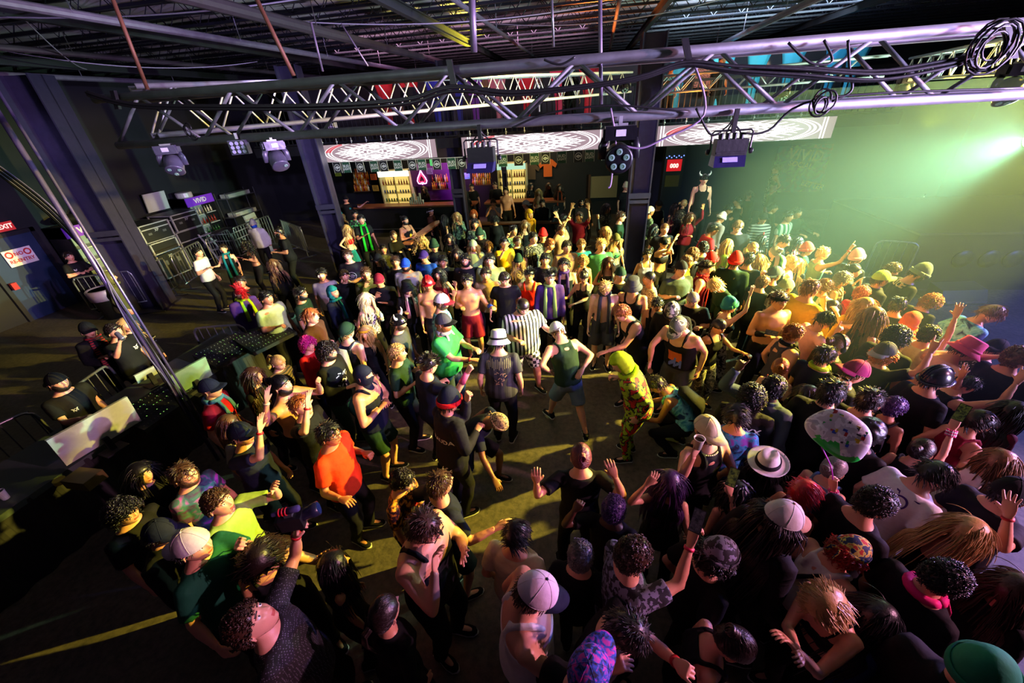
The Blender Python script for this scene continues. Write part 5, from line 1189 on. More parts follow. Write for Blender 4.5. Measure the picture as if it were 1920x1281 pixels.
L(r1.outputs['Color'], mx.inputs['A']); L(r2.outputs['Color'], mx.inputs['B']); L(mx.outputs['Result'], b.inputs['Base Color']); b.inputs['Roughness'].default_value = .6
bp = N('ShaderNodeBump'); bp.inputs['Strength'].default_value = .3; bp.inputs['Distance'].default_value = .01; L(z2.outputs['Fac'], bp.inputs['Height']); L(bp.outputs['Normal'], b.inputs['Normal'])
structure(Mb().box((XL - .2, -3, -.2), (XR + .2, YB + .2, 0)).build('floor', m))
wall_m = mat('painted_block', '#0b0c15', .75, var=.35, scale=3, bump=.3)
structure(Mb().box((XL - .2, -3, 0), (XL, YB + .2, CEIL + .2)).build('wall_left', wall_m))
structure(Mb().box((XL, YB, 0), (XR, YB + .2, CEIL + .2)).build('wall_back', wall_m))
structure(Mb().box((XR, -3, 0), (XR + .2, YB + .2, CEIL + .2)).build('wall_right', wall_m))
structure(Mb().box((XL, -3.2, 0), (XR, -3, CEIL + .2)).build('wall_front', wall_m))
# ceiling: torn pale insulation between dark decking
m, nt, b, N, L = nodes_of('torn_insulation')
tc = N('ShaderNodeTexCoord'); mp = N('ShaderNodeMapping'); mp.inputs['Scale'].default_value = (.35, 1.2, 1); z1 = N('ShaderNodeTexNoise'); z1.inputs['Scale'].default_value = 2.2; z1.inputs['Detail'].default_value = 5
L(tc.outputs['Object'], mp.inputs['Vector']); L(mp.outputs['Vector'], z1.inputs['Vector'])
r1 = N('ShaderNodeValToRGB'); e = r1.color_ramp.elements; e[0].position = .38; e[0].color = (.012, .012, .018, 1); e[1].position = .44; e[1].color = (.55, .52, .60, 1); L(z1.outputs['Fac'], r1.inputs['Fac']); L(r1.outputs['Color'], b.inputs['Base Color']); b.inputs['Roughness'].default_value = .9
structure(Mb().box((XL, -3, CEIL), (XR, YB, CEIL + .2)).build('ceiling', m))
# open-web joists along X
joist = Mb(); k = 0
for y in np.arange(1.0, 17.9, .78):
    joist.box((XL, y - .03, CEIL - .05), (XR, y + .03, CEIL - .01)); joist.box((XL, y - .03, CEIL - .42), (XR, y + .03, CEIL - .38))
    xs = np.arange(XL, XR, .62)
    for i, x in enumerate(xs): joist.tube([(x, y, CEIL - .40), (x + .31, y, CEIL - .03), (x + .62, y, CEIL - .40)], .010, 4, caps=False)
structure(joist.build('trim_1', M_['dark']))
beams = Mb()
for x in (-12.2, -7.6, -3, 1.4, 6):
    beams.box((x - .05, -3, CEIL - .46), (x + .05, YB, CEIL - .44)); beams.box((x - .01, -3, CEIL - .58), (x + .01, YB, CEIL - .46)); beams.box((x - .05, -3, CEIL - .60), (x + .05, YB, CEIL - .58))
structure(beams.build('trim_2', mat('beam_paint', '#17141e', .7, var=.4, scale=6)))
def column(x, y, w=.20, rz=0):
    mb = Mb()
    mb.box((-w, -w, 0), (-w + .03, w, CEIL - .8)); mb.box((w - .03, -w, 0), (w, w, CEIL - .8)); mb.box((-w, -.02, 0), (w, .02, CEIL - .8)); mb.box((-w - .1, -w - .1, 0), (w + .1, w + .1, .03))
    mb.box((-w, -w - .012, 2.0), (w, -w, 2.08)); mb.box((-w - .01, -w - .02, 2.12), (w + .01, -w, 2.25))
    o = structure(mb.build('column', M_['steel'])); o.location = (x, y, 0); o.rotation_euler = (0, 0, rz); return o
column(-11.9, 8.3, .36, .35); column(-7.25, 10.7, .25, .30); column(1.44, 11.0, .26, 0); column(-3.8, 12.45, .18)
column(-3.2, 17.2, .1)
# pipes and hangers under the roof
for n, (x, z, r) in enumerate(((-13.2, 5.6, .06), (-9.8, 5.65, .05), (-6.2, 5.55, .05), (-4.7, 5.6, .08), (-2.2, 5.75, .04), (.3, 5.7, .04), (3.4, 5.5, .06))):
    mb = Mb(); mb.tube([(x, 1.5, z), (x + .5, YB, z)], r, 10)
    for y in np.arange(2.5, 17, 2.6): mb.tube([(x + .03 * y, y, z), (x + .03 * y, y, CEIL)], .008, 5)
    structure(mb.build('trim_%d' % (3 + n), [mat('old_pipe', '#6f6678', .5, .5, var=.3, scale=12), mat('roof_pipe', '#3a3038', .6, .3, var=.3, scale=12)][n % 2]))
# ---- trusses: four chords with zigzag lacing
def truss(name_label, a, b_, h, d, bay, r=.025, rr=.0125, material=None, group=None):
    a = np.array(a, float); b_ = np.array(b_, float); L_ = np.linalg.norm(b_ - a); u = (b_ - a) / L_; s = _n(np.cross(u, (0, 0, 1))) * d; up = np.array([0, 0, h])
    t = thing('lighting_truss', name_label, 'truss', a, 0, group); o = a
    cs = {}
    for i, (su, sv) in enumerate(((0, 0), (0, 1), (1, 0), (1, 1))):
        p = s * su + up * sv; m_ = Mb(); m_.tube([p, p + u * L_], r, 12); m_.build('chord', material, t, True); cs[(su, sv)] = p
    nb = int(L_ / bay)
    def lace(p, q, nm, ph=0):
        m_ = Mb()
        for k in range(nb):
            x0 = k * bay + ph; m_.tube([p + u * x0, q + u * (x0 + bay / 2)], rr, 8); m_.tube([q + u * (x0 + bay / 2), p + u * min(L_, x0 + bay)], rr, 8)
        tag(m_.build(nm, material, t, True))
    lace(cs[(0, 0)], cs[(0, 1)], 'front_lacing'); lace(cs[(1, 0)], cs[(1, 1)], 'rear_lacing', 0); lace(cs[(0, 1)], cs[(1, 1)], 'top_lacing'); lace(cs[(0, 0)], cs[(1, 0)], 'bottom_lacing')
    return t
M_['trussf'] = mat('scuffed_aluminium', '#5f6164', .55, .45, var=.35, scale=14)
truss('large aluminium truss spanning the room closest to the camera', (-3.75, 3.0, 4.20), (3.2, 3.0, 4.17), .32, -.32, .82, .028, .0125, M_['trussf'])
truss('aluminium truss running back from the end of the closest one', (-3.9, 3.45, 4.25), (.75, 10.8, 4.44), .36, .30, .5, .022, .009, M_['alu'])
truss('truss with orange lit lacing behind the right column', (1.75, 12.0, 4.38), (5.8, 10.4, 4.38), .34, .3, .6, .022, .009, M_['alu'])
truss('yellow lit truss over the stage side', (6.3, 10.6, 4.3), (3.9, 3.3, 4.28), .36, -.3, .5, .022, .009, M_['alu'])
def wire(name, label, pts, r, cat='cable', m=None, group=None, seg=6):
    return tag(Mb().tube(pts, r, seg).build(name, m or M_['cab'], smooth=True), label, cat, group)
def smoothp(P, n=6):
    P = np.array(P, float); out = []
    for i in range(len(P) - 1):
        p0, p1, p2, p3 = P[max(0, i - 1)], P[i], P[i + 1], P[min(len(P) - 1, i + 2)]
        for k in range(n):
            t = k / n; out.append(.5 * ((2 * p1) + (-p0 + p2) * t + (2 * p0 - 5 * p1 + 4 * p2 - p3) * t * t + (-p0 + 3 * p1 - 3 * p2 + p3) * t ** 3))
    out.append(P[-1]); return out
def yp(pts, Y): return [ay(x, y, Y) for x, y in pts]
bun = yp([(165, 176), (250, 200), (400, 205), (600, 203), (760, 190), (848, 164), (960, 172), (1100, 160), (1200, 145), (1284, 122), (1380, 132), (1500, 136), (1640, 142), (1760, 122), (1830, 104)], 2.93)
for k in range(5):
    a = np.array(smoothp(bun)); j = np.random.default_rng(k); a = a + np.array([0, .012 * math.cos(k * 1.3), .014 * math.sin(k * 1.3)]) + np.outer(np.sin(np.linspace(0, 9 + k, len(a))), (0, .006, .012))
    wire('cable', 'black cable in the bundle lashed along the closest truss', a, .009, group='cables of the black bundle')
def coil(c, r, n, label, r0=.009, seed=0):
    j = np.random.default_rng(seed); P = []
    for k in range(n * 14):
        t = k / 14 * 2 * PI; q = r * (1 + .22 * math.sin(t * .31 + seed)); P.append(np.array(c) + np.array([q * math.cos(t) * .85 + .012 * math.sin(t * .23), .02 * math.sin(t * .7), q * math.sin(t) + .015 * math.cos(t * .17)]))
    wire('cable_coil', label, P, r0)
coil(ay(1860, 88, 2.9), .095, 6, 'coil of black cable hanging at the right end of the closest truss', .006)
coil(ay(1541, 193, 2.9), .05, 4, 'small tangle of cable on the lower chord beside the right blinder', .0055)
coil(ay(352, 248, 2.95), .05, 2, 'thin loop of cable at the left end of the closest truss', .005, 3)
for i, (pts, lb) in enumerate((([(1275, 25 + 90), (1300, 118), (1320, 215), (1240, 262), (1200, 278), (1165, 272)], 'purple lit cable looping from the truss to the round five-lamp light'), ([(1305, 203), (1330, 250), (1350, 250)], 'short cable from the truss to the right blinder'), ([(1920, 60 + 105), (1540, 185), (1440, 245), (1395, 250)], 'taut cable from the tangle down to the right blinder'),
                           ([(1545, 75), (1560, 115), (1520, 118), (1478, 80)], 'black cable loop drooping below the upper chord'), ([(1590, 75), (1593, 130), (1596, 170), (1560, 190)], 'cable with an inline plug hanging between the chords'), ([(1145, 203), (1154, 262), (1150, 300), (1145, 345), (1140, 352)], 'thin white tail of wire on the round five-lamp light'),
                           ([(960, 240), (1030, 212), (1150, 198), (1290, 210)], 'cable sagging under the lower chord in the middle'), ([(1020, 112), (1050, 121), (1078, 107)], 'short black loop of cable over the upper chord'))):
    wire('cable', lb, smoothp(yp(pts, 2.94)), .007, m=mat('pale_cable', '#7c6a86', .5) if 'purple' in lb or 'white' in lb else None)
for k, (a_, b__, sg) in enumerate((((-9.5, 5, 5.9), (-3.5, 6.5, 5.75), .18), ((-8, 3.2, 5.8), (-2.5, 4.4, 5.6), .15), ((-6, 7.5, 5.9), (1.0, 9, 5.8), .25), ((-3.2, 4.8, 5.7), (1.3, 5.2, 5.6), .12), ((-11, 7.5, 5.8), (-7.8, 10.4, 5.6), .2), ((-2, 10, 5.8), (2.8, 9.6, 5.8), .2), ((1.6, 4.2, 5.4), (5.2, 6.2, 5.6), .2), ((-12, 9.8, 5.7), (-8, 6, 5.8), .15))):
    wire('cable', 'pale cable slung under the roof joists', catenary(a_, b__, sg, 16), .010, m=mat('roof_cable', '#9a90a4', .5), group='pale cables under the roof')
def hanger(name, label, p, top, r, mt): tag(Mb().tube([ay(*p[0], p[2]), ay(*p[1], p[2])], r, 8).build(name, mt, smooth=True), label, 'pipe')
rust = mat('rusty_pipe', '#6a4230', .6, .3, var=.35, scale=14); pipe = mat('old_pipe', '#6f6678', .5, .5, var=.3, scale=12)
for i, (x0, y0, x1, y1, Y, r, mt, lb) in enumerate(((212, 0, 277, 168, 3.2, .014, rust, 'thin rusty drop pipe left of the middle column'), (482, 0, 551, 142, 3.4, .016, rust, 'rusty drop pipe crossing in front of the middle column'), (583, 42, 605, 134, 4.0, .010, pipe, 'thin drop rod right of the middle column'), (640, 45, 690, 124, 4.6, .008, pipe, 'slanting thin rod under the roof'),
                                       (884, -20, 889, 98, 3.1, .022, pipe, 'thick drop pipe holding up the middle of the closest truss'), (1034, -20, 1038, 88, 3.2, .008, M_['chrome'], 'chain-like ribbed conduit above the closest truss'), (1125, -20, 1127, 196, 3.3, .013, pipe, 'thin drop pipe left of the right column'))):
    tag(Mb().tube([ay(x0, y0, Y), ay(x1, y1, Y)], r, 8).build('drop_pipe', mt, smooth=True), lb, 'pipe')
# clamps / straps on the truss
for i, (x, y0, y1, lb) in enumerate(((848, 112, 165, 'black strap tying the bundle at the middle of the closest truss'), (1290, 72, 125, 'black strap tying the bundle right of the right column'), (1895, 50, 110, 'black strap tying the bundle at the right edge'), (218, 170, 205, 'black strap at the left end of the closest truss'))):
    P0 = ay(x - 6, y0, 2.94); P1 = ay(x + 4, y1, 2.94); u = P1 - P0; tag(Mb().obox((P0 + P1) / 2, (.018, 0, 0), (0, .012, 0), u / 2).build('strap', M_['cab']), lb, 'strap')
# ---- stage lights hung under the truss
def clamp_part(t, z0):
    mb = Mb(); a = np.linspace(-.3, 3.6, 9); mb.tube([(.034 * math.cos(q), 0, .034 * math.sin(q)) for q in a], (.007), 6); mb.box((-.012, -.02, z0), (.012, .02, -.03)); mb.build('clamp', M_['alu'], t)
def blinder(px, py, label, s=1.0, Y=2.95, tilt=.5):
    p = ay(px, py, Y); t = thing('blinder_light', label, 'stage light', p); t.scale = (.88, .88, .88); top = (4.19 - p[2]) / .88
    mb = Mb(); mb.box((-.014, -.012, .10), (.014, .012, top)); mb.build('clamp', M_['cab'], t)
    mb = Mb(); mb.tube([(-.135, 0, -.02), (-.135, 0, .10), (-.12, 0, .115), (.12, 0, .115), (.135, 0, .10), (.135, 0, -.02)], .007, 6)
    for s_ in (-1, 1): mb.lathe([(.016, 0), (.020, .004), (.020, .018), (.012, .024)], (s_ * .135, 0, -.02), 10, axis=(s_, 0, 0))
    mb.build('yoke', M_['cab'], t)
    mb = Mb(); mb.box((-.105, -.05, -.045), (.105, .05, .06)); mb.box((-.10, -.054, -.03), (.10, -.05, -.02))
    for k in range(4): mb.lathe([(.014, 0), (.014, .035), (.008, .04)], (-.07 + .045 * k, .0, .06), 10)
    mb.build('housing', M_['case'], t)
    mb = Mb(); w_ = .105; mb.add([(-w_, -.052, -.045), (w_, -.052, -.045), (w_ - .01, -.10, -.115), (-w_ - .01, -.10, -.115), (-w_, .05, -.045), (w_, .05, -.045), (w_ - .01, .04, -.115), (-w_ - .01, .04, -.115)], [(0, 3, 2, 1), (4, 5, 6, 7), (0, 1, 5, 4), (1, 2, 6, 5), (2, 3, 7, 6), (3, 0, 4, 7)]); mb.build('flap', mat('flap_blue', '#1d1848', .4, .2), t)
    mb = Mb(); mb.obox((-.005, -.074, -.068), (.05, 0, 0), (0, -.010, -.0146), (0, .0012, -.0008)); mb.build('rating_plate', mat('plate', '#a79fe8', .4), t)
    mb = Mb()
    for k in range(4): mb.tube(smoothp([(-.07 + .045 * k, .03, .05), (-.07 + .045 * k, .05, .10), (-.02 + .01 * k, .03, .16), (0, .01, top)]), .006, 6)
    mb.build('lead', M_['cab'], t)
def moving(px, py, label, Y=2.95, lamps=5, silver=False, s=1.0, yaw=0.0, tilt=.9):
    p = ay(px, py, Y); t = thing('moving_head_light', label, 'stage light', p, yaw); t.scale = (s, s, s); top = (4.19 - p[2]) / s
    body = mat('light_shell', '#4a485a' if silver else '#101016', .35, .2)
    mb = Mb(); mb.box((-.012, -.012, .15), (.012, .012, top)); mb.box((-.05, -.01, .145), (.05, .01, .16)); mb.build('clamp', M_['alu'], t)
    mb = Mb(); mb.box((-.10, -.07, .06), (.10, .07, .145)); mb.box((-.115, -.05, .075), (.115, .05, .13)); mb.build('base', body, t)
    mb = Mb(); mb.box((-.03, -.073, .085), (.035, -.069, .125)); mb.build('display', mat('display', '#c9c6d8', .3), t)
    for sd in (-1, 1): Mb().tube([(sd * .09, 0, .07), (sd * .112, 0, .02), (sd * .112, 0, -.06)], [(.012, .03)] * 3, 8).build('yoke_arm', body, t, True)
    ax_ = _n((0, -math.cos(tilt), -math.sin(tilt))); c = np.array([0, 0, -.05])
    mb = Mb(); mb.lathe([(.05, -.085), (.085, -.07), (.092, .0), (.088, .06), (.095, .075), (.082, .080)], c, 24, axis=ax_); mb.build('head', body, t, True)
    U = _n(np.cross(ax_, (1, 0, 0)))
    for k in range(lamps):
        a = 2 * PI * k / lamps + .3; q = c + ax_ * .081 + (np.array([1, 0, 0]) * math.cos(a) + U * math.sin(a)) * .052
        mb = Mb(); mb.lathe([(.021, 0), (.021, .004), (.012, .006), (.011, .001), (.004, .003)], q, 14, axis=ax_); mb.build('lamp', mat('lamp_ring', '#6f8f88', .2, .1, emit='#9fc8b8', estr=.10), t)
def parcan(px, py, label, Y=2.95, s=1.0, yaw=0.0):
    p = ay(px, py, Y); t = thing('par_light', label, 'stage light', p, yaw); t.scale = (s, s, s); top = max(.12, (4.19 - p[2]) / s)
    mb = Mb(); mb.box((-.01, -.01, .07), (.01, .01, top)); mb.build('clamp', M_['alu'], t)
    mb = Mb(); mb.box((-.075, -.05, -.06), (.075, .05, .06)); mb.build('housing', mat('light_shell', '#4c4860', .35, .2), t)
    mb = Mb(); mb.box((-.068, -.056, -.053), (.068, -.0502, .053)); mb.build('face', M_['case'], t)
    for i in range(3):
        for j in range(3): mb = Mb(); mb.lathe([(.017, 0), (.015, .004)], (-.045 + .045 * i, -.056, -.035 + .035 * j), 10, axis=(0, -1, 0)); mb.build('lamp', mat('led_lens', '#9a9ab8', .2), t)
blinder(1368, 278, 'black blinder light with four leads hanging right of the right column'); blinder(903, 292, 'black blinder light hanging below the middle of the truss', tilt=.6)
moving(1160, 280, 'round stage light with five lamp rings hanging left of the right column', s=.95, tilt=.12); moving(322, 300, 'silver moving light at the left end of the closest truss', silver=True, s=.72, yaw=.5, lamps=3)
moving(518, 292, 'moving light hanging askew near the middle column', silver=True, s=.68, yaw=.9, lamps=1, tilt=.9); parcan(450, 276, 'small square nine-lens light near the left end', s=.8, yaw=.4)
parcan(623, 237, 'small lamp on the rear truss behind the closest truss', Y=6.0, s=.8); moving(1011, 172, 'small lamp hanging on the rear truss above the middle screen', Y=8.5, s=.8)
moving(1172, 160, 'chained lamp on the rear truss left of the right column', Y=9.5, s=.8); moving(1895, 158, 'dark stage light at the right edge in the green haze', Y=5.5, s=1.2); moving(1695, 165, 'pale lit lamp clamped to the stage side truss', Y=7.5, silver=True, s=.9)
moving(1470, 175, 'small lamp hanging behind the right blinder', Y=9.8, s=.8)
# ---- LED screens over the bar
def screen_mat():
    m, nt, b, N, L = nodes_of('led_screen'); b.inputs['Base Color'].default_value = (.01, .01, .01, 1); b.inputs['Roughness'].default_value = .4
    tc = N('ShaderNodeTexCoord'); sp = N('ShaderNodeSeparateXYZ'); L(tc.outputs['Object'], sp.inputs[0])
    def M(op, a, b_=None, c=None):
        n = N('ShaderNodeMath'); n.operation = op
        for i, q in enumerate((a, b_, c)):
            if q is None: continue
            if hasattr(q, 'is_linked') or hasattr(q, 'links'): L(q, n.inputs[i])
            else: n.inputs[i].default_value = q
        return n.outputs[0]
    X = sp.outputs['X']; Z = M('MULTIPLY', sp.outputs['Z'], 4.1); ax_ = M('ABSOLUTE', X); az_ = M('ABSOLUTE', Z)
    r = M('SQRT', M('ADD', M('MULTIPLY', X, X), M('MULTIPLY', M('MULTIPLY', Z, Z), 1.5)))
    def line(v, c, w): return M('LESS_THAN', M('ABSOLUTE', M('SUBTRACT', v, c)), w)
    out = line(r, 1.52, .028)
    for c, w in ((1.62, .02), (1.42, .02), (.55, .03), (.40, .02), (.25, .025), (.10, .03)): out = M('MAXIMUM', out, line(r, c, w))
    d1 = M('ADD', M('MULTIPLY', ax_, .8), az_)
    for c, w in ((1.0, .05), (.84, .04), (.62, .04), (.42, .03)): out = M('MAXIMUM', out, line(d1, c, w))
    d2 = M('ABSOLUTE', M('SUBTRACT', M('MULTIPLY', ax_, .75), az_))
    for c, w in ((.0, .05), (.30, .035), (.55, .03)): out = M('MAXIMUM', out, M('MULTIPLY', line(d2, c, w), M('LESS_THAN', r, 1.25)))
    for xx in (1.66, 1.72): out = M('MAXIMUM', out, line(ax_, xx, .014))
    # flower of interlaced petals in the middle
    ang = M('ARCTAN2', Z, X); pet = M('MULTIPLY', M('COSINE', M('MULTIPLY', ang, 8.0)), .16); out = M('MAXIMUM', out, M('MULTIPLY', line(M('SUBTRACT', r, pet), .72, .045), 1.0)); out = M('MAXIMUM', out, line(M('ADD', r, pet), .72, .04))
    mx = N('ShaderNodeMix'); mx.data_type = 'RGBA'; mx.inputs['A'].default_value = (.27, .19, .22, 1); mx.inputs['B'].default_value = (1.0, .95, .96, 1); L(out, mx.inputs['Factor'])
    red = M('MULTIPLY', M('LESS_THAN', X, -1.0), M('MULTIPLY', line(r, 1.52, .10), M('GREATER_THAN', Z, .1))); mr = N('ShaderNodeMix'); mr.data_type = 'RGBA'; mr.inputs['B'].default_value = (.5, .01, .03, 1); L(mx.outputs['Result'], mr.inputs['A']); L(M('MULTIPLY', red, .8), mr.inputs['Factor'])
    L(mr.outputs['Result'], b.inputs['Emission Color']); b.inputs['Emission Strength'].default_value = 1.55
    return m
SM = screen_mat(); YS = 12.0
for (x0, x1, lb) in ((-7.99, -4.18, 'wide screen showing a white mandala pattern over the left part of the bar'), (-3.42, .70, 'wide screen showing a white mandala pattern between the rear post and the right column'), (1.78, 6.05, 'wide screen showing a white mandala pattern right of the right column')):
    t = thing('led_screen', lb, 'screen', ((x0 + x1) / 2, YS, 3.42), 0, None); w = (x1 - x0) / 2
    mb = Mb(); mb.box((-w, 0, -.25), (w, .10, .25)); mb.build('cabinet', M_['case'], t)
    mb = Mb(); mb.box((-w + .01, -.012, -.235), (w - .01, -.001, .235)); o = mb.build('display', SM, t); f_ = w / 1.9; 
    for v in o.data.vertices: v.co.x /= f_
    o.scale = (f_, 1, 1)
    for k in range(8): x = -w + (k + .5) * 2 * w / 8; Mb().tube([(x, .05, .25), (x, .05, .40)], .008, 5).ball((x, .05, .31), .03, 8).build('hook', M_['alu'], t)
# ---- gallery
structure(Mb().box((-10.2, YS + .15, 3.45), (7.5, YB, 3.60)).build('trim_20', M_['black']))
structure(Mb().box((-10.2, YS + .12, 3.40), (7.5, YS + .24, 3.66)).build('trim_21', M_['dark']))
t = thing('gallery_railing', 'long black railing of upright bars along the gallery edge', 'railing', (0, YS + .2, 3.60))
mb = Mb(); mb.box((-10.2, -.03, .98), (7.5, .03, 1.04)); mb.build('handrail', M_['dark'], t); mb = Mb(); mb.box((-10.2, -.02, .08), (7.5, .02, .12)); mb.build('bottom_rail', M_['dark'], t)
mb = Mb()
for x in np.arange(-10.1, 7.5, .14): mb.box((x - .010, -.010, .1), (x + .010, .010, 1.0))
tag(mb.build('baluster', M_['dark'], t), kind='stuff')
back_gal = structure(Mb().box((-10.2, 15.2, 3.60), (7.5, 15.3, CEIL - .8)).build('trim_22', mat('gallery_wall', '#1a1822', .8)))
def drape(x, c, label, Y=13.6, w=.27):
    p = x; v = []; f = []; n = 26; rows = 14
    for j in range(rows):
        tt = j / (rows - 1); ww = w * (1 - tt) ** 1.4 + .05 + .04 * (tt > .7) * (tt - .7) * 4
        for i in range(n): a = i / n * 2 * PI; q = ww * (1 + .10 * math.cos(a * 7)); v.append((q * math.cos(a), q * math.sin(a) * .45, -tt * 1.3))
    for j in range(rows - 1):
        for i in range(n): f.append((j * n + i, j * n + (i + 1) % n, (j + 1) * n + (i + 1) % n, (j + 1) * n + i))
    mb = Mb(); mb.add(v, f); o = mb.build('drape', mat('light_tinted_drape', c, .8, var=.2, scale=3), smooth=True); o.location = (x, Y, 5.28); tag(o, label, 'drape')  # the coloured light on each drape is put into its cloth colour
for px, c, lb in ((711, '#b01018', 'red lit gathered drape at the left end of the gallery'), (760, '#b0141c', 'second red lit gathered drape from the left on the gallery'), (808, '#1a2a9a', 'royal blue lit gathered drape on the gallery'), (851, '#22308a', 'dark blue lit gathered drape beside the royal blue one'), (884, '#6a3a9a', 'violet lit gathered drape on the gallery'), (929, '#b06a78', 'salmon lit gathered drape beside the violet one'), (985, '#c01a2a', 'crimson lit gathered drape above the middle screen'), (1048, '#c02a50', 'rose red lit gathered drape above the middle screen'), (1104, '#b81a30', 'scarlet lit gathered drape just left of the right column'),
                  (1275, '#2a8aa8', 'teal lit gathered drape just right of the right column'), (1355, '#4ac0d8', 'bright cyan lit gathered drape over a standing person'), (1420, '#3ab0c8', 'cyan lit gathered drape in the middle of the right gallery'), (1484, '#3aa8c8', 'pale blue lit gathered drape before the yellow truss'), (1565, '#2a9ad0', 'sky blue lit gathered drape partly behind the yellow truss'), (1602, '#3ab0e0', 'last blue lit gathered drape toward the stage')):
    drape(ay(px, 120, 13.6)[0], c, lb)
t = thing('neon_sign', 'yellow neon letters on the gallery wall', 'neon sign', ay(966, 130, 14.6)); mb = Mb(); put_text(mb, 'IRS', (0, 0, 0), (1, 0, 0), (0, 0, 1), .42, depth=.01); mb.build('letters', mat('yellow_neon', '#202000', .4, emit='#c8d820', estr=1.6), t); Mb().box((-.45, .02, -.25), (.45, .04, .25)).build('backing', M_['case'], t)
tag(Mb().box((0, 0, 0), (.7, .03, .75)).build('poster_panel', pattern('speckled_print', 'camo', '#3a1a1a', '#a86a3a', 5.0, .8, '#c04a60')), 'mottled red and gold picture on the gallery behind the orange lit truss', 'poster').location = ay(1300, 165, 14.8)
for px, py, w, h, c, lb in ((905, 150, .45, .4, '#6a5a18', 'dim yellow cabinet on the gallery'), (925, 178, .5, .25, '#8a5a28', 'row of small lit frames on the gallery'), (1005, 148, .35, .5, '#4a2a18', 'brown shelf unit on the gallery')):
    t = thing('shelf_unit', lb, 'shelf', ay(px, py, 14.7)); Mb().box((-w / 2, 0, -h / 2), (w / 2, .2, h / 2)).build('carcass', mat('lit_board', c, .6), t)
    mb = Mb(); [mb.box((-w / 2 + .04 + k * w / 4.4, -.02, -h / 2 + .04), (-w / 2 + .02 + (k + 1) * w / 4.6, 0, h / 2 - .04)) for k in range(4)]; mb.build('doors', M_['wood'], t)
# ---- string of pennants
a, b_ = ay(596, 305, 11.9), ay(1160, 276, 11.9); tag(Mb().tube(catenary(a, b_, .05, 20), .006, 5).build('pennant_string', M_['white']), 'white string carrying the small square flags over the bar', 'string')
NF = 22; cat_ = catenary(a, b_, .05, 60)
for k in range(NF):
    q = cat_[int((k + .5) / NF * 59)]; t = thing('pennant', 'small dark green flag with white lettering' if k % 2 == 0 else 'small black flag with a ringed animal head', 'flag', q, 0, 'lettered flags on the string' if k % 2 == 0 else 'emblem flags on the string')
    mb = Mb(); mb.box((-.125, -.004, -.30), (.125, .004, -.01)); mb.build('cloth', mat('flag_green', '#12402c', .8) if k % 2 == 0 else mat('flag_black', '#101418', .8), t)
    mb = Mb()
    if k % 2 == 0: put_text(mb, 'BUD', (0, -.006, -.12), (1, 0, 0), (0, 0, 1), .10, bold=.002); put_text(mb, 'LIGHT', (0, -.006, -.20), (1, 0, 0), (0, 0, 1), .085, bold=.002)
    else:
        m2 = Mb(); emb_ring(m2, .19, 0, .42, .5); emb_rect(m2, -.06, -.015, .07, .02, 0, 1, 1); emb_ring(m2, .09, 0, .3, .5, 12, .6, 5.4)
        for v, f in zip(m2.v, [None] * len(m2.v)): pass
        V = np.concatenate(m2.v); mb.add(np.stack([V[:, 0], np.full(len(V), -.006), V[:, 1] - .155], 1), m2.f)
    mb.build('print', mat('flag_print', '#b8c0bc', .7), t)
    mb = Mb(); mb.box((-.128, -.0045, -.305), (-.120, .0045, -.01)); mb.box((.120, -.0045, -.305), (.128, .0045, -.01)); mb.build('edging', M_['white'], t)
# ---- bar
def P13(x, y, Y): return ay(x, y, Y)
t = thing('bar_counter', 'long black fronted bar counter with reddish wooden top', 'bar counter', (-6.9, 15.7, 0)); Mb().box((-2.7, 0, 0), (2.6, .5, 1.04)).build('front', M_['black'], t); Mb().box((-2.8, -.1, 1.04), (2.7, .6, 1.10)).build('top', mat('bar_top', '#7a4630', .3, var=.3, scale=5), t); Mb().tube([(-2.7, -.18, .2), (2.6, -.18, .2)], .025, 8).build('foot_rail', M_['chrome'], t)
t = thing('bar_counter', 'short bar counter in front of the second fridge', 'bar counter', (-2.6, 15.9, 0)); Mb().box((-1.2, 0, 0), (1.9, .5, 1.04)).build('front', M_['black'], t); Mb().box((-1.25, -.1, 1.04), (1.95, .6, 1.10)).build('top', mat('bar_top', '#7a4630', .3, var=.3, scale=5), t)
t = thing('drinks_rail', 'narrow ledge on a black partition in the middle of the back crowd', 'ledge', (-1.9, 12.7, 0)); Mb().box((-1.9, 0, 0), (1.3, .06, 1.05)).build('panel', M_['black'], t); Mb().box((-1.95, -.12, 1.05), (1.35, .16, 1.09)).build('top', M_['wood'], t)
p0, p1 = az(822, 415, 1.08), az(762, 458, 1.08); u = p1 - p0; t = thing('wooden_ledge', 'slanting wooden ledge under the folded arms of the top-knot person', 'ledge', (p0[0], p0[1], 0)); n_ = _n((u[1], -u[0], 0)) * .14
Mb().obox(u / 2 + (0, 0, 1.08), u / 2, n_, (0, 0, .025)).build('top', mat('ledge_wood', '#a8683c', .4, var=.3, scale=7), t); mb = Mb(); [mb.box(u * q + (-.03, -.03, 0), u * q + (.03, .03, 1.06)) for q in (.1, .9)]; mb.build('post', M_['black'], t)
YBK = 17.2
def bottle(mb, x, y, z, h, r, mi=0): mb.lathe([(r, 0), (r, h * .55), (r * .45, h * .72), (r * .36, h)], (x, y, z), 8, mi)
AMB = [mat('amber_bottle', '#c0721c', .15, trans=.0, var=.2), mat('clear_bottle', '#c9b896', .15), mat('red_bottle', '#8a2010', .2), mat('green_bottle', '#20602c', .2), mat('dark_bottle', '#1a0e08', .2), mat('yellow_can', '#c8a83a', .3, .4), mat('blue_can', '#28407a', .3, .4)]
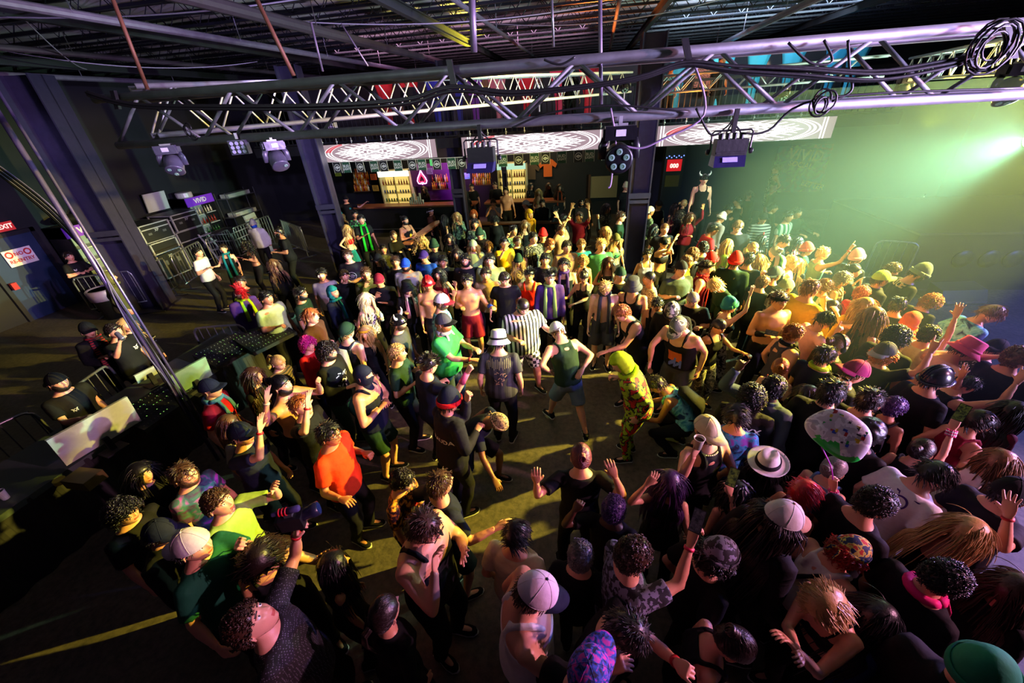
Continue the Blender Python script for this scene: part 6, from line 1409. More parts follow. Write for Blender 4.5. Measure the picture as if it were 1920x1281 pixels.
def one_bottle(name, label, grp, x, y, z, h, r, m_):
    key = (round(h, 2), round(r, 3))
    if key not in BM: q = Mb(); bottle(q, 0, 0, 0, h, r) if 'bottle' in name else q.lathe([(r * .9, 0), (r, .01), (r, h - .01), (r * .85, h)], (0, 0, 0), 8); o = q.build(name, AMB[0], smooth=True); BM[key] = o.data; bpy.data.objects.remove(o)
    o = bpy.data.objects.new(name, BM[key]); COL.objects.link(o); o.location = (x, y, z); o.material_slots[0].link = 'OBJECT'; o.material_slots[0].material = m_; tag(o, label, 'bottle' if 'bottle' in name else 'can', grp)
BM = {}
def fridge(px, pyt, pyb, wpx, label, grp, lit, green=False):
    tp = ay(px, pyt, YBK); bt = ay(px, pyb, YBK); w = abs(ay(px + wpx / 2, pyt, YBK)[0] - ay(px - wpx / 2, pyt, YBK)[0]) / 2; h = tp[2]; x = tp[0]
    t = thing('glass_door_fridge', label, 'fridge', (x, YBK, 0)); z0 = max(.5, bt[2]) - .25
    mb = Mb(); mb.box((-w, .55, 0), (w, .6, h)); mb.box((-w, 0, 0), (-w + .04, .6, h)); mb.box((w - .04, 0, 0), (w, .6, h)); mb.box((-w, 0, 0), (w, .6, z0)); mb.box((-w, 0, h - .05), (w, .6, h)); mb.build('cabinet', mat('fridge_body', '#d8d0b0', .5), t)
    Mb().box((-w, -.04, h - .24), (w, 0, h - .02)).build('header_light', mat('header_lit' + ('g' if green else ''), '#202020', .5, emit='#f4f0e0' if not green else '#b8e8c8', estr=lit), t)
    mb = Mb(); [mb.box((s_ - .025, -.03, z0), (s_ + .025, 0, h - .24)) for s_ in (-w + .025, 0, w - .025)]; mb.build('door_frame', mat('fridge_frame', '#c8b878', .4, .3), t)
    Mb().box((-w + .05, .50, z0), (w - .05, .53, h - .24)).build('inner_lamp', mat('fridge_lamp', '#202010', .5, emit='#f0d070', estr=1.1), t)
    ns = 4; mb = Mb()
    for k in range(ns): mb.box((-w + .04, .05, z0 + (h - .26 - z0) * k / ns), (w - .04, .5, z0 + (h - .26 - z0) * k / ns + .02))
    mb.build('shelf', mat('fridge_shelf', '#d0c080', .4), t)
    for k in range(ns):
        z = z0 + (h - .26 - z0) * k / ns + .021; n = 11
        for i in range(n):
            xx = -w + .09 + (2 * w - .18) * i / (n - 1)
            if abs(xx) < .05: continue
            one_bottle('can' if k in (1, 2) else 'bottle', 'drink on a shelf of the ' + grp, 'drinks in the ' + grp, x + xx, YBK + .14, z, .13 if k in (1, 2) else .22, .030, AMB[(i * 7 + k * 3) % 7 if k else (i % 3) * 2])
fridge(736, 320, 384, 58, 'brightly lit double door drinks fridge left of the neon spade', 'fridge beside the neon spade', 2.2)
fridge(958, 306, 366, 54, 'yellow lit double door drinks fridge right of the pale post', 'fridge right of the pale post', 1.0, True)
def bottle_shelf(px0, px1, py0, py1, label, grp, n, rows, pal):
    a = ay(px0, py0, YBK); c = ay(px1, py1, YBK); t = thing('bottle_shelf', label, 'shelf', (0, 0, 0)); mb = Mb(); x0, x1 = a[0], c[0]; z1, z0 = a[2], c[2]
    for k in range(rows): z = z0 + (z1 - z0) * k / rows; mb.box((x0, YBK - .02 + .1 * k, z - .03), (x1, YBK + .16 + .1 * k, z))
    mb.build('steps', M_['wood'], t)
    for k in range(rows):
        z = z0 + (z1 - z0) * k / rows + .002
        for i in range(n): one_bottle('bottle', 'liquor bottle on the ' + grp, 'bottles on the ' + grp, x0 + (x1 - x0) * (i + .5) / n, YBK + .06 + .1 * k, z, .26 + .05 * ((i * 5 + k) % 3) / 2, .036, AMB[pal[(i * 3 + k) % len(pal)]])
bottle_shelf(656, 692, 328, 358, 'stepped shelf of amber bottles left of the bright fridge', 'stepped shelf left of the bright fridge', 10, 3, (0, 0, 1, 2, 0))
bottle_shelf(806, 840, 330, 354, 'stepped shelf of bottles right of the neon spade', 'stepped shelf right of the neon spade', 9, 2, (0, 2, 1, 0, 4))
bottle_shelf(882, 920, 316, 346, 'stepped shelf of orange lit bottles right of the pale post', 'stepped shelf right of the pale post', 9, 3, (0, 0, 5, 1))
# purple alcove with neon spade
a = ay(762, 310, YBK + .25); c = ay(846, 362, YBK + .25); structure(Mb().box((a[0], YBK + .5, 0.9), (c[0], YBK + .55, a[2])).build('trim_23', mat('purple_wall', '#5a1478', .7)))
t = thing('neon_sign', 'pink and white neon spade sign on the purple wall', 'neon sign', ay(791, 334, YBK + .2)); S = .42
sp = [(0, .5), (.12, .28), (.32, .02), (.40, -.18), (.32, -.34), (.16, -.36), (.05, -.28), (.03, -.40), (-.03, -.40), (-.05, -.28), (-.16, -.36), (-.32, -.34), (-.40, -.18), (-.32, .02), (-.12, .28), (0, .5)]
Mb().tube([(x * S * 1.3, -.03, z * S * 1.5) for x, z in sp], .022, 8).build('outline', mat('pink_neon', '#401030', .4, emit='#ff9ad8', estr=5.0), t, True)
Mb().tube([(x * S * .8, -.03, z * S * .95 - .02) for x, z in sp], .020, 8).build('inner_outline', mat('red_neon', '#400810', .4, emit='#ff2a50', estr=3.5), t, True)
Mb().box((-.5, 0, -.35), (.5, .02, .4)).build('backing', mat('sign_board', '#3a0a50', .5), t)
for k, (px, py) in enumerate([(768 + 4 * i, 372 + (i % 2) * 2) for i in range(7)]):
    o = Mb().lathe([(.030, 0), (.045, .16), (.042, .16), (.028, .01)], (0, 0, 0), 12).build('cup_stack', M_['white'], smooth=True); o.location = (*ay(px, py, 16.0)[:2], 1.10); o.scale = (1, 1, 1 + (k % 3) * .8); tag(o, 'stack of pale plastic cups on the bar near the bartender', 'cup', 'cup stacks on the bar')
for k, (x, py, c, lb) in enumerate(((700, 332, '#c05018', 'small orange notice by the bright fridge'), (704, 353, '#b88a30', 'small framed yellow picture under the orange notice'), (671, 322, '#a8521c', 'orange framed picture above the amber bottles'), (633, 325, '#8fae2a', 'lime green sticker on the bar wall'), (875, 330, '#2a8a78', 'turquoise card beside the pale post'), (805, 321, '#7a5ac0', 'lavender sign above the neon spade'), (610, 312, '#b8742a', 'yellowish lamp shade at the left end of the bar'), (812, 305, '#3aa86a', 'small green television over the bar'), (1265, 290, '#8a7420', 'yellow topper sign of the game machine'))):
    t = thing('wall_sign', lb, 'sign', ay(x, py, YBK - .02)); Mb().box((-.14, 0, -.12), (.14, .02, .12)).build('board', mat('printed_card', c, .6, emit=c if k in (7,) else None, estr=.6 if k == 7 else 0), t)
    mb = Mb(); [mb.box((-.10, -.004, -.07 + .05 * q), (.10 - .03 * (q % 2), 0, -.055 + .05 * q)) for q in range(4)]; mb.build('lines', M_['case'], t)
tag(Mb().box((-.09, -.05, 0), (.09, .05, 3.7)).build('pale_post', mat('pale_wood', '#9a8a70', .5)), 'narrow pale post between the two halves of the bar', 'post').location = (*ay(863, 330, 16.0)[:2], 0)
t = thing('neon_sign', 'round white badge with purple letter on the pale post', 'neon sign', ay(861, 314, 15.9)); Mb().lathe([(.13, 0), (.13, .03)], (0, 0, 0), 20, axis=(0, -1, 0)).build('disc', mat('badge_white', '#303030', .4, emit='#d8c8e0', estr=1.0), t); mb = Mb(); put_text(mb, 'U', (0, -.035, 0), (1, 0, 0), (0, 0, 1), .2, bold=.01); mb.build('letter', mat('badge_purple', '#7a1a90', .5), t)
def shirt(px, py, c, label, s=1.0):
    mb = Mb(); V = [(-.18, -.35), (.18, -.35), (.18, .10), (.33, 0), (.40, .14), (.20, .32), (.08, .35), (0, .30), (-.08, .35), (-.20, .32), (-.40, .14), (-.33, 0), (-.18, .10)]
    n = len(V); v = [(x * s, 0, z * s) for x, z in V] + [(x * s, .05, z * s) for x, z in V]; mb.add(v, [tuple(range(n)), tuple(range(2 * n - 1, n - 1, -1))] + [(i, n + i, n + (i + 1) % n, (i + 1) % n) for i in range(n)])
    o = mb.build('hanging_shirt', mat('hung_cloth', c, .8)); o.location = ay(px, py, YB - .12); tag(o, label, 'shirt')
shirt(1027, 315, '#c0581a', 'orange t-shirt pinned to the back wall'); shirt(997, 322, '#4a3a2c', 'faded brown hanging beside the orange t-shirt', .9)
t = thing('notice_board', 'pale tan board on the back wall near the right column', 'board', ay(1135, 350, YB - .1)); Mb().box((-.62, 0, -.45), (.5, .04, .42)).build('panel', mat('tan_board', '#8a7a58', .7), t); Mb().box((-.72, -.02, -.5), (-.62, .06, .5)).build('frame', M_['wood'], t)
# game machine
g0 = ay(1264, 310, 16.6); t = thing('game_machine', 'black arcade punching machine with red display', 'game machine', (g0[0], 16.6, 0)); Mb().box((-.35, 0, 0), (.35, .5, g0[2] + .7)).build('cabinet', M_['case'], t)
mb = Mb(); mb.box((-.26, -.02, g0[2] - .2), (.26, 0, g0[2] + .2)); mb.build('display', mat('red_display', '#300404', .4, emit='#d81020', estr=.9), t)
mb = Mb(); put_text(mb, '000', (0, -.03, g0[2] - .02), (1, 0, 0), (0, 0, 1), .2, bold=.01); mb.build('digits', mat('digit_lit', '#301010', .4, emit='#ffd8c8', estr=1.6), t)
for k in range(8): Mb().ball((-.3 + .085 * k, -.03, g0[2] + (.32 if k % 2 else .27)), .022, 8).build('bulb', mat('blue_bulb', '#101030', .4, emit='#7090ff', estr=2.5), t)
Mb().box((-.25, -.02, g0[2] - .75), (.25, 0, g0[2] - .35)).build('panel', mat('yellow_panel', '#7a6a18', .5), t)
# posters on the far wall right
p = ay(1500, 312, YB - .1); t = thing('wall_poster', 'tall colourful hanging poster with large yellow lettering', 'poster', p); w = .95
Mb().box((-w, 0, -.95), (w, .03, .75)).build('sheet', pattern('poster_print', 'tie', '#123a3a', '#7a8a2a', .5, .8, '#5a2018'), t)
mb = Mb(); put_text(mb, 'VIVID', (.1, -.006, .38), (1, 0, -.12), (.12, 0, 1), .52, bold=.012); put_text(mb, 'SOCIAL', (.0, -.006, .05), (1, 0, -.2), (.2, 0, 1), .26, bold=.006); put_text(mb, 'BETTER', (.65, -.006, -.72), (1, 0, -.25), (.25, 0, 1), .26, bold=.006); mb.build('lettering', mat('poster_yellow', '#d8b83a', .6), t)
mb = Mb(); put_text(mb, 'Budweiser', (.62, -.006, .62), (1, 0, -.2), (.2, 0, 1), .16); mb.build('small_lettering', mat('poster_red', '#c84a3a', .6), t)
# ---- left wall: exit, door, fridges, rack
structure(Mb().box((XL, 7.35, 0), (XL + .06, 8.5, 2.15)).build('door_1', mat('door_blue', '#1c2c50', .45, .2, var=.2, scale=3)))
structure(Mb().box((XL, 7.25, 0), (XL + .09, 7.35, 2.25)).box((XL, 8.5, 0), (XL + .09, 8.6, 2.25)).box((XL, 7.25, 2.15), (XL + .09, 8.6, 2.25)).build('door_2', M_['dark']))
def wall_sign_x(px, py, w, h, label, parts, cat='sign'):
    p = ax(px, py, XL + .1); t = thing('wall_sign', label, cat, p); Mb().box((-.01, -w / 2, -h / 2), (.01, w / 2, h / 2)).build('board', parts[0], t)
    for i, (txt, z, s, m_) in enumerate(parts[1:]):
        mb = Mb(); put_text(mb, txt, (.014, 0, z), (0, 1, 0), (0, 0, 1), s, bold=s * .03); mb.build('lettering', m_, t)
    return t
rm = mat('sign_red', '#b01820', .5)
t = wall_sign_x(38, 481, .62, .42, 'white no re-entry sign in red letters on the blue door', (mat('sign_white', '#d0ccd4', .6), ('NO', .08, .13, rm), ('RE-ENTRY', -.09, .12, rm)))
for s_ in (-1, 1):
    m2 = Mb(); emb_ring(m2, .17, 0, .3, .5); V = np.concatenate(m2.v); mb = Mb(); mb.add(np.stack([np.full(len(V), .014), V[:, 0] + s_ * .2, V[:, 1] + .09], 1), [q for q in m2.f]); mb.build('symbol', rm, t)
wall_sign_x(9, 425, .36, .22, 'lit red exit sign at the left edge', (mat('exit_face', '#300808', .4, emit='#d83038', estr=.7), ('EXIT', 0, .15, mat('exit_letters', '#302020', .4, emit='#ffc8c0', estr=1.6))))
tag(Mb().box((-.04, -.06, -.09), (.04, .06, .09)).build('fire_alarm', M_['red']), 'small red alarm box on the wall left of the door', 'alarm').location = ax(27, 537, XL + .2)
def vivid_fridge(y0, y1, ztop, label):
    t = thing('glass_door_fridge', label, 'fridge', (XL + .05, (y0 + y1) / 2, 0)); w = (y1 - y0) / 2; D = .7
    mb = Mb(); mb.box((0, -w, 0), (.05, w, ztop)); mb.box((0, -w, 0), (D, -w + .04, ztop)); mb.box((0, w - .04, 0), (D, w, ztop)); mb.box((0, -w, 0), (D, w, .15)); mb.box((0, -w, ztop - .3), (D, w, ztop)); mb.build('cabinet', M_['case'], t)
    Mb().box((D, -w, ztop - .3), (D + .03, w, ztop)).build('header', mat('purple_header', '#6a2ab0', .5, emit='#5a20a0', estr=.35), t)
    mb = Mb(); put_text(mb, 'VIVID', (D + .035, 0, ztop - .15), (0, 1, 0), (0, 0, 1), .22, bold=.008); mb.build('lettering', mat('header_white', '#d8d0e0', .5), t)
    mb = Mb(); [mb.box((D, q - .03, .15), (D + .03, q + .03, ztop - .3)) for q in (-w + .03, 0, w - .03)]; mb.build('door_frame', M_['case'], t)
    mb = Mb(); [mb.box((.05, -w + .05, .35 + .38 * k), (D - .05, w - .05, .37 + .38 * k)) for k in range(4)]; mb.build('shelf', M_['white'], t)
    Mb().box((.06, -w + .05, .2), (.08, w - .05, ztop - .32)).build('inner_wall', mat('inner_wall', '#6f7f84', .5, emit='#8aa0a8', estr=.12), t)
    return t
vivid_fridge(8.75, 9.95, 2.15, 'purple topped drinks fridge just behind the left column'); vf = vivid_fridge(12.7, 13.9, 2.15, 'purple topped drinks fridge at the far end of the left wall')
for k in range(3):
    for i in range(8): one_bottle('bottle', 'bottle on a shelf of the far purple topped fridge', 'drinks in the far purple fridge', XL + .6, 12.85 + .13 * i, .39 + .38 * (k + 1), .22, .032, AMB[(3, 2, 1)[k]])
for (y, z, s_, c, lb) in ((9.2, 2.2, (.25, .35, .12), 'k', 'dark bags piled on top of the purple fridge behind the left column'), (9.7, 2.2, (.15, .16, .16), 'bl', 'small blue bag on top of the purple fridge')):
    mb = Mb(); v, f = sphere(18, 12); mb.add(v * np.array(s_) * (1 + .15 * np_noise(v, 5, 3))[:, None], f); o = mb.build('bag', cloth(c), smooth=True); o.location = (XL + .45, y, z + s_[2] * .9); tag(o, lb, 'bag')
tag(Mb().lathe([(.24, 0), (.26, .03), (.26, .17), (.24, .19)], (0, 0, 0), 24).build('tin', mat('tin_white', '#c8b8bc', .4, .3)), 'round white tin on top of the far purple fridge', 'tin').location = (XL + .5, 13.0, 2.15)
def case(name, x, y, z, sx, sy, sz, label, rz=0.0, lid=True, red=False):
    t = thing('flight_case', label, 'flight case', (x, y, z), rz); mb = Mb(); mb.box((-sx, -sy, .10 if z < .3 else 0), (sx, sy, sz)); mb.build('body', M_['case'], t); mb = Mb(); z0 = .10 if z < .3 else 0; e = .022
    for a in (-1, 1):
        for b in (-1, 1): mb.box((a * sx - e, b * sy - e, z0), (a * sx + e, b * sy + e, sz)); 
        for zz in (z0, sz - .02, sz * .72): mb.box((-sx, a * sy - e, zz - .012), (sx, a * sy + e, zz + .02)); mb.box((a * sx - e, -sy, zz - .012), (a * sx + e, sy, zz + .02))
    mb.build('edging', M_['alu'], t)
    mb = Mb(); [mb.box((sx + .002, q - .06, sz * .4), (sx + .02, q + .06, sz * .52)) for q in (-sy * .5, sy * .5)]; [mb.box((q - .06, -sy - .02, sz * .4), (q + .06, -sy - .002, sz * .52)) for q in (-sx * .5, sx * .5)]; mb.build('latch', M_['chrome'], t)
    mb = Mb(); put_text(mb, 'XP', (sx + .025, .0, sz * .6), (0, 1, 0), (0, 0, 1), .12); mb.build('stencil', M_['white'], t)
    if z < .3:
        for a in (-1, 1):
            for b in (-1, 1): Mb().lathe([(.045, -.02), (.045, .02)], (a * (sx - .08), b * (sy - .08), .05), 12, axis=(0, 1, 0)).build('caster', M_['cab'], t)
    return t
case('a', -13.9, 10.6, 0, .45, .45, 1.25, 'tall black flight case standing first behind the barricades'); case('b', -14.1, 10.7, 1.25, .5, .5, .55, 'black road case stacked on the tall flight case')
case('c', -14.1, 11.85, 0, .45, .55, 1.3, 'square edged black flight case beside the stacked pair'); case('d', -14.1, 11.9, 1.3, .45, .5, .55, 'road case stacked under the white board'); case('e', -13.2, 12.9, 0, .5, .5, .95, 'low black flight case with red strip on top beside the barricades', .1, red=True)
t = thing('step_stool', 'small white step ladder leaning on the cases', 'ladder', (-13.4, 12.0, .0), .2); mb = Mb(); [mb.obox((.2, q, .55), (.0, .02, 0), (.02, 0, 0), (-.18, 0, .55)) for q in (-.2, .2)]; mb.build('rail', M_['white'], t); mb = Mb(); [mb.box((.32 - .09 * k, -.2, .25 + .26 * k), (.5 - .1 * k, .2, .27 + .26 * k)) for k in range(4)]; mb.build('tread', M_['white'], t)
tag(Mb().obox((0, 0, .35), (.02, 0, 0), (0, .4, 0), (0.05, 0, .3)).build('white_board', M_['white']), 'blank white board propped above the flight cases', 'board').location = (XL + .25, 12.1, 1.85)
t = thing('folding_table', 'upended white folding table beside the wire shelf', 'table', (-13.3, 14.35, 0), .2); Mb().obox((0, 0, .62), (.03, 0, 0), (0, .38, 0), (-.06, 0, .6)).build('tabletop', M_['white'], t); mb = Mb(); mb.tube([(.05, -.25, .1), (.12, -.2, 1.0)], .015, 6); mb.tube([(.05, .25, .1), (.12, .2, 1.0)], .015, 6); mb.build('folded_leg', M_['chrome'], t)
t = thing('wire_shelf', 'wire shelf rack with white trays at the left wall corner', 'shelf', (XL + .4, 15.4, 0)); mb = Mb(); [mb.tube([(a, b, 0), (a, b, 2.0)], .015, 6) for a in (-.25, .25) for b in (-.8, .8)]; mb.build('post', M_['chrome'], t); mb = Mb(); [mb.box((-.27, -.82, z), (.27, .82, z + .03)) for z in (.4, 1.0, 1.75)]; mb.build('deck', M_['chrome'], t)
for z, lb in ((1.78, 'white tray on the upper deck of the wire shelf'), (1.03, 'white tray on the middle deck of the wire shelf')): tag(Mb().box((-.2, -.6, 0), (.2, .6, .14)).build('tray', M_['white']), lb, 'tray').location = (XL + .4, 15.4, z)
# barricades
def barricade(a, b, label, group=None):
    a = np.array([*a, 0.0]); b = np.array([*b, 0.0]); L_ = np.linalg.norm(b - a); t = thing('crowd_barricade', label, 'barricade', a, math.atan2(*(b - a)[:2][::-1]), group)
    mb = Mb(); mb.tube(smoothp([(0, 0, .25), (0, 0, .95), (.05, 0, 1.08), (.16, 0, 1.12), (L_ - .16, 0, 1.12), (L_ - .05, 0, 1.08), (L_, 0, .95), (L_, 0, .25)], 3), .021, 8); mb.tube([(0, 0, .22), (L_, 0, .22)], .018, 8); mb.build('frame', M_['chrome'], t, True)
    for k in range(int(L_ / .14)): x = .12 + k * .14; Mb().tube([(x, 0, .22), (x, 0, 1.12)], .008, 6).build('bar', M_['chrome'], t)
    for x in (.2, L_ - .2): Mb().box((x - .03, -.3, 0), (x + .03, .3, .02)).box((x - .012, -.012, .02), (x + .012, .012, .25)).build('foot', M_['chrome'], t)
bl = az(305, 483, 1.12)[:2]; b2 = az(372, 452, 1.12)[:2]; b3 = az(427, 430, 1.12)[:2]; b4 = az(503, 404, 1.12)[:2]; b5 = az(525, 412, 1.12)[:2]
b0 = az(258, 505, 1.12)[:2]
for k, (p, q, lb) in enumerate(((b0 + np.array([-1.3, -.7]), b0 + np.array([-.15, -.1]), 'steel crowd barricade behind the left column'), (b0, bl, 'steel crowd barricade right behind the left column foot'), (bl + .12, b2, 'steel crowd barricade behind the white t-shirt'), (b2 + .12, b3, 'steel crowd barricade in the middle of the row by the flight cases'), (b3 + .1, b4, 'last steel crowd barricade of the row by the flight cases'))): barricade(p, q, lb)
barricade(b5, b5 + np.array([1.7, -1.2]), 'steel crowd barricade turned across the end of the row')
barricade(az(10, 815, 1.1)[:2] - .4, az(150, 742, 1.1)[:2] - .35, 'dark barricade behind the person at the desk'); barricade(az(158, 738, 1.1)[:2] - .2, az(245, 672, 1.1)[:2] - .2, 'dark barricade curving behind the scarfed person')
barricade(az(360, 618, 1.1)[:2], az(455, 610, 1.1)[:2], 'dim barricade between the desk and the white t-shirts')
barricade(az(1645, 452, 1.1)[:2], az(1725, 458, 1.1)[:2], 'barricade standing on the purple lit floor by the stage')
t = thing('trash_can', 'round trash can with a pale bag by the left column', 'bin', (*(az(238, 560, .3)[:2] + np.array([.1, -.5])), 0)); Mb().lathe([(.24, 0), (.30, .75), (.32, .76), (.32, .80), (.28, .80)], (0, 0, 0), 24).build('barrel', M_['case'], t, True); Mb().lathe([(.325, .55), (.335, .80), (.30, .83), (.27, .80)], (0, 0, 0), 24).build('liner', mat('bin_liner', '#7a6c94', .4), t, True)
# ---- sound desk
t = thing('sound_desk', 'long sound and light control desk with black skirt', 'desk', (-6.35, 1.0, 0), -.04); Mb().box((-.55, -.6, .88), (.45, 5.3, .95)).build('top', mat('desk_top', '#3d4a48', .5, var=.25, scale=9), t); mb = Mb(); v = []; f = []; n = 120
for i in range(n): y = -.6 + 5.9 * i / (n - 1); o_ = .012 * math.sin(i * 1.1); v += [(.44 + o_, y, .93), (.45 + o_ * 2, y, .02)]
for i in range(n - 1): f.append((2 * i, 2 * i + 2, 2 * i + 3, 2 * i + 1))
mb.add(v, f); mb.build('skirt', M_['black'], t)
def monitor(cx, cy, z, w, h, yaw, label, tilt=.12, c='#a8b0a0'):
    t = thing('monitor', label, 'monitor', (cx, cy, z), yaw); mb = Mb(); mb.obox((0, 0, .12 + h / 2), (w / 2, 0, 0), (0, .018, 0), (0, h / 2 * math.sin(tilt), h / 2 * math.cos(tilt))); mb.build('shell', mat('monitor_back', c, .45), t)
    Mb().obox((0, -.024, .12 + h / 2), (w / 2 - .012, 0, 0), (0, .002, 0), (0, (h / 2 - .012) * math.sin(tilt), (h / 2 - .012) * math.cos(tilt))).build('display', M_['case'], t)
    Mb().box((-.03, .0, 0), (.03, .04, .2)).box((-.12, -.08, 0), (.12, .12, .015)).build('stand', M_['dark'], t)
q = az(190, 815, 1.2); monitor(q[0], q[1], .95, .78, .42, -1.75, 'large pale backed monitor facing the bearded desk worker', .18)
q = az(362, 708, 1.2); monitor(q[0], q[1], .95, .5, .34, -1.75, 'green lit monitor on the desk beside the cable pole', .2, '#6f8f68'); q = az(278, 700, 1.15); monitor(q[0], q[1], .95, .34, .16, -1.8, 'low pale laptop screen before the person with the can', .3)
def console(px, py, w, d, rz, label, z=.95):
    p = az(px, py, z + .1); t = thing('mixing_console', label, 'console', (p[0], p[1], z), rz); mb = Mb(); mb.add([(-w, -d, 0), (w, -d, 0), (w, d, 0), (-w, d, 0), (-w, -d, .06), (w, -d, .06), (w, d, .20), (-w, d, .20)], [(0, 3, 2, 1), (4, 5, 6, 7), (0, 1, 5, 4), (1, 2, 6, 5), (2, 3, 7, 6), (3, 0, 4, 7)]); mb.build('chassis', M_['case'], t)
    mb = Mb(); mb2 = Mb(); r = np.random.default_rng(int(px))
    for i in range(14):
        for j in range(5):
            x = -w + .05 + (2 * w - .1) * i / 13; y = -d + .05 + (2 * d - .1) * j / 4; zz = .06 + .14 * (y + d) / (2 * d); mb.box((x - .004, y - .008, zz), (x + .004, y + .008, zz + .012))
            if r.random() < .35: mb2.box((x - .006, y + .02, zz), (x + .006, y + .03, zz + .008))
    mb.build('faders', mat('fader_cap', '#4a4f4a', .5), t); mb2.build('indicator', mat('led_dot', '#102010', .4, emit='#90d860', estr=1.2), t); return t
console(290, 765, .35, .25, 1.5, 'mixing console beside the large pale monitor'); console(430, 655, .42, .25, 1.35, 'lighting console at the far end of the desk'); console(500, 632, .40, .25, 1.2, 'second lighting console with pale cards at the far end'); console(330, 735, .2, .2, 1.5, 'small control surface under the cable pole')
for k in range(9):
    j = np.random.default_rng(60 + k); a = az(250 + 25 * (k % 6), 800 - 20 * (k % 6), .97); c = a + np.array([j.uniform(-.3, .3), j.uniform(.3, 1.0), 0]); m_ = (a + c) / 2 + np.array([j.uniform(-.2, .2), 0, .05]); wire('cable', 'loose cable lying across the desk', smoothp([a, m_, c]), .006, group='loose cables on the desk')
t = thing('tape_roll', 'yellow tape roll on the desk edge', 'tape', az(115, 905, .97)); Mb().lathe([(.03, 0), (.055, 0), (.055, .05), (.03, .05)], (0, 0, 0), 20).build('roll', mat('yellow_tape', '#a89a20', .5), t)
t = thing('glass', 'clear plastic cup at the near end of the desk', 'cup', az(12, 935, .96)); Mb().lathe([(.03, 0), (.042, .12), (.040, .12), (.028, .004)], (0, 0, 0), 16).build('bowl', mat('clear_cup', '#9aa8a4', .15), t)
tag(Mb().box((-.16, -.1, 0), (.16, .1, .12)).build('wooden_box', mat('gold_board', '#5a5018', .6)), 'yellow lit box on the desk edge', 'box').location = az(165, 905, .95)
for px, lb in ((25, 'person side rubbish'),): pass
# cable pole
pb = az(352, 772, .95); pt = ay(0, 262, 4.0); P0 = np.array([pb[0], pb[1], 0]); top = np.array([pb[0], pb[1], 4.9])
tag(Mb().tube([P0, top], .025, 10).build('truss_stand_pole', mat('purple_steel', '#6a6088', .35, .7), smooth=True), 'tall thin steel pole rising from the desk at the left', 'pole')
tag(Mb().tube([P0 + (.07, .05, 0), top + (.0, .10, 0)], .014, 8).build('truss_stand_pole', mat('purple_steel', '#6a6088', .35, .7), smooth=True), 'second thinner pole beside the tall desk pole', 'pole')
for k in range(6):
    j = np.random.default_rng(k + 30); pts = [P0 + np.array([.04 * math.cos(k), .04 * math.sin(k), z + .0]) + np.array([j.uniform(-.012, .012), j.uniform(-.012, .012), 0]) for z in (.95, 1.5, 2.0, 2.6)] + [P0 + (-.02 + .01 * k, .02, 3.1), P0 + (-.32 + .02 * k, .08, 3.6 + .02 * k), P0 + (-1.0, .25, 4.1 + .03 * k)]
    wire('cable', 'cable strapped along the tall desk pole', smoothp(pts), .008, group='cables on the desk pole', m=mat('grey_cable', '#55506a', .4) if k % 2 else None)
# ---- stage side
c0 = az(1727, 437, 1.35); t = thing('stage_riser', 'tall dark stage block at the right with dusty top', 'stage', (c0[0], c0[1], 0)); Mb().box((0, 0, 0), (5.6, 3.6, 1.30)).build('skirt', mat('stage_cloth', '#05060e', .8), t); Mb().box((-.03, -.03, 1.30), (5.6, 3.6, 1.35)).build('deck', mat('stage_deck', '#22242c', .5), t)
p = az(1800, 545, .25); t = thing('floor_monitor', 'low grey wedge on the floor before the stage block', 'speaker', (p[0], p[1], 0), .1); mb = Mb(); mb.add([(-.45, -.25, 0), (.45, -.25, 0), (.45, .25, 0), (-.45, .25, 0), (-.45, -.1, .30), (.45, -.1, .30), (.45, .25, .36), (-.45, .25, .36)], [(0, 3, 2, 1), (4, 5, 6, 7), (0, 1, 5, 4), (1, 2, 6, 5), (2, 3, 7, 6), (3, 0, 4, 7)]); mb.build('cabinet', mat('wedge_paint', '#24272e', .5), t); Mb().box((-.4, -.262, .05), (.4, -.252, .1)).build('grille', M_['chrome'], t)
for px, lb in ((1800, 'subwoofer grille left on the stage block'), (1850, 'subwoofer grille in the middle of the stage block'), (1895, 'subwoofer grille right on the stage block')):
    q = ay(px, 495, c0[1] - .02); o = Mb().lathe([(.16, 0), (.20, .01), (.20, .03), (.05, .02)], (0, 0, 0), 24, axis=(0, -1, 0)).build('subwoofer_grille', mat('cone_paint', '#12151f', .5), smooth=True); o.location = (q[0], c0[1], .75); tag(o, lb, 'speaker')
t = thing('microphone_stand', 'thin microphone stand in the haze on the stage', 'microphone stand', az(1700, 440, .0)); a0 = np.array(t.location)
q = ay(1732, 368, a0[1]); Mb().tube([(0, 0, 0), (0, 0, q[2])], .012, 8).build('pole', M_['chrome'], t); Mb().lathe([(.16, 0), (.14, .02), (.02, .03)], (0, 0, 0), 20).build('base', M_['chrome'], t); Mb().ball((0, 0, q[2] + .04), (.03, .03, .04), 10).build('microphone', M_['case'], t)

m = bpy.data.materials.new('stage_haze'); m.use_nodes = True; nt = m.node_tree; nt.nodes.clear(); o_ = nt.nodes.new('ShaderNodeOutputMaterial'); v_ = nt.nodes.new('ShaderNodeVolumeScatter'); v_.inputs['Density'].default_value = HAZE; v_.inputs['Color'].default_value = (.62, .95, .88, 1); v_.inputs['Anisotropy'].default_value = .2; nt.links.new(v_.outputs[0], o_.inputs['Volume'])  # haze itself is white; its green-blue tint puts light colour into the volume
tag(Mb().box((2.6, 3.5, .02), (XR - .01, YB - .01, 4.25)).build('stage_haze', m), 'thin theatrical haze hanging over the stage side of the hall', 'haze', kind='stuff')
